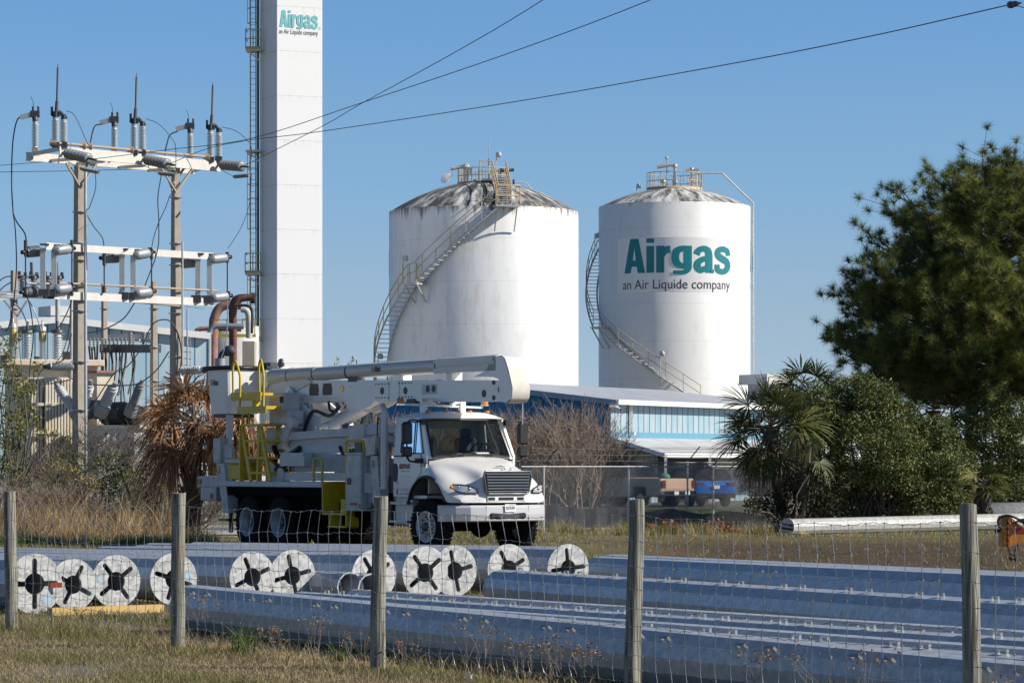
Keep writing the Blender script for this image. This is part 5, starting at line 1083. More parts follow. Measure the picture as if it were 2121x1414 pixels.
# --- cab shell
cab = MB()
W0, W1 = 1.06, .97           # half widths at belt and at roof
def side_pts(pts, s_, th=.05):   # polygon in (x,z), follows the tumblehome
    o = []; i_ = []
    for x, z in pts:
        w = W0 if z < 1.95 else W0 - (W0 - W1) * (z - 1.95) / .8
        o.append(Vector((x, s_ * w, z))); i_.append(Vector((x, s_ * (w - th), z)))
    n_ = len(pts); cab.add(o + i_, [tuple(range(n_)), tuple(range(2 * n_ - 1, n_ - 1, -1))] + [(k, (k + 1) % n_, n_ + (k + 1) % n_, n_ + k) for k in range(n_)])
wx0, wx1, wz0, wz1 = -.98, -.27, 2.00, 2.62
def arch(x): t_ = (x - .08) / .70; return .95 + .60 * math.sqrt(max(0, 1 - t_ * t_))
for s_ in (-1, 1):
    lowp = [(-1.25, 1.14), (-.62, 1.14)] + [(x, arch(x)) for x in (-.6, -.55, -.48, -.4, -.3, -.2, -.1)] + [(-.05, 1.62), (-.05, 1.93), (-.04, wz0), (-1.25, wz0)]
    # split into convex bands so the polygon never folds
    side_pts([(-1.25, 1.14), (-.62, 1.14), (-.6, 1.30), (-1.25, 1.30)], s_)
    side_pts([(-1.25, 1.30), (-.6, 1.30), (-.5, arch(-.5)), (-1.25, arch(-.5))], s_)
    side_pts([(-1.25, arch(-.5)), (-.5, arch(-.5)), (-.3, arch(-.3)), (-1.25, arch(-.3))], s_)
    side_pts([(-1.25, arch(-.3)), (-.3, arch(-.3)), (-.05, arch(-.05)), (-1.25, arch(-.05))], s_)
    side_pts([(-1.25, arch(-.05)), (-.05, arch(-.05)), (-.03, 1.95), (-.06, wz0), (-1.25, wz0)], s_)
    side_pts([(-1.25, wz0), (wx0, wz0), (wx0, wz1), (-1.25, wz1)], s_)
    side_pts([(-.22, wz0), (-.06, wz0), (-.33, wz1), (-.42, wz1)], s_)
    side_pts([(-1.25, wz1), (-.33, wz1), (-.37, 2.70), (-1.25, 2.70)], s_)
# rear wall with a window opening
for y0, y1, z0, z1_ in ((-1.0, 1.0, 1.14, 2.05), (-1.0, -.75, 2.05, 2.5), (.75, 1.0, 2.05, 2.5), (-.97, .97, 2.5, 2.74)): cab.box(-1.29, -1.25, y0, y1, z0, z1_)
cab.box(-1.25, -.1, -1.0, 1.0, 1.10, 1.16)
# roof : crowned loft
vs = []; nx, ny = 9, 12
for i in range(nx + 1):
    x = -1.30 + (-.28 + 1.30) * i / nx; ed = 1 - ((i / nx - .5) * 2) ** 6
    for j in range(ny + 1):
        y = -1 + 2 * j / ny; yy = y * (W1 + .01); e2 = 1 - abs(y) ** 6
        vs.append((x, yy, 2.68 + .13 * min(ed, 1) * e2 + .02 * e2))
fs = [(i * (ny + 1) + j, i * (ny + 1) + j + 1, (i + 1) * (ny + 1) + j + 1, (i + 1) * (ny + 1) + j) for i in range(nx) for j in range(ny)]
cab.add(vs, fs, True)
# windscreen surround: header and a pillar skin rising from the cowl
def ws(u_, v_, out=0.0):    # windscreen surface, u in -1..1, v 0..1
    hw = .99 + (.90 - .99) * v_; x = .09 + (-.30 - .09) * v_ - .13 * u_ * u_ + out; return Vector((x, u_ * hw, 1.90 + .80 * v_))
def strip(mb, u0, u1, v0, v1, n_=10, out=0.0, th=.0):
    vs = [ws(u0 + (u1 - u0) * i / n_, v0 + (v1 - v0) * j / 4, out) for i in range(n_ + 1) for j in range(5)]
    mb.add(vs, [(i * 5 + j, (i + 1) * 5 + j, (i + 1) * 5 + j + 1, i * 5 + j + 1) for i in range(n_) for j in range(4)], True)
strip(cab, -1.06, 1.06, .955, 1.03); strip(cab, -1.07, -.93, -.02, 1.0, 3); strip(cab, .93, 1.07, -.02, 1.0, 3)
for k in range(2): cab.box(-.06, -.02, -1.0, 1.0, 1.2, 1.85)
tb(cab, 'cab', M['white'])
g_ = MB(); strip(g_, -.93, .93, .05, .955, 14, .004); wsg = tb(g_, 'windscreen', M['glass'])
b = MB(); edge = [ws(-.93 + 1.86 * i / 12, .05, .012) for i in range(13)] + [ws(.93, .05 + .905 * j / 5, .012) for j in range(1, 6)] + [ws(.93 - 1.86 * i / 12, .955, .012) for i in range(1, 13)] + [ws(-.93, .955 - .905 * j / 5, .012) for j in range(1, 6)]
b.tube(edge, .022, 6); b.bar(ws(.66, .06, .01), ws(.60, .95, .01), .015, .01)
bb = MB(); strip(bb, -.93, .93, -.02, .07, 14, .012); tb(bb, 'cowl', M['black'])
tb(b, 'windscreen_gasket', M['black'])
b = MB()
for (u0, v0, u1, v1) in ((-.62, .05, -.06, .13), (.18, .05, .66, .14)):
    b.bar(ws(u0, v0, .03), ws(u1, v1, .03), .018, .018); b.bar(ws(u0 + .1, v0, .05), ws((u0 + u1) / 2 + .1, (v0 + v1) / 2, .05), .02, .02)
tb(b, 'wiper', M['black'])
for s_ in (-1, 1):
    b = MB(); wq = lambda x, z, o=0: Vector((x, s_ * ((W0 if z < 1.95 else W0 - (W0 - W1) * (z - 1.95) / .8) - .02 + o), z))
    pl = [(wx0, wz0 + .02), (-.55, wz0 + .0), (-.13, wz0 + .0), (-.37, wz1), (wx0, wz1)]
    b.add([wq(*p) for p in pl], [tuple(range(len(pl)))]); tb(b, 'side_window', M['glass'])
    b = MB(); ring = pl + [pl[0]]; b.tube([wq(x, z, .022) for x, z in ring], .016, 5); b.bar(wq(-.50, wz0, .02), wq(-.53, wz1, .02), .02, .02); tb(b, 'window_seal', M['black'])
b = MB(); b.add([(-1.27, -.75, 2.05), (-1.27, .75, 2.05), (-1.27, .75, 2.5), (-1.27, -.75, 2.5)], [(0, 1, 2, 3)]); tb(b, 'rear_window', M['glass'])
# door lines, handle, step
b = MB(); y = -(W0 + .002); 
for (x0, z0, x1, z1_) in ((-1.17, 1.18, -1.17, 2.66), (-1.17, 1.18, -.66, 1.18), (-.22, 1.62, -.22, 1.98), (-.66, 1.18, -.44, 1.42), (-.44, 1.42, -.22, 1.62)): b.bar((x0, y + (0 if z1_ < 2 else .03), z0), (x1, y + (.0 if z1_ < 2 else .09), z1_), .008, .012)
tb(b, 'door_seam', M['greyink'])
b = MB(); b.prism([(-.05, -.16), (.02, -.2), (.09, -.15), (.11, 0), (.09, .14), (.02, .18), (-.05, .17)], (-1.19, -W0 - .012, 1.62), (1, 0, 0), (0, 0, 1), (0, .02, 0)); tb(b, 'quarter_vent', M['black'])
b = MB(); b.box(-1.2, -.85, -W0 - .03, -W0, 1.93, 1.96); tb(b, 'door_handle', M['black'])
for x0 in (-1.15,):
    b = MB(); b.box(-1.25, -.64, -1.14, -.8, .98, 1.03); b.box(-1.25, -.64, -1.16, -.85, .62, .66); b.box(-1.27, -.62, -1.0, -.85, .58, 1.12); tb(b, 'cab_step', M['steel'])
# lettering on the door and hood side
def side_text(name, txt, x0, x1, z0, z1_, y, m_, **k):     # read from the right side: left of the text is toward the rear
    return flat_text(name, txt, abs(x1 - x0), z1_ - z0, (x0, y, z0), (1, 0, 0), (0, 0, 1), m_, tr, False, **k)
side_text('door_lettering', 'BRINK', -1.03, -.60, 1.69, 1.79, -W0 - .006, M['redink'], shear=.25, offset=.02)
side_text('door_lettering', 'CONSTRUCTORS, INC.', -.97, -.62, 1.625, 1.655, -W0 - .006, M['ink'])
side_text('door_lettering', 'a Quanta Services Company', -.98, -.62, 1.525, 1.55, -W0 - .006, M['greyink'])
side_text('door_lettering', 'DOT', -1.12, -1.04, 1.36, 1.44, -W0 - .006, M['greyink'])
side_text('door_lettering', 'USDOT  460513', -.98, -.68, 1.245, 1.275, -W0 - .006, M['greyink'])
side_text('door_lettering', 'GVW 77000', -.98, -.68, 1.19, 1.22, -W0 - .006, M['greyink'])
b = MB(); b.box(-1.13, -1.08, -W0 - .006, -W0, 1.19, 1.28); tb(b, 'door_sticker', M['red'])
# --- hood and wings
st = [(-.10, [(0, 1.955), (.45, 1.945), (.84, 1.90), (1.0, 1.80), (1.06, 1.68), (1.065, 1.5)]),
      (.12, [(0, 1.915), (.42, 1.905), (.74, 1.86), (.90, 1.74), (1.08, 1.66), (1.135, 1.53)]),
      (.35, [(0, 1.865), (.38, 1.855), (.66, 1.81), (.80, 1.68), (1.06, 1.615), (1.16, 1.48)]),
      (.60, [(0, 1.805), (.36, 1.795), (.60, 1.75), (.72, 1.59), (1.02, 1.54), (1.165, 1.36)]),
      (.82, [(0, 1.745), (.34, 1.735), (.56, 1.69), (.66, 1.50), (.96, 1.44), (1.15, 1.24)]),
      (1.00, [(0, 1.685), (.33, 1.675), (.53, 1.635), (.62, 1.40), (.88, 1.34), (1.09, 1.16)]),
      (1.14, [(0, 1.625), (.33, 1.62), (.50, 1.58), (.58, 1.30), (.78, 1.24), (.97, 1.10)])]
b = MB(); rows = []
for x, pr in st:
    zb_ = arch(x) if x < .76 else 1.03
    yo = pr[-1][0]; pr2 = pr + [(yo + .005, (pr[-1][1] * 2 + zb_) / 3), (yo, min(zb_, pr[-1][1] - .02))]
    L_ = [Vector((x + .06 - .10 * (y / 1.1) ** 2 * (1 if x > .6 else 0), y, z)) for y, z in pr2]
    rows.append([Vector((p.x, -p.y, p.z)) for p in reversed(L_[1:])] + L_)
m_ = len(rows[0]); vs = [p for r_2 in rows for p in r_2]
b.add(vs, [(i * m_ + j, i * m_ + j + 1, (i + 1) * m_ + j + 1, (i + 1) * m_ + j) for i in range(len(rows) - 1) for j in range(m_ - 1)], True)
# nose: from last row down to the valance
last = rows[-1]; low = [Vector((p.x + (.05 if abs(p.y) < .6 else 0), p.y, 1.03)) for p in last]; n0 = len(last)
b.add(last + low, [(j, j + 1, n0 + j + 1, n0 + j) for j in range(n0 - 1)], False)
hood = tb(b, 'hood', M['white'])
sb = hood.modifiers.new('s', 'SUBSURF'); sb.levels = 2; sb.render_levels = 2
bm = bmesh.new(); bm.from_mesh(hood.data); bmesh.ops.remove_doubles(bm, verts=bm.verts, dist=.002); bm.to_mesh(hood.data); bm.free()
hood.data.polygons.foreach_set('use_smooth', [True] * len(hood.data.polygons))
for s_ in (-1, 1):   # black arch trim and inner liner
    xs = [-.60, -.58, -.52, -.42, -.28, -.1, .08, .26, .42, .55, .66, .74, .77]; b = MB()
    b.tube([(-.62, s_ * 1.12, .98)] + [(x, s_ * (1.13 if x > -.2 else 1.10), arch(x) - .015) for x in xs], .035, 6); tb(b, 'arch_trim', M['black'])
    b = MB(); vs = []
    for x in xs:
        for y in (s_ * 1.10, s_ * .55): vs.append((x, y, arch(x) - .02))
    b.add(vs, [(2 * i, 2 * i + 2, 2 * i + 3, 2 * i + 1) for i in range(len(xs) - 1)], True); b.add([(-.6, s_ * .56, .8), (.77, s_ * .56, .8), (.6, s_ * .56, 1.5), (-.45, s_ * .56, 1.5)], [(0, 1, 2, 3)]); tb(b, 'arch_liner', mat('liner%d' % s_, (.12, .12, .12), .7))
# grille
gx_ = 1.265
b = MB(); fp = [(-.53, 1.64), (.53, 1.64), (.56, 1.55), (.50, 1.24), (.44, 1.20), (-.44, 1.20), (-.50, 1.24), (-.56, 1.55)]
b.prism(fp, (gx_ - .02, 0, 0), (0, 1, 0), (0, 0, 1), (.03, 0, 0)); tb(b, 'grille_opening', M['black'])
b = MB(); ring = [Vector((gx_ + .012, y, z)) for y, z in fp]; b.tube(ring + [ring[0]], .022, 6); tb(b, 'grille_frame', mat('grille_grey', (.18, .18, .18), .35, .6))
b = MB()
for i in range(7): z = 1.25 + i * .057; hw = .47 + .05 * i / 7; b.bar((gx_ + .028, -hw, z), (gx_ + .028, hw, z), .03, .022)
tb(b, 'grille_bar', mat('grille_bar_grey', (.30, .30, .31), .3, .8))
b = MB()
for y0, y1 in ((-.44, -.28), (-.2, .16), (.24, .40)): b.box(gx_ - .04, gx_ + .0, y0, y1, 1.075, 1.135, None, .01)
tb(b, 'lower_intake', M['black'])
b = MB(); b.box(gx_ - .06, gx_ - .012, -.46, .46, 1.05, 1.16, None, .01); tb(b, 'lower_panel', M['white'])
# oval badge and marker sticker on the hood top
b = MB(); b.lathe([(0, .02), (.012, .02)], (1.16, 0, 1.68), (.4, 0, 1), 8)
vs = [(1.19 + .0, .12 * math.cos(a), 1.685 + .035 * math.sin(a)) for a in [2 * math.pi * i / 20 for i in range(20)]]; b.tube([(x + .03, y, z) for x, y, z in vs] + [(vs[0][0] + .03, vs[0][1], vs[0][2])], .008, 5); tb(b, 'hood_badge', M['chrome'])
b = MB(); b.prism([(-.09, 0), (.09, 0), (.09, .10), (-.09, .10)], (1.03, -.02, 1.735), (0, 1, 0), (-.27, 0, .07), (0, 0, .006)); b.prism([(0, .12), (.1, .12), (.02, .19)], (1.03, -.02, 1.735), (0, 1, 0), (-.27, 0, .07), (0, 0, .006)); tb(b, 'hood_sticker', M['ink'])
flat_text('hood_number', 'QR033', .30, .095, (-.17, -1.085, 1.725), (1, -.02, 0), (0, .0, 1), M['ink'], tr, False, offset=.01)
# headlights
for s_ in (-1, 1):
    pts_ = [(1.17, .66, 1.29), (1.17, .64, 1.22), (1.09, .86, 1.21), (.97, 1.02, 1.25), (.86, 1.08, 1.34), (.90, 1.05, 1.385), (1.02, .93, 1.38), (1.12, .78, 1.345)]
    pts_ = [Vector((x + .03, s_ * y, z)) for x, y, z in pts_]; c_ = sum(pts_, Vector()) / len(pts_) + Vector((.05, s_ * .03, 0)); b = MB()
    b.add(pts_ + [c_], [(k, (k + 1) % 8, 8) for k in range(8)], True); hl = tb(b, 'headlight', M['lens'])
    b = MB(); b.tube(pts_ + [pts_[0]], .014, 5); tb(b, 'frame', M['black'], hl)
    b = MB(); b.sphere(c_ + Vector((.008, -s_ * .1, 0)), .045); b.sphere(c_ + Vector((-.03, s_ * .12, .03)), .03); tb(b, 'reflector', M['chrome'], hl)
    b = MB(); b.sphere((.93, s_ * 1.09, 1.33), .035); tb(b, 'turn_signal', M['amber'])
# bumper
b = MB(); prf = [(-1.14, .62), (-1.16, .80), (-1.05, 1.02), (-.82, 1.20), (-.5, 1.27), (0, 1.30), (.5, 1.27), (.82, 1.20), (1.05, 1.02), (1.16, .80), (1.14, .62)]
vs = []
for y, x in prf:
    for z, o_ in ((.66, -.03), (.68, 0), (.80, .015), (.93, .01), (.98, -.03)): vs.append((x + o_, y, z))
    vs.append((x - .16, y * .97, .98)); vs.append((x - .16, y * .97, .66))
n_ = 7; b.add(vs, [(i * n_ + j, i * n_ + (j + 1) % n_, (i + 1) * n_ + (j + 1) % n_, (i + 1) * n_ + j) for i in range(len(prf) - 1) for j in range(n_)], False)
b.add(vs[:7], [tuple(range(7))]); b.add(vs[-7:], [tuple(range(7))]); bump = tb(b, 'bumper', mat('bumper_grey', (.58, .58, .60), .35, .1, coat=.3, var=.05))
b = MB(); b.box(1.20, 1.322, -.43, .43, .715, .83, None, .03); tb(b, 'bumper_slot', M['black'])
b = MB(); b.box(1.318, 1.328, -.24, .24, .735, .80); tb(b, 'bumper_grating', M['darksteel'])
b = MB()
for y in (-.5, .5): b.tube([(1.28, y, .69), (1.28, y, .97)], .005, 4)
tb(b, 'bumper_seam', M['greyink'])
b = MB(); b.box(1.325, 1.335, -.10, .16, .845, 1.0, None, .003); pl_ = tb(b, 'number_plate', M['sticker'])
flat_text('plate_number', 'E557HW', .21, .065, (1.338, -.075, .89), (0, 1, 0), (0, 0, 1), M['ink'], pl_, False, offset=.015)
b = MB(); b.box(1.336, 1.339, .0, .14, .975, .99); tb(b, 'plate_sticker', M['bluetape'])
# roof lamps, boom rest, beacons
b = MB()
for y in (-.72, -.28, 0.02, .30, .72): b.sphere((-.52, y, 2.83), .05, 10, 6, .7); b.cut()
for k_ in (0,): pass
tb(b, 'clearance_light', M['amber'])
b = MB(); 
for y in (-.47, .45): b.bar((-1.05, y, 2.78), (-1.05, y, 3.10), .10, .12); b.bar((-1.05, y, 3.08), (-1.05, y * .4, 2.98), .08, .06)
b.bar((-1.05, -.55, 3.08), (-1.05, .55, 3.08), .10, .07); b.bar((-1.05, -1.0, 2.98), (-1.05, .95, 2.93), .04, .04); b.box(-1.25, -.85, -.55, .55, 2.76, 2.80); tb(b, 'boom_rest', M['white'])
for y in (-1.02, 1.0):
    b = MB(); b.lathe([(0, .085), (.03, .085)], (-1.05, y, 2.96), (0, 0, 1), 12); tb(b, 'beacon_base', M['chrome'])
    b = MB(); b.lathe([(0, .075), (.1, .07), (.12, .04)], (-1.05, y, 2.99), (0, 0, 1), 12); tb(b, 'beacon', M['amber'])
# mirrors
for s_ in (-1, 1):
    yy = s_ * 1.38; b = MB(); b.box(-.30, -.18, yy - .11, yy + .11, 2.18, 2.60, None, .03); b.box(-.30, -.18, yy - .11, yy + .11, 1.93, 2.13, None, .03); tb(b, 'mirror', M['black'])
    b = MB(); b.tube(spline([(-.24, s_ * 1.0, 2.62), (-.24, s_ * 1.25, 2.66), (-.24, yy, 2.60)], 4), .02, 6); b.tube([(-.24, yy, 2.6), (-.24, yy, 1.9)], .02, 6); b.tube(spline([(-.24, yy, 1.95), (-.24, s_ * 1.3, 1.84), (-.22, s_ * 1.06, 1.84)], 4), .022, 6); b.box(-.3, -.14, s_ * 1.10 - .06, s_ * 1.10 + .06, 1.80, 1.90); b.box(-.3, -.2, s_ * 1.0 - .05, s_ * 1.0 + .05, 2.56, 2.68); tb(b, 'mirror_arm', M['black'])
b = MB(); b.tube([(-.2, 1.35, 2.3), (-.2, 1.36, 3.0)], .01, 5); tb(b, 'antenna', M['steel'])
# interior
b = MB()
for y in (-.55, .5): b.box(-.98, -.55, y - .25, y + .25, 1.55, 1.75, None, .05); b.box(-1.08, -.92, y - .25, y + .25, 1.7, 2.32, None, .05); b.box(-1.06, -.94, y - .13, y + .13, 2.32, 2.50, None, .04)
tb(b, 'cab_seat', M['seat'])
b = MB(); b.box(-.42, -.02, -.92, .92, 1.5, 1.92, None, .05); b.box(-.42, -.14, -.25, .8, 1.9, 1.99, None, .04); tb(b, 'dashboard', M['dash'])
b = MB(); Mx = Matrix.Translation((-.5, .5, 2.06)) @ Matrix.Rotation(R_(-55), 4, 'Y'); b.tube([Mx @ Vector((.2 * math.cos(a), .2 * math.sin(a), 0)) for a in [2 * math.pi * i / 24 for i in range(25)]], .016, 6); b.tube([Mx @ Vector((-.2, 0, 0)), Mx @ Vector((.2, 0, 0))], .014, 5); tb(b, 'steering_wheel', M['black'])
b = MB(); b.box(-.30, -.1, .05, .35, 1.99, 2.01, Matrix.Rotation(.1, 4, 'Y')); b.box(-.3, -.1, -.45, -.15, 1.93, 2.0); tb(b, 'papers', M['clutter'])
# exhaust stack
b = MB(); b.tube([(-1.50, -1.12, 1.28), (-1.50, -1.12, 2.78)], .085, 14); b.tube(spline([(-1.5, -1.12, 2.75), (-1.5, -1.12, 2.86), (-1.58, -1.12, 2.97)], 5), .062, 12); st_ = tb(b, 'exhaust_stack', M['steel'])
b = MB()
for i in range(26): z = 1.34 + i * .054; b.box(-1.545, -1.515, -1.218, -1.195, z, z + .022)
b.tube([(-1.70, -1.15, 1.7), (-1.72, -1.15, 1.9), (-1.72, -1.15, 2.65), (-1.66, -1.15, 2.72)], .018, 6); tb(b, 'heat_shield_slot', M['darksteel'])
# --- deck and body
b = MB(); b.box(-8.15, -3.82, -1.22, 1.22, 1.30, 1.42, None, .01); tb(b, 'deck', M['white_matt'])
b = MB(); b.box(-3.8, -2.8, -.5, 1.2, 1.0, 1.95); b.box(-2.8, -1.45, -.9, 1.2, 1.0, 1.55); tb(b, 'floor_and_sun_block', M['dirtywhite'])  # first box built taller to block the sun from the step well
b = MB(); b.box(-8.0, -3.86, -1.19, 1.19, 1.12, 1.29); b.box(-7.9, -3.95, -.88, .88, .62, 1.12); tb(b, 'under_deck_shade', M['void'])  # black boxes painting the shade below the deck
# yellow steps box ahead of the rear wheels
b = MB(); b.box(-3.82, -2.84, -1.2, -.55, .74, .78); b.box(-3.82, -3.78, -1.2, -.55, .74, 1.42); b.box(-2.88, -2.84, -1.2, -.55, .74, 1.9); b.box(-3.8, -2.86, -.60, -.55, .74, 1.40); b.box(-3.4, -2.86, -1.0, -.6, .78, 1.06); b.box(-3.55, -2.84, -1.22, -.9, .48, .52); b.box(-3.55, -3.51, -1.2, -.9, .48, .76); b.box(-2.88, -2.84, -1.2, -.9, .48, .76)
tb(b, 'yellow_step_well', M['yellow'])
def hoop(x0, x1, z0, z1_, y, r=.03, r2=None):
    q = MB(); q.tube(spline([(x0, y, z0), (x0, y, z1_ - .09), (x0 + .02, y, z1_ - .03), (x0 + .08, y, z1_), (x1 - .08, y, z1_), (x1 - .02, y, z1_ - .03), (x1, y, z1_ - .09), (x1, y, z0)], 3), r, 7); tb(q, 'grab_rail', M['yellow'])
hoop(-4.18, -3.84, 1.42, 1.90, -1.18); hoop(-3.02, -2.32, 1.6, 2.25, -1.1)
# white outrigger cabinets
b = MB(); b.box(-2.78, -2.20, -1.25, -.5, .83, 1.97, None, .015); b.box(-2.83, -2.18, -1.24, -.5, 1.97, 2.02, None, .01); tb(b, 'side_cabinet', M['dirtywhite'])
b = MB(); b.box(-2.70, -2.58, -1.268, -1.25, 1.37, 1.50, None, .02); tb(b, 'cabinet_latch', M['darksteel'])
b = MB(); b.box(-2.2, -1.9, -1.1, -.5, .9, 1.9); b.box(-2.3, -2.05, -1.05, -.6, 2.02, 2.25); b.box(-2.15, -1.85, -1.2, -.9, 1.2, 1.6); tb(b, 'hose_panel', M['pipegrey'])
b = MB(); b.box(-2.62, -2.35, -1.14, -1.1, 2.02, 2.22); tb(b, 'control_panel', M['darksteel'])
b = MB(); b.box(-2.6, -2.35, -1.27, -1.25, .95, 1.0); tb(b, 'side_marker', M['red'])
b = MB(); b.box(-2.28, -2.21, -1.28, -1.25, .90, .97); tb(b, 'side_marker', M['amber'])
b = MB(); b.prism([(-2.06, 1.95), (-1.72, 1.98), (-1.68, 2.33), (-2.04, 2.33)], (0, -1.22, 0), (1, 0, 0), (0, 0, 1), (0, .3, 0)); b.prism([(-1.90, 1.95), (-1.66, 1.95), (-1.50, .95), (-1.80, .95)], (0, -1.2, 0), (1, 0, 0), (0, 0, 1), (0, .22, 0)); tb(b, 'outrigger', M['dirtywhite'])
flat_text('outrigger_mark', 'T&B', .10, .14, (-1.84, -1.206, 1.72), (1, 0, 0), (0, 0, 1), M['ink'], tr, False)
# stowed lattice of beams between turret and cab (auxiliary boom, beams)
b = MB(); b.bar((-6.2, -.70, 2.36), (-1.4, -.70, 2.50), .25, .16); b.bar((-3.3, -.72, 2.42), (-2.7, -.72, 2.46), .3, .30); tb(b, 'stowed_upper_beam', M['white_matt'])
b = MB(); b.prism([(-5.9, 2.06), (-3.2, 2.14), (-2.95, 2.36), (-6.1, 2.30)], (0, -.72, 0), (1, 0, 0), (0, 0, 1), (0, .35, 0)); b.prism([(-5.7, 1.98), (-3.55, 2.02), (-3.5, 2.18), (-5.6, 2.17)], (0, -.86, 0), (1, 0, 0), (0, 0, 1), (0, .14, 0)); tb(b, 'stowed_box_boom', M['white_matt'])
b = MB()
for i in range(7): x = -4.9 + i * .52; b.tube([(x, -.70, 2.44), (x, -.70, 2.58)], .018, 5)
tb(b, 'hose_peg', M['sticker'])
b = MB(); b.tube([(-2.75, -.65, 2.52), (-1.35, -.5, 2.02)], .13, 14); b.tube([(-2.2, -.2, 2.5), (-1.3, -.1, 2.2)], .12, 12); tb(b, 'lift_cylinder', M['white'])
b = MB(); b.box(-5.6, -3.0, -.95, -.6, 1.62, 2.0); tb(b, 'long_bin', M['pipegrey'])
b = MB(); b.bar((-5.7, -.98, 1.52), (-3.0, -.98, 1.52), .15, .17); b.prism([(-6.5, 1.42), (-5.85, 1.42), (-6.1, 1.75), (-6.5, 1.95)], (0, -1.0, 0), (1, 0, 0), (0, 0, 1), (0, .1, 0)); b.lathe([(0, .16), (.12, .16)], (-5.75, -1.08, 1.55), (0, 1, 0), 18); tb(b, 'lower_beam', M['white_matt'])
b = MB(); b.prism([(-5.62, 1.74), (-4.62, 1.74), (-4.60, 1.88), (-4.66, 2.02), (-5.56, 2.02), (-5.64, 1.9)], (0, -1.16, 0), (1, 0, 0), (0, 0, 1), (0, .35, 0)); tb(b, 'tool_box', M['white_matt'])
b = MB(); b.prism([(-6.85, 2.02), (-6.05, 2.02), (-6.05, 2.56), (-6.85, 2.56)], (0, -.78, 0), (1, 0, 0), (0, 0, 1), (0, .9, 0)); b.prism([(-6.3, 2.1), (-6.05, 2.1), (-5.45, 2.75), (-5.75, 2.75)], (0, -.86, 0), (1, 0, 0), (0, 0, 1), (0, .1, 0)); b.lathe([(0, .14), (.14, .14)], (-5.62, -.92, 2.66), (0, 1, 0), 16); tb(b, 'turret_base', M['white_matt'])
b = MB(); b.tube(spline([(-6.35, -.88, 2.15), (-6.1, -.92, 1.96), (-5.6, -.95, 1.97), (-5.2, -.92, 2.12)], 6), .06, 8)
for i in range(4): b.tube(spline([(-6.4, -.8 - i * .04, 1.9 - i * .03), (-6.0, -1.0, 1.75 - i * .04), (-5.5, -1.05, 1.9 - i * .08)], 5), .03, 6)
b.tube(spline([(-3.6, -.9, 2.14), (-3.4, -.95, 2.0), (-3.1, -.95, 1.98)], 5), .035, 6)
tb(b, 'hydraulic_hose', M['black'])
b = MB(); b.lathe([(0, .55), (.18, .55)], (-6.1, 0, 1.98), (0, 0, 1), 28); b.lathe([(0, .42), (.6, .38)], (-6.1, 0, 1.4), (0, 0, 1), 24); tb(b, 'rotation_bearing', M['white_matt'])
# turret and its side boxes
b = MB()
for y in (-.38, .34): b.prism([(-6.3, 2.1), (-5.6, 2.1), (-5.25, 2.55), (-5.2, 2.78), (-5.5, 2.8), (-6.1, 3.1), (-6.6, 3.45), (-6.9, 3.2), (-6.5, 2.7)], (0, y, 0), (1, 0, 0), (0, 0, 1), (0, .05, 0))
b.box(-6.2, -5.4, -.35, .35, 2.1, 2.2); b.tube([(-6.6, -.42, 3.28), (-6.6, .42, 3.28)], .09, 12); b.tube([(-5.3, -.42, 2.6), (-5.3, .42, 2.6)], .08, 12); tb(b, 'turret', M['white'])
b = MB(); b.box(-6.62, -5.98, -.86, -.42, 2.62, 3.30, None, .04); b.box(-6.05, -5.72, -.9, -.5, 2.62, 2.92, None, .03); tb(b, 'control_housing', M['white_matt'])
b = MB(); b.box(-6.12, -5.98, -.875, -.86, 3.08, 3.22, None, .01); tb(b, 'housing_port', M['black'])
b = MB(); b.box(-6.2, -5.55, -.3, .3, 2.2, 2.75); b.tube(spline([(-5.9, -.4, 2.5), (-5.5, -.42, 2.9), (-5.0, -.3, 2.8), (-4.7, -.25, 3.0)], 5), .04, 6); b.box(-4.9, -4.6, -.1, .3, 2.3, 2.6); tb(b, 'turret_machinery', M['darksteel'])
b = MB(); b.tube([(-5.3, 0, 2.62), (-4.0, 0, 3.02)], .17, 16); b.tube([(-4.2, 0, 2.95), (-3.5, 0, 3.15)], .10, 12); tb(b, 'boom_cylinder', M['white'])
# lower boom
b = MB()
for y in (-.27, .22): b.prism([(-6.95, 3.20), (-6.70, 3.56), (-6.3, 3.58), (1.45, 3.42), (1.62, 3.35), (1.66, 3.2), (1.62, 3.07), (1.42, 3.00), (-3.2, 3.10), (-3.4, 3.0), (-4.05, 2.84), (-4.35, 2.92), (-4.4, 3.10), (-6.6, 3.09)][::-1], (0, y, 0), (1, 0, 0), (0, 0, 1), (0, .05, 0))
b.bar((-6.4, 0, 3.555), (1.45, 0, 3.40), .46, .03); b.bar((-4.3, 0, 3.10), (1.45, 0, 3.02), .46, .03); tb(b, 'lower_boom', M['white'])
b = MB()
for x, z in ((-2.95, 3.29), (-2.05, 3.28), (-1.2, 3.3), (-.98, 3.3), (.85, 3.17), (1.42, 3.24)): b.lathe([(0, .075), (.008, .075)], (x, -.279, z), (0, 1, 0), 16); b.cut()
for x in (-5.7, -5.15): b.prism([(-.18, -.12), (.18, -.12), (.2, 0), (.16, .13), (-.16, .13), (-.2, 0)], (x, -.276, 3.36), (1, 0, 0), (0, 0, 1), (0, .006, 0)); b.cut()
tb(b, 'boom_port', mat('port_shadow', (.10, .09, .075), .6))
b = MB()
for xc in (-2.95, -2.05):
    for dx in (-.24, -.12, 0, .12, .24):
        for dz in (-.14, .14): b.lathe([(0, .016), (.012, .016)], (xc + dx, -.284, 3.29 + dz), (0, 1, 0), 7)
for xc in (-2.68, -2.28):
    for i in range(10): b.lathe([(0, .010), (.01, .010)], (xc, -.284, 3.08 + i * .042), (0, 1, 0), 6)
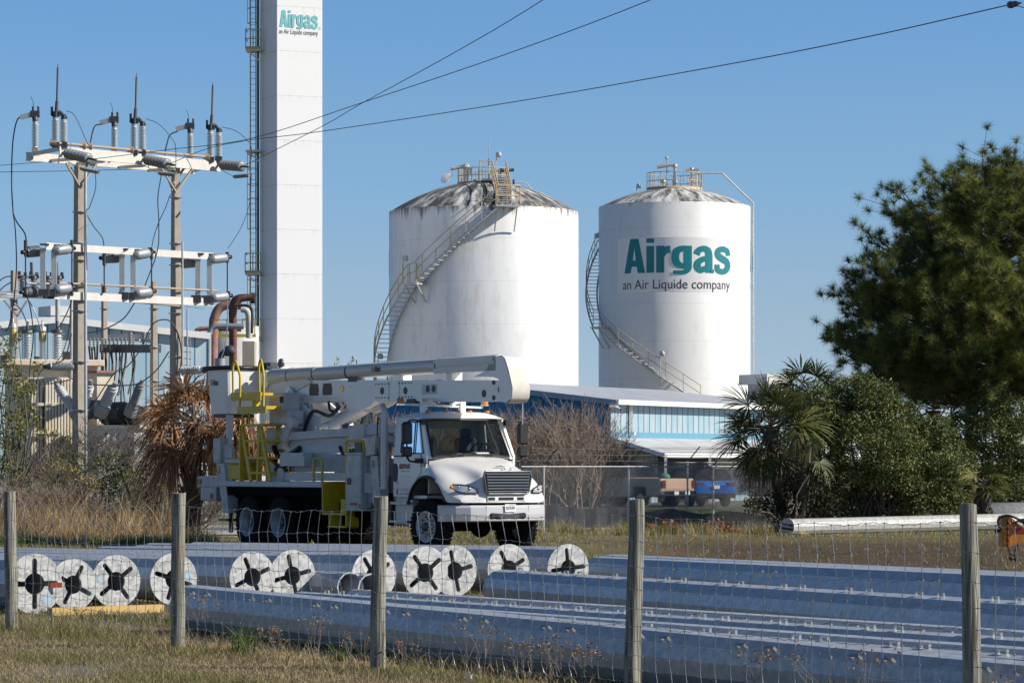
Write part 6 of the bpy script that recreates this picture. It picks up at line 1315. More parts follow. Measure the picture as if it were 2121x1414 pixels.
for z in (3.08, 3.38):
    b.lathe([(0, .05), (.015, .045)], (1.2, -.285, z), (0, 1, 0), 12)
for x in (-4.6, -4.2): b.lathe([(0, .012), (.01, .012)], (x, -.284, 3.4), (0, 1, 0), 6)
tb(b, 'boom_bolt', M['darksteel'])
b = MB(); b.box(-1.42, -.85, -.276, -.27, 3.19, 3.39); tb(b, 'boom_window_plate', mat('plate_grey', (.55, .56, .58), .4))
b = MB(); b.prism([(-2.0, 3.02), (-1.62, 3.02), (-1.68, 3.11), (-1.94, 3.11)], (0, -.3, 0), (1, 0, 0), (0, 0, 1), (0, .6, 0)); tb(b, 'rest_pad', M['black'])
b = MB(); b.tube(spline([(-5.05, -.30, 3.10), (-4.95, -.32, 2.92), (-4.7, -.32, 2.90), (-4.62, -.3, 2.98)], 5), .03, 6); tb(b, 'boom_hose', M['black'])
b = MB(); b.lathe([(0, .07), (.006, .07)], (-4.55, -.282, 3.36), (0, 1, 0), 12); tb(b, 'boom_label', M['gold'])
# elbow at the front end
b = MB(); el = [(.55, 3.50), (1.0, 3.62), (1.25, 3.88), (1.50, 3.90), (1.66, 3.84), (1.86, 3.42), (1.93, 3.25), (1.90, 3.06), (1.70, 2.98), (1.5, 3.0), (1.45, 3.44), (1.2, 3.5)]
for y in (-.33, .02): b.prism(el[::-1], (0, y, 0), (1, 0, 0), (0, 0, 1), (0, .05, 0))
tb(b, 'elbow', M['white'])
b = MB(); cv = [(1.44, 3.905), (1.56, 3.90), (1.68, 3.84), (1.78, 3.66), (1.88, 3.42), (1.94, 3.26), (1.92, 3.08), (1.84, 2.99), (1.66, 2.965)]
vs = []
for x, z in cv:
    for y in (-.335, .075): vs.append((x + .01, y, z))
b.add(vs[:8], [(2 * i, 2 * i + 1, 2 * i + 3, 2 * i + 2) for i in range(3)], True); tb(b, 'elbow_cap', M['white']); b = MB(); b.add(vs[6:], [(2 * i, 2 * i + 1, 2 * i + 3, 2 * i + 2) for i in range(len(cv) - 4)], True); tb(b, 'elbow_cover', M['cover'])
b = MB(); b.lathe([(0, .095), (.01, .095)], (1.73, -.13, 3.745), (.87, 0, .48), 14); tb(b, 'elbow_port', M['darksteel'])
# upper boom
b = MB(); b.tube([(-5.7, -.18, 3.70), (-3.2, -.18, 3.735), (0.2, -.18, 3.76), (1.3, -.18, 3.775)], [.145, .15, .155, .155], 24); b.bar((-.9, -.18, 3.74), (1.35, -.18, 3.76), .30, .29); tb(b, 'upper_boom', M['offwhite'])
b = MB(); b.tube([(-7.55, -.18, 3.66), (-6.9, -.18, 3.68), (-5.7, -.18, 3.70)], [.20, .17, .155], 22); b.prism([(-7.7, 3.35), (-6.9, 3.18), (-6.3, 3.38), (-5.75, 3.52), (-6.0, 3.62), (-7.7, 3.62)], (0, -.30, 0), (1, 0, 0), (0, 0, 1), (0, .28, 0)); tb(b, 'boom_tip_housing', M['offwhite'])
b = MB()
for x in (-6.78, -5.72, -4.35, -.85): b.lathe([(-.012, .162 + (.012 if x < -6 else 0)), (.012, .162 + (.012 if x < -6 else 0))], (x, -.18, 3.685 + (x + 6.8) * .011), (1, 0, .01), 24)
b.box(-4.3, -3.95, -.28, -.08, 3.50, 3.62); tb(b, 'boom_collar', M['darksteel'])
b = MB(); b.box(-2.6, -2.4, -.1, .1, 3.42, 3.62); b.cut(); b.box(-.55, -.35, -.25, .0, 3.42, 3.62); tb(b, 'boom_saddle', M['white'])
def logo(x0, z0, h, y, ux=(1, 0, 0)):
    ux = Vector(ux).normalized(); o_ = Vector((x0, y, z0)); b = MB()
    for pl in ([(0, 0), (.10, 0), (.10, .45), (.36, .45), (.36, .55), (.10, .55), (.10, .9), (.45, .9), (.45, 1), (0, 1)], [(.5, 1), (.62, 1), (.62, 0), (.52, 0), (.52, .45), (.42, .45), (.42, .55), (.52, .55)], [(.18, .12), (.40, .12), (.40, .22), (.18, .22)], [(.18, .68), (.46, .68), (.46, .78), (.18, .78)]):
        b.prism([(i * h, j * h) for i, j in pl], o_, ux, (0, 0, 1), (0, .004, 0))
    tb(b, 'logo_emblem', M['logo_orange'])
    flat_text('logo_lettering', 'Altec', h * 1.75, h * 1.0, o_ + ux * h * .75, ux, (0, 0, 1), M['ink'], tr, False, offset=.04, shear=.12)
logo(-3.26, 3.68, .135, -.345)
# bucket
b = MB()
def bucket(mb, x0, x1, y0, y1, z0, z1_, tp=.06):
    lo = [(x0 + tp, y0 + tp), (x1 - tp, y0 + tp), (x1 - tp, y1 - tp), (x0 + tp, y1 - tp)]; hi = [(x0, y0), (x1, y0), (x1, y1), (x0, y1)]
    def rd(c_, r_): 
        out = []
        for k in range(4):
            p, q_, s__ = Vector(c_[k - 1]), Vector(c_[k]), Vector(c_[(k + 1) % 4]); a_ = (p - q_).normalized(); e_ = (s__ - q_).normalized()
            out += [q_ + a_ * r_, q_ + (a_ + e_) * r_ * .3, q_ + e_ * r_]
        return out
    A_, B_ = rd(lo, .07), rd(hi, .07); vs = [(p.x, p.y, z0) for p in A_] + [(p.x, p.y, z1_) for p in B_]
    mb.add(vs, [tuple(range(11, -1, -1)), tuple(range(12, 24))] + [(k, (k + 1) % 12, 12 + (k + 1) % 12, 12 + k) for k in range(12)])
bucket(b, -9.1, -8.18, -1.0, -.10, 2.88, 3.86); bk_ = tb(b, 'bucket', M['white'])
b = MB(); b.box(-8.35, -7.6, -.08, .36, 2.95, 3.9, None, .05); b.tube([(-7.7, -.35, 3.62), (-7.7, .3, 3.62)], .2, 14); tb(b, 'bucket_mount', M['white'])
b = MB(); b.tube(spline([(-9.13, -1.03, 3.88), (-8.16, -1.03, 3.88), (-8.16, -.07, 3.88), (-9.13, -.07, 3.88), (-9.13, -1.03, 3.88)], 1), .05, 8); b.box(-9.05, -8.23, -.95, -.15, 3.86, 3.9); b.box(-8.95, -8.4, -.9, -.2, 2.80, 2.88); tb(b, 'bucket_rim', M['black'])
b = MB(); b.box(-8.2, -7.85, -.1, .25, 3.92, 4.0); b.lathe([(0, .10), (.04, .10)], (-7.6, .0, 3.98), (0, 1, 0), 14); tb(b, 'bucket_controls', M['darksteel'])
b = MB(); b.box(-8.3, -8.15, -.15, .0, 3.9, 4.0, None, .02); tb(b, 'blue_rag', M['bluecloth'])
logo(-8.92, 3.50, .13, -1.005)
# bucket access platform with rails, and ladder below
b = MB()
b.box(-7.48, -6.21, -1.28, -.98, 3.24, 3.30); b.box(-7.48, -6.21, -1.29, -1.27, 3.14, 3.32)
b.box(-6.98, -5.74, -1.42, -1.05, 2.94, 3.01); b.box(-6.98, -5.74, -1.43, -1.41, 2.86, 3.01); b.box(-6.72, -6.55, -1.2, -1.1, 2.98, 3.24)
tb(b, 'access_platform', M['yellow'])
for x0, dx in ((-7.44, .55), (-6.31, .43)):
    b = MB(); b.tube(spline([(x0, -1.26, 3.3), (x0, -1.27, 3.80), (x0 + .05, -1.28, 3.95), (x0 + dx * .35, -1.30, 3.98), (x0 + dx * .9, -1.38, 3.70), (x0 + dx, -1.40, 3.6), (x0 + dx, -1.41, 2.98)], 4), .026, 7); tb(b, 'platform_rail', M['yellow'])
b = MB()
for y in (-1.22, -.78):
    b.bar((-7.15, y, 2.62), (-6.72, y, 1.42), .05, .12); b.bar((-7.15, y, 2.62), (-7.15, y, 1.42), .05, .10); b.bar((-6.35, y, 2.62), (-5.90, y, 1.42), .05, .10); b.bar((-6.35, y, 2.62), (-6.45, y, 1.42), .05, .08)
for i, (z, x0, x1) in enumerate(((2.62, -7.15, -6.2), (2.28, -6.95, -6.1), (1.92, -6.85, -6.0), (1.60, -6.8, -5.92))): b.box(x0, x1, -1.24, -.76, z - .03, z + .02)
tb(b, 'yellow_step_ladder', M['yellow'])
hoop(-7.15, -6.85, 2.6, 2.86, -1.2, .022)
b = MB(); b.box(-7.9, -7.2, -1.15, -.7, 1.43, 1.80, None, .04); tb(b, 'yellow_tub', M['yellow'])
b = MB(); b.box(-7.95, -7.15, -1.18, -.66, 1.78, 1.92, None, .03); tb(b, 'plastic_bag', mat('clear_bag', (.45, .38, .25), .2))
# rear outrigger and tail
b = MB(); b.box(-8.42, -8.10, -1.22, -.9, 1.80, 2.35, None, .02); b.prism([(-8.3, 1.8), (-7.95, 1.8), (-7.75, .72), (-8.0, .72)], (0, -1.2, 0), (1, 0, 0), (0, 0, 1), (0, .25, 0)); b.prism([(-8.1, 1.42), (-7.7, 1.42), (-7.72, 2.1), (-7.84, 2.22), (-8.0, 2.22), (-8.1, 2.1)], (0, -1.14, 0), (1, 0, 0), (0, 0, 1), (0, .08, 0)); tb(b, 'rear_outrigger', M['dirtywhite'])
flat_text('outrigger_mark', 'T&B', .10, .14, (-8.2, -1.206, 1.58), (1, 0, 0), (0, 0, 1), M['ink'], tr, False)
b = MB(); b.box(-8.14, -8.02, -1.05, -.93, 2.2, 2.85); tb(b, 'bucket_prop', M['white_matt'])
b = MB(); b.box(-9.35, -8.2, -1.1, 1.1, 1.28, 1.52, None, .015); b.box(-9.2, -8.5, -1.1, 1.1, .98, 1.28, None, .015); tb(b, 'tail_section', M['dirtywhite'])
b = MB(); b.box(-9.3, -9.15, -1.115, -1.1, 1.34, 1.46); b.box(-8.75, -8.62, -1.115, -1.1, 1.02, 1.14); tb(b, 'tail_light', M['carred'])
b = MB(); b.tube([(-8.0, -1.0, .3), (-8.0, -1.0, .72)], .05, 8); b.box(-8.2, -7.8, -1.2, -.85, .55, .6); tb(b, 'outrigger_foot', M['darksteel'])
# ================================================================== stacked steel poles

ROLL = [0]
def ring_pts(c, ax, sd, r, n=12, ph=None):
    ph = R_(ROLL[0]) if ph is None else ph
    return [c + sd * (r * math.cos(2 * math.pi * k / n + ph)) + Vector((0, 0, 1)) * (r * math.sin(2 * math.pi * k / n + ph)) for k in range(n)]
def pole_body(parent, p0, p1, r0, r1, m, n=12, cap0=True, cap1=True, wall=.02):
    p0, p1 = Vector(p0), Vector(p1); ax = (p1 - p0).normalized(); sd = Vector((ax.y, -ax.x, 0)).normalized(); q = MB()
    A, B = ring_pts(p0, ax, sd, r0, n), ring_pts(p1, ax, sd, r1, n)
    q.add(A + B, [(k, (k + 1) % n, n + (k + 1) % n, n + k) for k in range(n)])
    A2, B2 = ring_pts(p0, ax, sd, r0 - wall, n), ring_pts(p1, ax, sd, r1 - wall, n)
    if cap1: q.add(B, [tuple(range(n))])
    if cap0: q.add(A, [tuple(range(n - 1, -1, -1))])
    else:
        q.add(A2 + B2, [(k, n + k, n + (k + 1) % n, (k + 1) % n) for k in range(n)]); q.add(A + A2, [(k, (k + 1) % n, n + (k + 1) % n, n + k) for k in range(n)])
    return q.build('shaft', m, parent, fix=False), ax, sd
def slot_plate(parent, c, ax, sd, R, rot, m):
    # round plate with a centre hole and four round-ended slots cut through it
    hr, so, sw = R * .36, R * .85, R * .09
    outer = [Vector((R * math.cos(2 * math.pi * k / 48), R * math.sin(2 * math.pi * k / 48), 0)) for k in range(48)]
    inner = []; dl = math.asin(sw / hr)
    for k in range(4):
        a = R_(90 - rot) + k * math.pi / 2; ca, sa = math.cos(a), math.sin(a)
        pt = lambda u_, v_: Vector((u_ * ca - v_ * sa, u_ * sa + v_ * ca, 0))
        inner.append(Vector((hr * math.cos(a - dl), hr * math.sin(a - dl), 0)))
        for j in range(7): t_ = -math.pi / 2 + math.pi * j / 6; inner.append(pt(so - sw + sw * math.cos(t_), sw * math.sin(t_)))
        inner.append(Vector((hr * math.cos(a + dl), hr * math.sin(a + dl), 0)))
        for j in range(1, 5): t_ = a + dl + (math.pi / 2 - 2 * dl) * j / 5; inner.append(Vector((hr * math.cos(t_), hr * math.sin(t_), 0)))
    tris = tessellate_polygon([outer, inner]); pts2 = outer + inner; q = MB(); th = .025
    to = lambda p, o_: c + sd * p.x + Vector((0, 0, 1)) * p.y - ax * o_
    f = [to(p, th) for p in pts2]; g_ = [to(p, 0) for p in pts2]; N_ = len(pts2); q.add(f + g_, [tuple(t_) for t_ in tris] + [tuple(i + N_ for i in t_) for t_ in tris])
    q.add(f[:48] + g_[:48], [(k, (k + 1) % 48, 48 + (k + 1) % 48, 48 + k) for k in range(48)]); n2 = len(inner)
    q.add(f[48:] + g_[48:], [(k, (k + 1) % n2, n2 + (k + 1) % n2, n2 + k) for k in range(n2)])
    return q.build('end_plate', m, parent)
DV = Vector((-.53, .848, 0)).normalized()
discs = [(70, 173, .36, 0, 12), (150, 169, .315, 28, 11), (239, 166, .33, -38, 11), (358, 163, .33, 18, 11.5), (521, 160, .33, -24, 11), (604, 158.5, .335, -13, 11.5), (773, 158, .335, -34, 10), (879, 156, .35, -38, 10), (940, 153, .345, -13, 10), (1052, 150.5, .345, -28, 11), (1175, 149, .34, -6, 11.5)]
dlab = ['steel pole with a slotted round end plate and an orange tag, farthest left', 'steel pole with a smaller slotted plate partly behind the orange-tagged one', 'steel pole with a slotted plate standing free just left of the second fence post', 'steel pole whose slotted plate shows on both sides of the second fence post',
        'steel pole whose slotted plate is overlapped by a brighter one, below the rear truck wheels', 'steel pole with a bright slotted plate below the truck rear wheels, right one of two', 'steel pole whose slotted plate is half hidden by the third fence post', 'steel pole with the full bright cross-shaped cutout below the truck front wheel', 'steel pole with a slotted plate tucked behind the full bright cross one', 'steel pole with a slotted plate partly hidden by the lugged pole left end', 'steel pole with a slotted plate standing highest and farthest right']
GP = 'galvanised poles with slotted end plates'
for i, (px, s_, r, rot, L) in enumerate(discs):
    Y = FPX / s_; c = G(px, Y, r); t = empty('steel_pole', (c.x, c.y, 0), 0, dlab[i], 'steel pole', GP)
    rb = r * .90
    dr = Vector((DV.x + (i % 3 - 1) * .012, DV.y, 0)).normalized()
    end = c + dr * L; end.z = r - .02
    sh, ax, sd = pole_body(t, c, end, rb, rb * .52, M['galv'], 12, cap0=False)
    slot_plate(t, c, ax, sd, r, rot, M['galvend'])
    b = MB()
    for (u_, v_, rr_) in (((.45, -.55, .07),) if i in (0,) else ((-.68, .1, .05),) if i == 2 else ((.62, .1, .07),) if i == 3 else ((.3, -.65, .07),) if i == 4 else ()):
        b.lathe([(0, r * rr_ * 2), (.002, r * rr_ * 2)], c + sd * (-u_ * r if sd.x < 0 else u_ * r) + Vector((0, 0, v_ * r)) - ax * .027, ax, 12)
    if b.v: b.build('tape_mark', M['bluetape'], t)
    if i == 0:
        b = MB(); q0 = c - ax * .04 + (sd if sd.x > 0 else -sd) * (r * .62); b.box(q0.x - .02, q0.x + .12, q0.y - .02, q0.y, q0.z - .05, q0.z + .01); b.build('orange_tag', mat('orange_tag', (.80, .12, .02), .6), t)
for i, (px, lane, r, lb) in enumerate(((726, 21.4, .20, 'steel pole with a plain open twelve-sided mouth, left one of the pair'), (768, 21.62, .19, 'steel pole with a plain open mouth, half behind its open neighbour'))):
    q_ = (px - 1060.5) / FPX; Y = lane / (.85 * q_ + .53); c = G(px, Y, r); t = empty('steel_pole', (c.x, c.y, 0), 0, lb, 'steel pole', 'open ended galvanised poles')
    pole_body(t, c, c + DV * 5 - Vector((0, 0, .03)), r, r * .8, M['galv'], 12, cap0=False)
def lug(mb, c, ax, nrm, w=.11, h=.036):
    tg = ax; a_ = c - tg * w / 2; e_ = c + tg * w / 2
    sd2 = ax.cross(nrm)
    for p in (a_, e_): mb.bar(p - nrm * .01, p + nrm * h, .022, .010, up=ax)
    mb.bar(a_ + nrm * h - ax * .007, e_ + nrm * h + ax * .005, .022, .011, up=nrm)
GP2 = 'long lugged galvanised poles running to the right'
rowl = [ # (p@1400, p@2121) given as (X,Y), back, forward extents, radius left, right, lug angles, label
 ((1.31, 27.0), (3.46, 22.9), 10.2, 3.5, .255, .225, [(136, 0)], 'nearest steel pole, its dark side running the whole way to the lower right corner'),
 ((1.39, 28.75), (3.67, 24.25), 8.6, 3.5, .16, .225, [(88, .1)], 'second nearest lugged steel pole, just behind the nearest one'),
 ((1.476, 30.4), (3.87, 25.6), 8.0, 3.5, .15, .22, [], 'third lugged steel pole from the front, with a plain upper face'),
 ((1.54, 31.8), (4.06, 26.9), 8.8, 3.5, .15, .22, [(95, .3), (62, .85)], 'fourth lugged steel pole from the front, with a double row of lugs'),
 ((1.60, 33.2), (4.24, 28.1), 7.5, 3.5, .16, .22, [], 'fifth steel pole from the front, plain, behind the double row of lugs'),
 ((1.80, 37.4), (4.60, 30.6), 5.1, 4, .24, .29, [(95, .2), (60, .75)], 'steel pole whose blunt left end lies in front of the slotted plates'),
 ((2.18, 45.3), (5.4, 35.7), 3.0, 6, .24, .35, [(140, 1.4)], 'rearmost big steel pole of the right hand stack'),
 ((2.95, 46.3), (6.2, 36.7), 4.6, 6, .22, .33, [], 'smooth steel pole lying behind the rearmost big one'),
]
for i, (pa, pb, back, fwd, rl_, rr2, lugs, lb) in enumerate(rowl):
    a_, e_ = Vector((*pa, 0)), Vector((*pb, 0)); d = (e_ - a_).normalized(); p0 = a_ - d * back; p1 = e_ + d * fwd; p0.z = rl_; p1.z = rr2
    ROLL[0] = (6, 3, 9, 5, 10, 4, 8, 5)[i]; t = empty('steel_pole', (p0.x, p0.y, 0), 0, lb, 'steel pole', GP2)
    sh, ax, sd = pole_body(t, p0, p1, rl_, rr2, M['galv'], 12, cap0=(i != 5)); Lt = (p1 - p0).length
    if sd.x < 0: sd = -sd
    b = MB()
    for ang, ph in lugs:
        k = 0; x = .5 + ph
        while x < Lt - .3:
            r_here = (rl_ + (rr2 - rl_) * x / Lt) * .966; an = R_(ang); nrm = sd * math.cos(an) + Vector((0, 0, math.sin(an)))
            # lug angle measured from the right hand side over the top
            lug(b, p0 + (p1 - p0) * (x / Lt) + nrm * r_here, ax, nrm); b.cut(); k += 1; x += .42 if k % 2 else (1.15 if i == 0 else 4.2 if i == 6 else 1.0)
    if b.v: b.build('step_lug', M['wirelight'], t)
    if i == 0:
        b = MB(); b.bar(p0 + Vector((.0, -.02, rl_ * .6)), p0 + d * .01 + Vector((0, -.02, rl_ * .6)), .02, .02)
# pale pole and big pipe at the back right
t = empty('pale_pole', G(1625, 84.5), 0, 'pale grey pole with a dark banded end cap lying on the dirt at the right', 'steel pole')
p0, p1 = G(1632, 84.6, .205), G(2400, 97, .235); sh, ax, sd = pole_body(t, p0, p1, .205, .235, M['polewhite'])
if sd.x > 0: sd = -sd
b = MB()
for k in range(24):
    x = 1.0 + k * 1.02; an = R_(70 if k % 2 else 20); nrm = sd * math.cos(an) + Vector((0, 0, math.sin(an))); lug(b, p0 + ax * x + nrm * .2, ax, nrm, .07, .05); b.cut()
b.build('step_lug', M['darksteel'], t)
b = MB(); b.lathe([(-.03, .225), (0, .225)], p0, ax, 24); b.build('end_cap', M['galvend'], t)
b = MB(); Sd = Vector((ax.y, -ax.x, 0)); 
for k in (-.4, .6): b.bar(p0 - ax * .04 + Sd * -.19 + Vector((0, 0, .1 * k + .02)), p0 - ax * .04 + Sd * .19 + Vector((0, 0, .1 * k - .02)), .02, .05)
b.build('end_strap', M['black'], t)
b = MB(); b.box(p0.x + .3, p0.x + .5, p0.y - .35, p0.y + .3, 0, .05); b.build('chock', M['lumber'], t)
t = empty('big_pipe', G(2045, 93), 0, 'wide pale pipe with an open dark mouth at the right edge', 'pipe'); p0, p1 = G(2038, 93, .36), G(2500, 99, .36)
q = MB(); q.lathe([(0, .33), (0, .36), ((p1 - p0).length, .36), ((p1 - p0).length, .33), (.001, .33)], p0, p1 - p0, 40, True, False); q.build('pipe_wall', M['polewhite'], t)
b = MB(); b.bar(G(1900, 90, .04), G(2012, 91, .04), .3, .16); b.bar(G(1905, 89.2, .05), G(1995, 90, .05), .2, .1); tag(b.build('timber', M['lumber']), 'weathered timbers on the ground behind the pale pole', 'timber')
b = MB(); b.bar(G(103, 40.0, .045), G(334, 41.0, .045), .12, .09); tag(b.build('lumber_beam', M['lumber']), 'yellow timber beam lying on the grass under the slotted plates', 'timber')

# ================================================================== near wooden post and wire fence
fn = empty('wire_fence', (-3.24, 32.9, 0), 0, 'farm fence of weathered round wooden posts and woven wire in the foreground', 'fence')
posts = [(-7.6, 39.8, 1.5), (-5.39, 36.3, 1.50), (-3.24, 32.9, 1.51), (-1.145, 29.4, 1.51), (.96, 26.1, 1.52), (3.09, 22.9, 1.525), (5.2, 19.7, 1.53)]
tilts = [0, (.02, 0), (.004, 0), (-.006, 0), (-.01, 0), (.012, 0), 0]
for i, (x, y, h) in enumerate(posts):
    r_ = random.Random(i * 7 + 1); q = MB(); vs = []; n = 18; tl = (-.045, -.01, .015, .022, .03, -.035, 0)[i]
    for j in range(13):
        z = h * j / 12 - (.0 if j else .2)
        for k in range(n):
            a = 2 * math.pi * k / n; rr_ = (.062 + .006 * (1 - j / 12)) * (1 + .04 * math.sin(2 * a + i) + .025 * math.sin(j * 1.3 + i * 2 + a)) + r_.uniform(-.001, .001)
            if j == 12: rr_ *= .97
            vs.append((x + tl * (z / h - 1) + rr_ * math.cos(a) + .006 * math.sin(z * 3 + i), y + rr_ * math.sin(a), z + (.006 * math.sin(a * 2 + i) if j == 12 else 0)))
    q.add(vs, [(j * n + k, j * n + (k + 1) % n, (j + 1) * n + (k + 1) % n, (j + 1) * n + k) for j in range(12) for k in range(n)], True); q.add(vs[-n:], [tuple(range(n))])
    q.build('post', M['wood'], fn)
rows_z = [1.40, 1.20, 1.01, .84, .69, .55, .43, .32, .22, .13]
for si in range(len(posts) - 1):
    a_, e_ = Vector((*posts[si][:2], 0)), Vector((*posts[si + 1][:2], 0)); d = e_ - a_; L = d.length; dn = d.normalized(); off = Vector((-.07, -.05, 0)); r_ = random.Random(si + 40); q = MB()
    lean = [r_.uniform(-.05, .05) * (1 if si != 2 else 1.4) for _ in rows_z]; nV = int(L / .2)
    def wp(x, j, jit=0.0):
        f = x / L; sg = 4 * f * (1 - f); return a_ + dn * (x + lean[j] * sg + jit) + off + Vector((0, 0, rows_z[j] - .035 * sg * (1 if j < 3 else .5) + .008 * math.sin(x * 9 + j)))
    for j in range(len(rows_z)):
        pts_ = [wp(L * k / 60, j) + Vector((0, 0, .005 * (-1) ** k)) for k in range(61)]; q.tube(pts_, .0024, 3, False)
    for k in range(1, nV + 1):
        x = L * k / (nV + 1); pts_ = [wp(x, j, r_.uniform(-.012, .012)) for j in range(len(rows_z))]; q.tube(pts_, .0033, 3, False)
        for p in pts_: q.tube([p - dn * .010, p + dn * .010], .0048, 4)
    q.build('woven_wire', M['wirelight'], fn)

# ================================================================== chain link fences
def segmesh(name, S, m, parent=None, n=3, tint=None):      # S rows: x0 y0 z0 x1 y1 z1 r0 r1
    S = np.asarray(S, 'f'); p0, p1, r0, r1 = S[:, :3], S[:, 3:6], S[:, 6:7], S[:, 7:8]; d = p1 - p0; d /= np.maximum(np.linalg.norm(d, axis=1, keepdims=True), 1e-6)
    up = np.where(np.abs(d[:, 2:3]) < .9, np.array([[0, 0, 1.]]), np.array([[1., 0, 0]])); a = np.cross(d, up); a /= np.linalg.norm(a, axis=1, keepdims=True); b_ = np.cross(d, a); V = []
    for p, r in ((p0, r0), (p1, r1)):
        for k in range(n): t_ = 2 * math.pi * k / n; V.append(p + (a * math.cos(t_) + b_ * math.sin(t_)) * r)
    V = np.stack(V, 1).reshape(-1, 3); base = (np.arange(len(S)) * 2 * n)[:, None, None]; F = np.array([[k, (k + 1) % n, n + (k + 1) % n, n + k] for k in range(n)])[None] + base
    return fastmesh(name, V, F.reshape(-1, 4), None, m, parent)
def chainlink(label, pts, h, posts_at, arms=True, post_r=.03, dark=False, cell=.075):
    t = empty('chain_link_fence', pts[0], 0, label, 'fence'); S = []
    for (p0, p1) in zip(pts[:-1], pts[1:]):
        p0, p1 = Vector(p0), Vector(p1); d = p1 - p0; L = d.length; dn = d.normalized(); k = -int(h / cell) - 1
        while k * cell < L:
            for sgn in (1, -1):
                x0 = k * cell; x1 = x0 + h; t0 = max(0, -x0 / h); t1 = min(1, (L - x0) / h)
                if t1 > t0:
                    def q_(t_):
                        z = t_ * h if sgn > 0 else h - t_ * h; p = p0 + dn * (x0 + t_ * h); return (p.x, p.y + .004 * sgn, z)
                    S.append((*q_(t0), *q_(t1), .0040, .0040))
            k += 1
    segmesh('mesh', S, M['wire'] if dark else M['linkwire'], t); b = MB(); mm = M['darksteel'] if dark else M['steel']
    for p0, p1 in zip(pts[:-1], pts[1:]): b.tube([Vector(p0) + Vector((0, 0, h)), Vector(p1) + Vector((0, 0, h))], .024, 6)
    b.build('top_rail', M['railgrey'], t)
    for p in posts_at:
        p = Vector(p); b = MB(); b.tube([p, p + Vector((0, 0, h + .05))], post_r, 8); b.lathe([(0, post_r * 1.3), (.05, post_r)], p + Vector((0, 0, h)), (0, 0, 1), 8); b.build('post', mm, t)
        if arms: b = MB(); b.bar(p + Vector((0, 0, h + .02)), p + Vector((.38, -.1, h + .5)), .05, .03); b.build('barb_arm', M['darksteel'], t)
    if arms:
        b = MB()
        for k in (.35, .65, .95):
            for p0, p1 in zip(pts[:-1], pts[1:]):
                o_ = Vector((.38 * k, -.1 * k, h + .5 * k)); b.tube([Vector(p0) + o_, (Vector(p0) + Vector(p1)) / 2 + o_ - Vector((0, 0, .03)), Vector(p1) + o_], .009, 4)
        b.build('barbed_wire', M['wire'], t)
    return t
chainlink('chain link fence with slanted barb arms just right of the truck, near line', [G(1080, 88), G(1480, 91.5), G(1600, 92.5)], 1.71, [G(1126, 88.4), G(1302, 90), G(1477, 91.5)])
chainlink('second chain link fence line farther back with a thick dark post', [G(1040, 104), G(1430, 106), G(1560, 107), G(1720, 108)], 1.82, [G(1153, 104.6), G(1236, 105), G(1424, 106), G(1555, 107), G(1573, 107), G(1660, 107.6)], dark=False)
chainlink('chain link fence behind the truck tail beside the brown palm', [G(150, 90), G(480, 88)], 1.75, [G(330, 89), G(425, 88.4)], arms=False)
t = empty('yard_gate', G(400, 91), 0, 'white painted tubular gate frame behind the truck tail', 'gate'); b = MB()
b.tube([P(366, 1062, 91), P(366, 905, 91)], .045, 8); b.tube([P(380, 905, 91), P(380, 1040, 91), P(392, 1064, 91), P(470, 1064, 91)], .035, 8); b.tube([P(382, 985, 91), P(428, 1018, 91)], .035, 8); b.tube([P(394, 900, 91), P(394, 1062, 91)], .025, 6); b.tube([P(428, 960, 91), P(428, 1062, 91)], .03, 6); b.tube([P(366, 962, 91), P(470, 962, 91)], .03, 6); b.build('gate_frame', M['white_matt'], t)

b = MB(); vs = []; rf = random.Random(4)
for i in range(41):
    p = G(1120 + i * 11.5, 93.5 + i * .03); w_ = .03 * math.sin(i * 1.7); zt_ = .62 - .006 * i + .05 * math.sin(i * .6) + rf.uniform(-.02, .02); vs += [(p.x, p.y + w_, 0), (p.x, p.y + w_ + .02, zt_)]
b.add(vs, [(2 * i, 2 * i + 2, 2 * i + 3, 2 * i + 1) for i in range(40)]); tag(b.build('low_dark_strip', M['darkstrip']), 'low dark strip sagging along the foot of the chain link fence', 'fence_strip')  # low dark strip along the foot of the fence
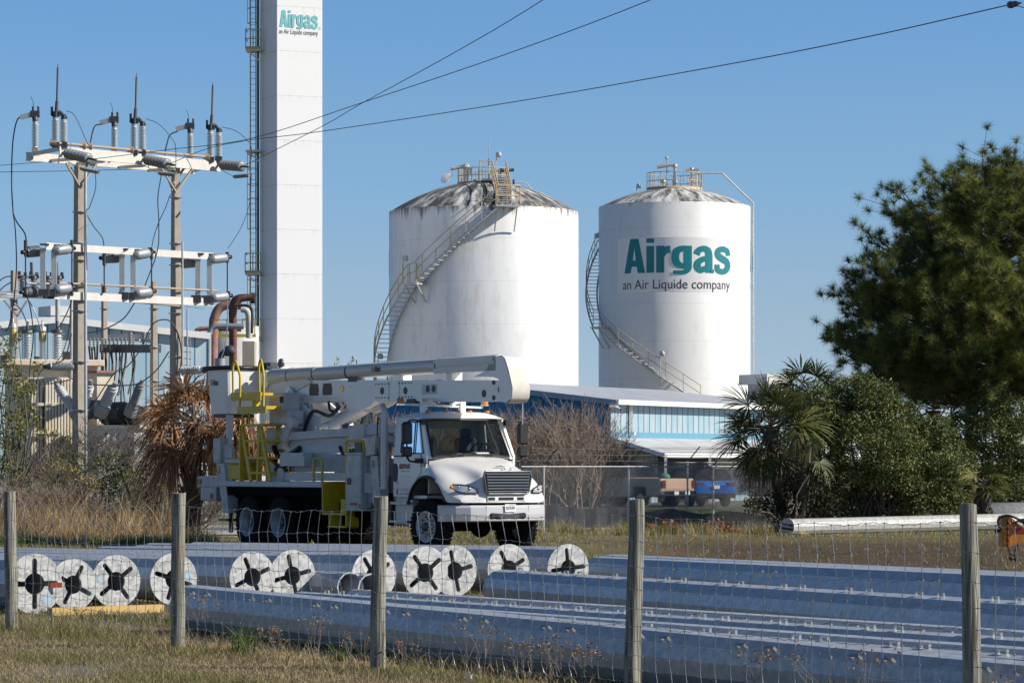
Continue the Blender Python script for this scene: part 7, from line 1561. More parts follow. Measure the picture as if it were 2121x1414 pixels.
# ================================================================== parked vehicles
def vehicle(name, loc, rz, label, cat, prof, green, L, W, paint, wheels, extras=None):
    t = empty(name, loc, rz, label, cat)
    q = MB(); m_ = len(prof); vs = []
    hw = W / 2
    for s_, inset in ((-1, 0), (1, 0)):
        pass
    ys = [(-hw, .06), (-hw + .06, 0), (hw - .06, 0), (hw, .06)]
    for y, ins in ys:
        for x, z in prof:
            cx_, cz = L / 2, .8; vs.append((x + (cx_ - x) * ins * .35, y, z + (cz - z) * ins * .6))
    q.add(vs, [(i * m_ + k, i * m_ + (k + 1) % m_, (i + 1) * m_ + (k + 1) % m_, (i + 1) * m_ + k) for i in range(3) for k in range(m_)]); q.add(vs[:m_], [tuple(range(m_))]); q.add(vs[-m_:], [tuple(range(m_))]); ob = q.build('body', paint, t, False); bv = ob.modifiers.new('b', 'BEVEL'); bv.width = .09; bv.segments = 3; bv.limit_method = 'ANGLE'; bv.angle_limit = R_(35)
    q = MB(); gb = green; n_ = len(gb); vs = []
    for y, ins in ((-hw + .10, 0), (-hw + .22, 1), (hw - .22, 1), (hw - .10, 0)):
        pass
    lo = min(z for x, z in gb); hi = max(z for x, z in gb)
    for s_ in (-1, 1):
        for x, z in gb: vs.append((x, s_ * (hw - .07 - .16 * (z - lo) / (hi - lo)), z))
    q.add(vs, [(k, (k + 1) % n_, n_ + (k + 1) % n_, n_ + k) for k in range(n_)] + [tuple(range(n_)), tuple(range(2 * n_ - 1, n_ - 1, -1))]); q.build('window_band', M['carglass'], t, False)
    rp = sorted(gb, key=lambda p: -p[1])[:2]; x0, x1 = sorted((rp[0][0], rp[1][0])); q = MB(); q.box(x0 - .02, x1 + .02, -(hw - .22), hw - .22, hi - .01, hi + .05, None, .02)
    for x, z in ():
        pass
    q.build('roof', paint, t, False)
    for x in wheels:
        for s_ in (-1, 1):
            q = MB(); q.lathe([(-.11, .2), (-.11, .33), (-.08, .36), (.08, .36), (.11, .33), (.11, .2)], (x, s_ * (hw - .12), .36), (0, 1, 0), 24); wh = q.build('wheel', M['rubber'], t, False)
            q = MB(); q.lathe([(0, .21), (.01, .2)], (x, s_ * hw - (.0), .36), (0, s_, 0), 16); q.build('rim', M['steel'], t, False)
    return t
# pickup: local x forward from the tailgate, seen from behind with its tail to the right
pk_rz = math.atan2(.73, -.68)
pk = vehicle('pickup_truck', G(1405, 138), pk_rz, 'tan pickup truck with a canopy of shade on its side, tailgate toward the viewer', 'pickup',
   [(0, .55), (.05, 1.18), (2.0, 1.20), (2.05, 1.22), (4.3, 1.18), (5.4, 1.08), (5.6, .85), (5.6, .45), (4.95, .42), (4.9, .8), (4.2, .8), (4.15, .42), (1.65, .42), (1.6, .85), (.85, .85), (.8, .45), (0, .5)], [(2.05, 1.2), (2.3, 1.78), (3.4, 1.80), (4.2, 1.2)], 5.6, 2.0, M['cartan'], (1.2, 4.55))
b = MB(); b.box(-.12, .06, -.95, .95, .5, .68, None, .03); b.build('rear_bumper', M['chrome'], pk, False)
b = MB(); b.box(-.02, .0, -.75, .75, .74, 1.14, None, .008); b.build('tailgate', mat('tailgate_lit_tan', (.62, .42, .30), .4), pk, False)  # lit tan here, darker tan on the body: light put into the colour
b = MB(); b.box(-.135, -.12, -.55, -.28, .52, .66); b.box(-.135, -.12, .1, .36, .52, .66); b.build('number_plate', M['sticker'], pk, False)
b = MB(); b.box(-.02, .0, -.95, -.8, .8, 1.1); b.box(-.02, .0, .8, .95, .8, 1.1); b.build('tail_light', M['carred'], pk, False)
b = MB(); b.sphere((.6, .2, 1.25), .25, 8, 5, .6); b.build('load_bag', mat('green_bag', (.12, .30, .20), .7), pk, False)
sv = vehicle('parked_suv', G(1482, 140), R_(110), 'bright blue compact SUV seen from behind beside the pickup', 'car',
   [(0, .55), (-.02, .95), (.12, 1.08), (.3, 1.12), (3.4, 1.05), (4.3, .95), (4.5, .6), (4.4, .35), (3.9, .35), (3.8, .72), (3.1, .72), (3.0, .3), (1.3, .3), (1.2, .72), (.5, .72), (.4, .35), (.05, .38)], [(.12, 1.08), (.55, 1.58), (2.6, 1.62), (3.5, 1.06)], 4.5, 1.85, M['carblue'], (.85, 3.45))
b = MB(); b.box(-.04, .02, -.90, -.52, .9, 1.02, None, .01); b.box(-.04, .02, .52, .90, .9, 1.02, None, .01); b.build('tail_light', M['carred'], sv, False)
b = MB(); b.box(-.05, .02, -.9, .9, .36, .56, None, .02); b.build('lower_bumper', M['black'], sv, False)
b = MB(); b.box(-.05, -.03, -.18, .18, .74, .88); b.build('number_plate', M['sticker'], sv, False)
b = MB(); b.box(-.05, -.03, -.10, .10, 1.0, 1.05); b.build('badge', M['gold'], sv, False)
vehicle('parked_suv', G(1635, 137), R_(60), 'dark SUV half hidden behind the palm trunk', 'car',
   [(0, .55), (-.02, .95), (.12, 1.12), (.3, 1.15), (3.6, 1.08), (4.5, .98), (4.7, .6), (4.6, .35), (4.1, .35), (4.0, .76), (3.3, .76), (3.2, .3), (1.4, .3), (1.3, .76), (.5, .76), (.4, .35), (.05, .38)], [(.12, 1.1), (.45, 1.68), (2.9, 1.72), (3.7, 1.08)], 4.7, 1.95, M['cardark'], (.9, 3.65))
vehicle('parked_van', G(1292, 141), R_(137), 'dark red van in the shade behind the bare shrubs', 'van',
   [(0, .55), (-.02, .95), (.0, 1.15), (.2, 1.2), (4.0, 1.1), (4.8, .95), (4.9, .6), (4.8, .35), (4.3, .35), (4.2, .76), (3.5, .76), (3.4, .3), (1.4, .3), (1.3, .76), (.5, .76), (.4, .35), (.05, .38)], [(.05, 1.15), (.15, 1.85), (3.2, 1.9), (4.0, 1.15)], 4.9, 1.95, M['carred'], (.9, 3.85))

# ================================================================== orange crane head at the right edge
YO = 52.0; oc = empty('crane_arm', G(2085, YO, 0), 0, 'orange steel crane head with hoses and hanging chains at the right edge', 'crane')
o2 = lambda x, y, dy=0: P(x, y, YO + dy)
b = MB(); pl = [o2(x, y) for x, y in ((2074, 1068), (2094, 1070), (2121, 1095), (2300, 1080), (2300, 1108), (2121, 1122), (2092, 1131), (2074, 1131))]
vs = pl + [p + Vector((0, .32, 0)) for p in pl]; n = len(pl); b.add(vs, [tuple(range(n)), tuple(range(2 * n - 1, n - 1, -1))] + [(k, (k + 1) % n, n + (k + 1) % n, n + k) for k in range(n)]); b.bar(o2(2082, 1066, -.04), o2(2082, 1132, -.04), .12, .08); b.build('arm', M['orange'], oc)
b = MB(); b.tube(spline([o2(2076, 1095, -.1), o2(2068, 1085, -.12), o2(2070, 1072, -.12), o2(2088, 1067, -.1), o2(2110, 1075, -.08), o2(2122, 1085, -.08)], 5), .02, 6); b.tube(spline([o2(2094, 1072, -.1), o2(2098, 1082, -.12), o2(2112, 1078, -.1), o2(2130, 1082, -.1)], 5), .018, 6); b.bar(o2(2060, 1099, .1), o2(2076, 1099, .1), .06, .05); b.bar(o2(2112, 1078, -.06), o2(2140, 1076, -.06), .1, .06); b.build('hose', M['black'], oc)
b = MB(); b.box(o2(2103, 1093).x, o2(2300, 1093).x, YO - .012, YO, o2(2103, 1101).z, o2(2103, 1093).z); b.build('red_decal', M['red'], oc)
b = MB()
def chain(mb, a_, e_, n):
    for i in range(n):
        p = a_.lerp(e_, (i + .5) / n); d = (e_ - a_).normalized() * ((e_ - a_).length / n * .75); sd_ = Vector((.018, 0, 0)) if i % 2 else Vector((0, .018, 0))
        mb.tube([p - d + sd_, p + d + sd_, p + d - sd_, p - d - sd_ * 1, p - d + sd_], .008, 4)
chain(b, o2(2088, 1078, -.1), o2(2088, 1132, -.1), 9); chain(b, o2(2088, 1132, -.1), o2(2097, 1158, -.1), 5); chain(b, o2(2108, 1124, -.1), o2(2099, 1156, -.1), 6); b.sphere(o2(2095, 1155, -.1), .04); b.sphere(o2(2104, 1157, -.1), .035); b.build('chain', mat('rusty_chain', (.13, .08, .05), .7, .5), oc)
b = MB(); b.bar(o2(2290, 1095, .16), Vector((o2(2290, 1095).x, YO + .16, 0)), .3, .3); b.build('support_leg', M['orange'], oc)

# ================================================================== vegetation
S_MIN = [.0]
def grow(S, p, d, L, r, lvl, rr, nseg=3, kids=(2, 4), spread=.6, shrink=.72, up=.15, tips=None):
    r = max(r, S_MIN[0])
    for i in range(nseg):
        d = (d + Vector((rr.gauss(0, .16), rr.gauss(0, .16), rr.gauss(0, .12) + up * .3))).normalized(); q = p + d * (L / nseg); r2 = r * (.88 if lvl else .8); S.append((*p, *q, r, r2)); p, r = q, r2
        if lvl > 0 and i == nseg - 2 and rr.random() < .6: grow(S, p, (d + Vector((rr.gauss(0, spread), rr.gauss(0, spread), rr.uniform(-.1, .4)))).normalized(), L * shrink, r * .6, lvl - 1, rr, nseg, kids, spread, shrink, up, tips)
    if lvl > 0:
        for k in range(rr.randint(*kids)): grow(S, p, (d + Vector((rr.gauss(0, spread), rr.gauss(0, spread), rr.uniform(-.2, .5)))).normalized(), L * shrink * rr.uniform(.8, 1.15), r * .66, lvl - 1, rr, nseg, kids, spread, shrink, up, tips)
    elif tips is not None: tips.append(p.copy())
def leaf_quads(C, size, rg, tilt=None, aspect=.5):
    C = np.asarray(C, 'f'); n = len(C); a = rg.normal(size=(n, 3)); a /= np.linalg.norm(a, axis=1, keepdims=True); b_ = rg.normal(size=(n, 3)); b_ -= (b_ * a).sum(1, keepdims=True) * a; b_ /= np.linalg.norm(b_, axis=1, keepdims=True)
    s_ = (size * rg.uniform(.6, 1.3, (n, 1))); V = np.stack([C - a * s_ * .5, C + b_ * s_ * aspect * .5, C + a * s_ * .5, C - b_ * s_ * aspect * .5], 1).reshape(-1, 3); return V, np.arange(4 * n).reshape(-1, 4)
def blob_leaves(blobs, n_per_m2, size, rg, fill=.35):
    out = []; tint = []
    for c, r in blobs:
        n = int(n_per_m2 * 4 * math.pi * r * r); u_ = rg.normal(size=(n, 3)); u_ /= np.linalg.norm(u_, axis=1, keepdims=True)
        bump = 1 + .22 * np.sin(u_[:, 0] * 7 + c[0] * 3) * np.sin(u_[:, 1] * 6 + c[1]) + .15 * np.sin(u_[:, 2] * 11 + c[2] * 5)
        rad = r * bump * np.power(rg.uniform(fill, 1, n), .5); P_ = np.array(c) + u_ * rad[:, None]; P_ = P_[P_[:, 2] > .05]; out.append(P_); tint.append(np.clip(rg.normal(.5, .22, len(P_)) + .12 * np.sin(P_[:, 0] * 4 + P_[:, 2] * 5), 0, 1))
    return np.concatenate(out), np.concatenate(tint)
def bush(name, label, cat, Y, blobs, m, dens=420, size=.07, seed=1, base=None, group=None, stems=9, twig=None):
    rg = np.random.default_rng(seed); rr = random.Random(seed); B = []
    for px, py, rp in blobs:
        yo = Y + rr.uniform(-.8, .8); c = P(px, py, yo); B.append(((c.x, c.y, c.z), rp * Y / FPX))
    bx = base or (sum(q[0] for q in blobs) / len(blobs)); t = empty(name, G(bx, Y), 0, label, cat, group)
    C, ti = blob_leaves(B, dens, size, rg); V, F = leaf_quads(C, size, rg); fastmesh('foliage', V, F, ti, m, t); S = []
    b0 = G(bx, Y)
    for (c, r) in B:
        for k in range(2):
            p = Vector(b0) + Vector((rr.uniform(-.5, .5) * 1.0, rr.uniform(-.4, .4), 0)); e_ = Vector(c) + Vector((rr.uniform(-r, r), rr.uniform(-r, r), rr.uniform(-r, r))) * .7; md = p.lerp(e_, .5) + Vector((rr.uniform(-.3, .3), rr.uniform(-.3, .3), .2)); S.append((*p, *md, .035, .022)); S.append((*md, *e_, .022, .008))
    segmesh('stem', S, twig or M['twigdark'], t, 4); return t
bush('leafy_shrub', 'broad glossy green shrub spreading between the palm and the pine trunk', 'shrub', 94, [(1700, 850, 55), (1755, 822, 45), (1800, 850, 62), (1850, 880, 62), (1700, 920, 60), (1780, 930, 72), (1850, 950, 72), (1915, 925, 55), (1955, 975, 48), (1905, 1015, 50), (1825, 1020, 55), (1750, 1000, 50), (1655, 870, 40), (1660, 960, 45), (1975, 1030, 30), (1790, 795, 28), (1870, 1055, 30), (1720, 1050, 35), (1740, 870, 55), (1870, 915, 55), (1935, 900, 45), (1680, 990, 45), (1985, 960, 42), (1960, 1050, 34), (1830, 830, 40)], M['leaf'], 640, .085, 3, base=1810)
bush('leafy_shrub', 'dark leafy shrub at the right edge under the pine', 'shrub', 99, [(2050, 900, 48), (2085, 950, 55), (2115, 1000, 50), (2060, 1010, 45), (2130, 920, 50), (2105, 860, 40), (2100, 1050, 35), (2020, 950, 40), (2150, 1040, 50), (1995, 890, 42), (2030, 850, 40), (1975, 930, 34), (2060, 830, 36)], M['leaf'], 480, .085, 4, base=2080)
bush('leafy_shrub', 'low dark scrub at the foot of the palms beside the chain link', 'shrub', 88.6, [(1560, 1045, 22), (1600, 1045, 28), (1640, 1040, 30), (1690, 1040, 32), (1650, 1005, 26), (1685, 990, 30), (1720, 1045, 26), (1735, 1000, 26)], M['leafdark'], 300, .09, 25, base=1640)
bush('leafy_shrub', 'dark shrub filling the gap behind the first palm trunk', 'shrub', 101, [(1570, 990, 42), (1620, 960, 40), (1640, 1020, 42), (1700, 1010, 50), (1590, 1040, 35), (1680, 1055, 35), (2000, 1050, 30), (1760, 1050, 40)], M['leaf'], 300, .10, 5, base=1640)
bush('leafy_shrub', 'dark hedge added to stand for the shade behind the chain link and the bare shrubs', 'hedge', 128, [(1120, 1000, 36), (1165, 990, 38), (1210, 1005, 34), (1140, 960, 26), (1190, 955, 26), (1240, 985, 28)], M['leafdark'], 90, .13, 15, base=1170)  # dark leaf mass added in place of plain shade
bush('yellowing_shrub', 'yellow green shrub at the left edge in front of the transformer', 'shrub', 88, [(10, 720, 22), (15, 770, 34), (30, 830, 38), (20, 890, 40), (55, 800, 22), (60, 860, 26), (5, 940, 40), (75, 760, 14), (85, 895, 16), (110, 900, 12), (35, 700, 12), (140, 908, 10)], M['leafyellow'], 210, .085, 6, base=15)
bush('leafy_shrub', 'low green shrub mixed into the brush before the left pole', 'shrub', 85.5, [(120, 960, 22), (150, 985, 26), (90, 990, 24), (190, 1000, 22), (330, 975, 20), (350, 1005, 22)], M['leafyellow'], 170, .07, 18, base=140)
bush('leafy_shrub', 'scrubby green growth at the foot of the first bare bushes on the left', 'shrub', 86.5, [(30, 985, 30), (70, 1010, 24), (200, 960, 18), (165, 950, 18), (110, 1010, 22)], M['leaf'], 200, .07, 28, base=60)
bush('leafy_shrub', 'small dark green shrub in the dry grass behind the left fence span', 'shrub', 84, [(240, 965, 32), (260, 1000, 32), (225, 1010, 28), (290, 985, 22), (320, 1030, 25), (275, 1045, 28)], M['leaf'], 300, .07, 8, base=255)
bush('leafy_shrub', 'leafless looking shrub with sparse green leaves left of the first tank above the boom', 'shrub', 104, [(700, 752, 12), (725, 748, 10), (690, 765, 14), (745, 762, 10), (735, 748, 6)], M['leafyellow'], 45, .08, 9, base=715)
def bare_shrub(px, Y, H, label, seed, m, stems=9, spreadx=.35, lvl=4, group=None, L0=None, r0=.028, red=False, kids=(2, 3), twist=.5):
    S_MIN[0] = .0065; rr = random.Random(seed); t = empty('bare_shrub', G(px, Y), 0, label, 'shrub', group); S = []; tips = []
    for k in range(stems):
        b0 = G(px, Y) + Vector((rr.uniform(-.35, .35), rr.uniform(-.3, .3), 0)); d = Vector((rr.gauss(0, spreadx), rr.gauss(0, spreadx), 1)).normalized(); grow(S, b0, d, (L0 or H * .34), r0, lvl, rr, 3, kids, twist, .70, .25, tips)
    S_MIN[0] = 0.0; segmesh('branches', S, m, t, 3)
    if red and tips:
        rg = np.random.default_rng(seed); T = np.array([tuple(p) for p in tips if rr.random() < .25]); V, F = leaf_quads(T, .05, rg); fastmesh('dry_leaf', V, F, rg.uniform(0, 1, len(T)), M['rustleaf'], t)
    return t
gB = 'bare shrubs behind the cab and the fence'
for i, (px, Y, H, sp) in enumerate(((1010, 97, 3.6, .4), (1060, 99, 3.7, .35), (1115, 98, 3.8, .38), (1165, 102, 3.5, .34), (1195, 97, 3.9, .45), (1240, 103, 3.0, .4))):
    bare_shrub(px, Y, H, ['bare pale-twigged shrub just behind the boom elbow', 'bare shrub behind the truck mirror', 'bare shrub above the first chain link post', 'thin bare shrub between the two upright fence posts', 'many stemmed bare crape myrtle with pale trunks in front of the blue wall', 'small bare shrub at the corner of the blue warehouse'][i], 20 + i, M['twig'], 9 if i != 4 else 12, sp, 4, gB, red=True, kids=(2, 3))
for i, (px, Y, H) in enumerate(((640, 92, 3.2), (700, 94, 4.3), (760, 93, 3.5), (830, 95, 3.6), (890, 96, 3.6), (950, 97, 3.7))):
    bare_shrub(px, Y, H, ['bare brush behind the boom turret', 'tallest bare shrub showing above the boom', 'bare brush behind the stowed beams', 'bare brush above the exhaust stack', 'bare brush behind the beacon on the cab', 'bare brush behind the right end of the cab roof'][i], 40 + i, M['twig'], 8, .4, 4, 'bare brush behind the truck body', kids=(2, 3))
for i, (px, Y, H, sp) in enumerate(((60, 89, 2.6, .8), (130, 87, 2.3, .8), (190, 89, 3.4, .55), (240, 87, 2.7, .8), (290, 90, 3.9, .5), (330, 87, 2.0, .9), (90, 85, 1.9, .9), (390, 86, 1.3, .8))):
    bare_shrub(px, Y, H, ['tangled bare bush before the transformer left side', 'tangled bare bush before the radiator fins', 'bare tree-like bush rising in front of the left pole', 'dense tangled bush before the breaker', 'tall thin bare sapling left of the small square pole', 'low tangled bush left of the brown palm', 'low grey tangle above the dry grass on the left', 'small tangle below the brown palm'][i], 60 + i, M['twigdark'] if i % 3 else M['twig'], 11, sp, 4, 'tangled leafless bushes before the substation', r0=.028, kids=(2, 3), twist=.85)
# strappy green plant seen between boom and body
def blades(name, C, H, W, lean, tint, m, parent=None, rg=None, seg=3, droop=.5):
    C = np.asarray(C, 'f'); n = len(C); rg = rg or np.random.default_rng(1); az = rg.uniform(0, 2 * np.pi, n); H = np.broadcast_to(H, n); W = np.broadcast_to(W, n); lean = np.broadcast_to(lean, n)
    dx, dy = np.cos(az), np.sin(az); wz = rg.uniform(0, 2 * np.pi, n); sx, sy = np.cos(wz), np.sin(wz) * .6; V = []
    for j in range(seg + 1):
        t_ = j / seg; out = lean * H * (t_ ** (1 + droop * 1.6)); z = H * t_ * (1 - .25 * lean * t_); c = C + np.stack([dx * out, dy * out, z], 1); w = W * (1 - t_ ** 1.5) * .5 if j < seg else W * 0
        if j < seg: V.append(c - np.stack([sx * w, sy * w, w * 0], 1)); V.append(c + np.stack([sx * w, sy * w, w * 0], 1))
        else: V.append(c)
    V = np.stack(V, 1); k = V.shape[1]; F = []; base = np.arange(n) * k
    for j in range(seg - 1): F.append(np.stack([base + 2 * j, base + 2 * j + 1, base + 2 * j + 3], 1)); F.append(np.stack([base + 2 * j, base + 2 * j + 3, base + 2 * j + 2], 1))
    F.append(np.stack([base + 2 * seg - 2, base + 2 * seg - 1, base + 2 * seg], 1)); F = np.stack(F, 1).reshape(-1, 3); return fastmesh(name, V.reshape(-1, 3), F, np.repeat(tint, 2 * seg - 1), m, parent)
rg = np.random.default_rng(11)
t = empty('strap_leaf_plant', G(745, 91), 0, 'green strappy plant seen between the boom and the truck body', 'plant'); n = 260
C = np.stack([rg.uniform(G(690, 91).x, G(800, 91).x, n), rg.uniform(90.5, 91.8, n), rg.uniform(1.6, 2.1, n)], 1); blades('leaves', C, rg.uniform(.7, 1.4, n), .05, rg.uniform(.1, .6, n), rg.uniform(0, 1, n), M['palm'], t, rg)
S = [(*G(px_, 91), *(G(px_, 91) + Vector((0, 0, 2.0))), .08, .07) for px_ in (700, 730, 760, 790)]; segmesh('stalk', S, M['palmtrunk'], t, 6)

# palms
def frond(LV, LF, LT, S, c, d, pet, fl, rr, droop=.25, nl=26, dead=0.0, tint=.5, w0=.05):
    d = d.normalized(); p0 = c; tip = c + d * pet; tip.z -= droop * pet * .4; S.append((*p0, *tip, .022, .014)); d2 = (d + Vector((0, 0, -droop * .8))).normalized()
    sd = d2.cross(Vector((0, 0, 1))); 
    if sd.length < .05: sd = Vector((1, 0, 0))
    sd.normalize(); nrm = sd.cross(d2).normalized(); roll = rr.uniform(-.9, .9); sd = (sd * math.cos(roll) + nrm * math.sin(roll)).normalized(); nrm = sd.cross(d2).normalized()
    for k in range(nl):
        if rr.random() < .10: continue
        a = (k / (nl - 1) - .5) * 2 * R_(rr.uniform(94, 116)); dd = d2 * math.cos(a) + sd * math.sin(a) + nrm * (.18 * abs(math.sin(a))); dd.normalize(); L = fl * (.72 + .28 * math.cos(a * .8)) * rr.uniform(.78, 1.10); dd = (dd + Vector((rr.gauss(0, .05 + dead * .5), rr.gauss(0, .05 + dead * .5), rr.gauss(0, .05 + dead * .4)))).normalized(); wv = dd.cross(nrm).normalized() * (w0 * .5)
        m1 = tip + dd * L * .45 + Vector((0, 0, -droop * .05 * L)); m2 = tip + dd * L * .8 + Vector((0, 0, -droop * (.28 + dead) * L)); e_ = tip + dd * L * (1.0 - .2 * dead) + Vector((0, 0, -droop * (.65 + dead * 1.4) * L))
        i0 = len(LV); LV.extend([tip - wv * .3, tip + wv * .3, m1 - wv, m1 + wv, m2 - wv * .7, m2 + wv * .7, e_]); LF.extend([(i0, i0 + 1, i0 + 3), (i0, i0 + 3, i0 + 2), (i0 + 2, i0 + 3, i0 + 5), (i0 + 2, i0 + 5, i0 + 4), (i0 + 4, i0 + 5, i0 + 6)]); tt = min(1, max(0, tint + rr.gauss(0, .12))); LT.extend([tt] * 5)
def palm(name, label, px, py, Y, basepx, n, pet, fl, m, seed, dirs=None, trunk_r=.2, skirt=0, dead=0.0, droop=.35, tint=.5, low=-.35, w0=.036, cat='palm'):
    rr = random.Random(seed); t = empty(name, G(basepx, Y), 0, label, cat); c = P(px, py, Y); LV, LF, LT, S = [], [], [], []
    for k in range(n):
        z = rr.uniform(low, .95); a = k * 2.39996 + rr.uniform(-.3, .3); h_ = math.sqrt(max(0, 1 - z * z)); d = Vector((h_ * math.cos(a), h_ * math.sin(a), z)); frond(LV, LF, LT, S, c + Vector((0, 0, z * .2)), d, pet * rr.uniform(.75, 1.15), fl * rr.uniform(.75, 1.2), rr, droop * rr.uniform(.5, 1.9), 34, dead, tint + rr.uniform(-.35, .35), w0)
    fastmesh('crown', [tuple(v) for v in LV], LF, LT, m, t); segmesh('petiole', S, M['twig'] if dead else M['twigdark'], t, 4)
    b0 = G(basepx, Y); q = MB(); N = 14; pts_ = [b0.lerp(c, i / N) for i in range(N + 1)]; q.tube(pts_, [trunk_r * (1.15 - .2 * i / N) * (1 + .08 * (i % 2)) for i in range(N + 1)], 12)
    for i in range(46):
        f = rr.uniform(.05, .98); a = rr.uniform(0, 2 * math.pi); p = b0.lerp(c, f) + Vector((math.cos(a) * trunk_r * .9, math.sin(a) * trunk_r * .9, 0)); q.bar(p, p + Vector((math.cos(a) * .14, math.sin(a) * .14, .28)), .10, .03)
    q.build('trunk', M['palmtrunk'], t)
    if skirt:
        LV, LF, LT, S = [], [], [], []
        for k in range(skirt):
            a = rr.uniform(0, 2 * math.pi); d = Vector((math.cos(a) * .6, math.sin(a) * .6, -.75)); frond(LV, LF, LT, S, c + Vector((math.cos(a) * .15, math.sin(a) * .15, -.15)), d, pet * .5, fl * .85, rr, .6, 20, .5, rr.uniform(.1, .8), w0)
        fastmesh('dead_frond', [tuple(v) for v in LV], LF, LT, M['greydead'], t)
    return t
palm('cabbage_palm', 'fan palm with a ragged grey skirt in front of the blue warehouse', 1595, 890, 90, 1640, 46, .8, .9, M['palm'], 5, skirt=26, tint=.42, droop=.25, low=-.75)
palm('cabbage_palm', 'fan palm standing taller behind the first one', 1680, 825, 95, 1690, 24, .7, .85, M['palm'], 6, skirt=12, tint=.4)
palm('cabbage_palm', 'shaded fan palm below the pine crown', 1935, 850, 104, 1940, 24, .7, .9, M['palm'], 8, tint=.15)
palm('cabbage_palm', 'shaded fan palm at the right edge below the pine', 2080, 860, 106, 2085, 20, .7, .85, M['palm'], 9, tint=.15)
palm('cabbage_palm', 'small low fan palm right beside the last wooden fence post', 2035, 1010, 92, 2035, 12, .35, .75, M['palm'], 10, tint=.55, trunk_r=.12)
palm('cabbage_palm', 'yellowing fan palm with hanging fronds left of the big shrub', 1672, 915, 89, 1660, 5, .5, .55, M['palm'], 31, tint=.7, low=-.7, droop=.8, trunk_r=.14)
palm('dead_palm', 'dead brown fan palm with drooping fronds behind the truck tail', 402, 880, 82, 395, 46, .85, .95, M['deadpalm'], 12, dead=.3, droop=.4, low=-.55, tint=.55, w0=.04)
palm('dead_palm', 'second dead brown fan palm seen through the yellow step ladder', 520, 905, 81, 520, 34, .5, .8, M['deadpalm'], 13, dead=.45, droop=.7, low=-.85, tint=.6, w0=.04)
palm('dead_palm', 'small dead brown palm low behind the truck deck', 650, 1000, 84, 650, 22, .5, .9, M['deadpalm'], 14, dead=.3, droop=.3, low=-.2, tint=.6)

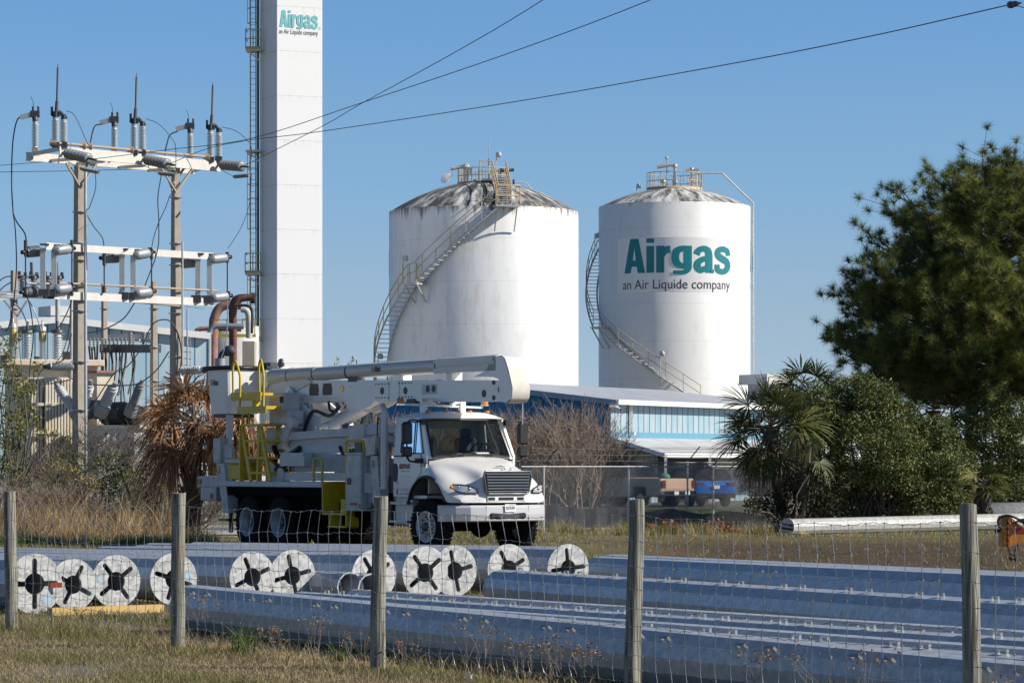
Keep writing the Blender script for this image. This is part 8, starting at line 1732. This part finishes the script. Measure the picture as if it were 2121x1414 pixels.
def pine(px, Y, label):
    rr = random.Random(99); rg = np.random.default_rng(99); t = empty('pine_tree', G(px, Y), 0, label, 'tree'); k = Y / FPX
    top = P(2088, 335, Y); b0 = G(px, Y); q = MB()
    tp = [b0, P(2012, 900, Y), P(2015, 760, Y), P(2030, 600, Y), P(2055, 460, Y), top]; q.tube(spline(tp, 4), [.24, .23, .22, .21, .20, .19, .18, .17, .16, .15, .14, .125, .11, .10, .085, .07, .06, .05, .04, .03, .015], 12); q.build('trunk', M['bark'], t)
    def axis(y):
        ys = [959, 900, 760, 600, 460, 335]; xs = [2010, 2012, 2015, 2030, 2055, 2088]
        for i in range(5):
            if y <= ys[i] and y >= ys[i + 1]: f = (ys[i] - y) / (ys[i] - ys[i + 1]); return P(xs[i] + (xs[i + 1] - xs[i]) * f, y, Y)
        return P(xs[0] if y > 959 else xs[-1], y, Y)
    left = {335: 15, 360: 85, 400: 150, 440: 195, 480: 228, 520: 252, 580: 285, 640: 318, 700: 326, 740: 318, 780: 285, 820: 150}
    ky = sorted(left); S = []; tuft = []
    def rad(y):
        for a_, c_ in zip(ky[:-1], ky[1:]):
            if a_ <= y <= c_: return (left[a_] + (left[c_] - left[a_]) * (y - a_) / (c_ - a_)) * k
        return .2
    for i in range(190):
        y = 348 + (815 - 348) * (i / 189) ** .85; a = i * 2.39996; R0 = rad(y) * rr.uniform(.72, 1.02); p = axis(min(y + 25, 900)); 
        if rr.random() < .33: R0 *= rr.uniform(.35, .75)
        lift = .42 if y < 520 else (.15 if y < 680 else -.02)
        e_ = axis(y) + Vector((math.cos(a) * R0, math.sin(a) * R0 * .8, R0 * lift * .5)); mid = p.lerp(e_, .5) + Vector((0, 0, -.1 * R0 + rr.uniform(-.1, .1))); r0 = .03 + .02 * R0 / 4
        pts_ = [Vector(x) for x in spline([p, mid, e_], 4)]
        for j in range(len(pts_) - 1): f = j / (len(pts_) - 1); S.append((*pts_[j], *pts_[j + 1], r0 * (1 - f * .7), r0 * (1 - (f + .12) * .7)))
        m_ = max(3, int(R0 * 3.4))
        for j in range(m_):
            f = .30 + .70 * (j + rr.random()) / m_; base = p.lerp(e_, f) + Vector((0, 0, -.1 * R0 * 4 * f * (1 - f))); sz = .30 + .5 * (1 - f) * R0 * .42; a2 = a + rr.choice((-1, 1)) * rr.uniform(.3, 1.2); en = base + Vector((math.cos(a2) * sz, math.sin(a2) * sz, rr.uniform(.05, .6))); S.append((*base, *en, .016, .008)); tuft.append((en, (en - base).normalized()))
            for q_ in range(rr.randint(1, 3)):
                e2 = en + Vector((rr.gauss(0, .30), rr.gauss(0, .30), rr.gauss(.05, .24))); S.append((*en.lerp(base, .35), *e2, .009, .006)); tuft.append((e2, (e2 - base).normalized()))
        tuft.append((e_, (e_ - mid).normalized()))
    for i in range(26): f = rr.random(); c = top + Vector((rr.gauss(0, .25 + f * .5), rr.gauss(0, .3), .05 - f * 1.2)); tuft.append((c, Vector((0, 0, 1))))
    segmesh('branch', S, M['bark'], t, 4)
    n = len(tuft); nd = 92; C = np.repeat(np.array([tuple(c) for c, d in tuft]), nd, 0); D = np.repeat(np.array([tuple((d + Vector((0, 0, .55))).normalized()) for c, d in tuft]), nd, 0)
    u_ = rg.normal(size=C.shape); u_ /= np.linalg.norm(u_, axis=1, keepdims=True); dd = D * .62 + u_; dd /= np.linalg.norm(dd, axis=1, keepdims=True); C = C - D * rg.uniform(0, .12, (len(C), 1)); L = rg.uniform(.22, .35, (len(C), 1)); wv = np.cross(dd, rg.normal(size=C.shape)); wv /= np.linalg.norm(wv, axis=1, keepdims=True); wv *= .0062
    V = np.stack([C - wv, C + wv, C + dd * L], 1).reshape(-1, 3); tt = np.clip(np.repeat(rg.uniform(.1, .85, n), nd) + rg.normal(0, .14, len(C)), 0, 1); fastmesh('needles', V, np.arange(len(V)).reshape(-1, 3), tt, M['pine'], t); print('pine tufts', n)
    return t
pine(2010, 101, 'large long needled pine filling the right side of the sky')

# ================================================================== grasses
def cover(name, label, kindcat, x0, x1, y0, y1, n, h0, h1, w, seed, m=None, tall=None, keep=None):
    rg = np.random.default_rng(seed); Y = rg.uniform(y0, y1, n); half = Y * .168
    X = rg.uniform(-1, 1, n) * half if x0 is None else rg.uniform(x0, x1, n)
    C = np.stack([X, Y, np.zeros(n)], 1)
    if keep is not None: C = C[keep(C[:, 0], C[:, 1], rg)]
    X, Y = C[:, 0], C[:, 1]; n = len(C); pat = np.sin(X * 1.3 + 2 * np.sin(Y * .5)) * np.sin(Y * .9 + X * .4) + .6 * np.sin(X * 3.1 + Y * 1.7)
    ti = np.clip((.66 if y0 < 30 else .56) - .16 * pat + rg.normal(0, .17, n), 0, 1); H = rg.uniform(h0, h1, n) * (1 + .35 * pat); H = np.maximum(H, h0 * .4)
    o = blades(name, C, H, w, rg.uniform(.2, 1.2, n), ti, m or M['grass'], None, rg, 2); tag(o, label, kindcat, None, 'stuff'); return o
fence_x = lambda Y: -3.24 + (32.9 - Y) * .632            # fence line
cover('mown_grass', 'short dry mown grass in the foreground verge', 'grass', None, None, 26.5, 37.5, 150000, .02, .06, .007, 1, keep=lambda X, Y, g: (X < 1.31 + (27 - Y) * .524 - .2) & (np.hypot((X + 3.75) / 1.0, (Y - 29.4) * .42) > g.uniform(.0, .6, len(X))))
cover('rough_grass', 'rough uncut grass and weeds along the wire fence', 'grass', -8, 5, 22, 38, 60000, .06, .22, .008, 2, keep=lambda X, Y, g: (np.abs(X - fence_x(Y) - .35) < g.exponential(.35, len(X)) + .05) & (X < 1.31 + (27 - Y) * .524 - .15))
cover('yard_grass', 'thin grass of the yard between the stacked poles and the truck', 'grass', None, None, 37, 62, 60000, .03, .10, .013, 3, keep=lambda X, Y, g: (X < 1.0) | (g.random(len(X)) < .05))
cover('yard_grass', 'thin grass around and behind the truck wheels', 'grass', None, None, 56, 88, 100000, .04, .13, .018, 4, keep=lambda X, Y, g: ((X < 1.5) | (g.random(len(X)) < .045) | ((Y > 82) & (g.random(len(X)) < .35))) & ~((X > -9.5) & (X < -3.6) & (Y > 82)))
cover('far_grass', 'grass strip between the chain link fences and the parking lot', 'grass', 0, 16, 99, 131, 30000, .05, .15, .03, 5, M['greengrass'])
def tall(name, label, px0, px1, y0, y1, n, h0, h1, w, seed, m):
    rg = np.random.default_rng(seed); nc = max(8, n // 60); cy = rg.uniform(y0, y1, nc); cx_ = (rg.uniform(px0, px1, nc) - 1060.5) * cy / FPX; ch = rg.uniform(.45, 1.0, nc) ** 1.3; ct = rg.uniform(.1, .9, nc); k = rg.integers(0, nc, n); X = cx_[k] + rg.normal(0, .16, n); Y = cy[k] + rg.normal(0, .2, n); C = np.stack([X, Y, np.zeros(n)], 1); return tag(blades(name, C, rg.uniform(h0, h1, n) * ch[k] * 1.25, w * rg.uniform(.6, 1.3, n), rg.uniform(.1, 1.1, n), np.clip(ct[k] + rg.normal(0, .25, n), 0, 1), m, None, rg, 4), label, 'grass', None, 'stuff')
tall('tall_dry_grass', 'tall tan dry grass in front of the tangled bushes at the left', -30, 345, 78, 84, 9000, .4, 1.35, .016, 21, M['drygrass'])
tall('tall_dry_grass', 'lower dry grass skirting the tall clump', -30, 420, 74, 79, 5000, .2, .6, .016, 22, M['drygrass'])
tall('weeds', 'green weeds growing at the foot of the dry grass', -30, 440, 73.5, 77, 5000, .08, .3, .018, 23, M['greengrass'])
tall('weeds', 'green and tan weeds at the foot of the chain link fence', 1120, 1620, 84, 90, 5000, .1, .45, .014, 24, M['grass'])
def leaf_pile(px, Y, w, h, seed, label):
    rg = np.random.default_rng(seed); n = 900; c = G(px, Y); h *= .7; C = np.stack([rg.normal(c.x, w, n), rg.normal(c.y, w * .6, n), np.abs(rg.normal(0, h, n))], 1); C[:, 2] *= np.exp(-((C[:, 0] - c.x) / w) ** 2 * .5); V, F = leaf_quads(C, .10, rg); tag(fastmesh('leaf_pile', V, F, rg.uniform(0, 1, n), M['rustleaf']), label, 'leaves', 'heaps of dead leaves')
leaf_pile(1485, 87, .35, .22, 1, 'heap of rust brown dead leaves below the right end of the chain link'); leaf_pile(1385, 87.5, .22, .18, 2, 'smaller heap of brown leaves left of the bigger heap'); leaf_pile(1345, 88, .2, .15, 3, 'smallest heap of brown leaves nearest the wooden post')
# individual weeds along the fence
def weed(px, Y, h, n, seed, label, heads=True, m='twig', spread=.25):
    rr = random.Random(seed); rg = np.random.default_rng(seed); t = empty('weed', G(px, Y), 0, label, 'weed', 'weeds along the wire fence'); S = []; tips = []
    for k in range(n): grow(S, G(px, Y) + Vector((rr.uniform(-.04, .04) * n / 4, rr.uniform(-.04, .04), 0)), Vector((rr.gauss(0, spread), rr.gauss(0, spread), 1)).normalized(), h * .4, .0035, 2, rr, 3, (1, 3), .4, .7, .2, tips)
    segmesh('stem', S, M[m], t, 3)
    if heads and tips:
        T = np.repeat(np.array([tuple(p) for p in tips]), 5, 0) + rg.normal(0, .006, (len(tips) * 5, 3)); V, F = leaf_quads(T, .018, rg, aspect=.8); fastmesh('seed_head', V, F, rg.uniform(0, 1, len(T)), M['seedhead'], t)
for a_ in ((430 / 1, 34.5, .55, 6, 1, 'bushy dry weed left of the second post under the slotted plates'), (145, 36.0, .35, 4, 2, 'small dry weed beside the first post'), (1085, 27.9, .42, 7, 3, 'seeding weed clump left of the fourth post'), (1150, 27.6, .45, 8, 4, 'thickest seeding weed clump before the nearest steel pole'), (1215, 27.3, .40, 7, 5, 'seeding weed just left of the tallest fence post in the middle'), (960, 28.6, .6, 3, 6, 'thin tall dry stalks between the third and fourth posts'), (1000, 28.4, .55, 3, 7, 'pair of bent dry stalks in the third fence span'), (830, 29.2, .35, 4, 8, 'short weed right of the third post'), (1560, 25.2, .5, 4, 9, 'reddish dry stalk right of the fourth post'), (1700, 24.4, .6, 4, 10, 'tan grass stalks midway to the last post'), (1800, 23.9, .6, 5, 11, 'leaning tan stalks left of the last post'), (2085, 22.4, .45, 6, 12, 'yellowish bushy weed in the lower right corner'), (650, 30.6, .5, 4, 13, 'dry stalk left of the third post'), (570, 31.3, .35, 5, 14, 'low dry weed beside the green clump'), (735, 30.2, .35, 5, 15, 'brown weed close to the third post foot')):
    weed(*a_)
rg = np.random.default_rng(77); n = 70; c = G(505, 31.9); C = np.stack([rg.normal(c.x, .05, n), rg.normal(c.y, .06, n), np.zeros(n)], 1)
tag(blades('grass_clump', C, rg.uniform(.15, .42, n), .014, rg.uniform(.3, 1.3, n), rg.uniform(0, 1, n), M['greengrass'], None, rg, 4), 'bright green clump of broad grass between the second and third posts', 'grass clump')
n = 40; c = G(705, 30.6); C = np.stack([rg.normal(c.x, .04, n), rg.normal(c.y, .04, n), np.zeros(n)], 1)
tag(blades('grass_clump', C, rg.uniform(.1, .3, n), .012, rg.uniform(.3, 1.3, n), rg.uniform(0, 1, n), M['greengrass'], None, rg, 4), 'small green grass clump left of the third post', 'grass clump')
c = G(976, 27.9, .02); b = MB(); vs = [c + Vector((rnd.uniform(-.05, .07), rnd.uniform(-.03, .03), rnd.uniform(0, .05))) for _ in range(9)]; b.add(vs, [(i, i + 1, i + 2) for i in range(7)]); tag(b.build('plastic_scrap', M['sticker']), 'crumpled scrap of white plastic in the grass before the nearest steel pole', 'litter')
# birds far off beside the pine
for i, (px, py) in enumerate(((1733, 590), (1699, 613))):
    c = P(px, py, 260); b = MB(); b.add([c + Vector(v) for v in ((0, -.12, 0), (.35, 0, .08), (.1, .05, .03), (-.35, 0, .1), (-.1, .05, .03), (0, .16, 0))], [(0, 1, 2), (0, 4, 3), (0, 2, 5), (0, 5, 4)]); b.tube([c + Vector((0, -.15, 0)), c + Vector((0, .12, 0))], .035, 5); tag(b.build('bird', M['darksteel']), ['distant bird in the sky left of the pine, higher one', 'distant bird in the sky left of the pine, lower one'][i], 'bird', 'birds in flight')
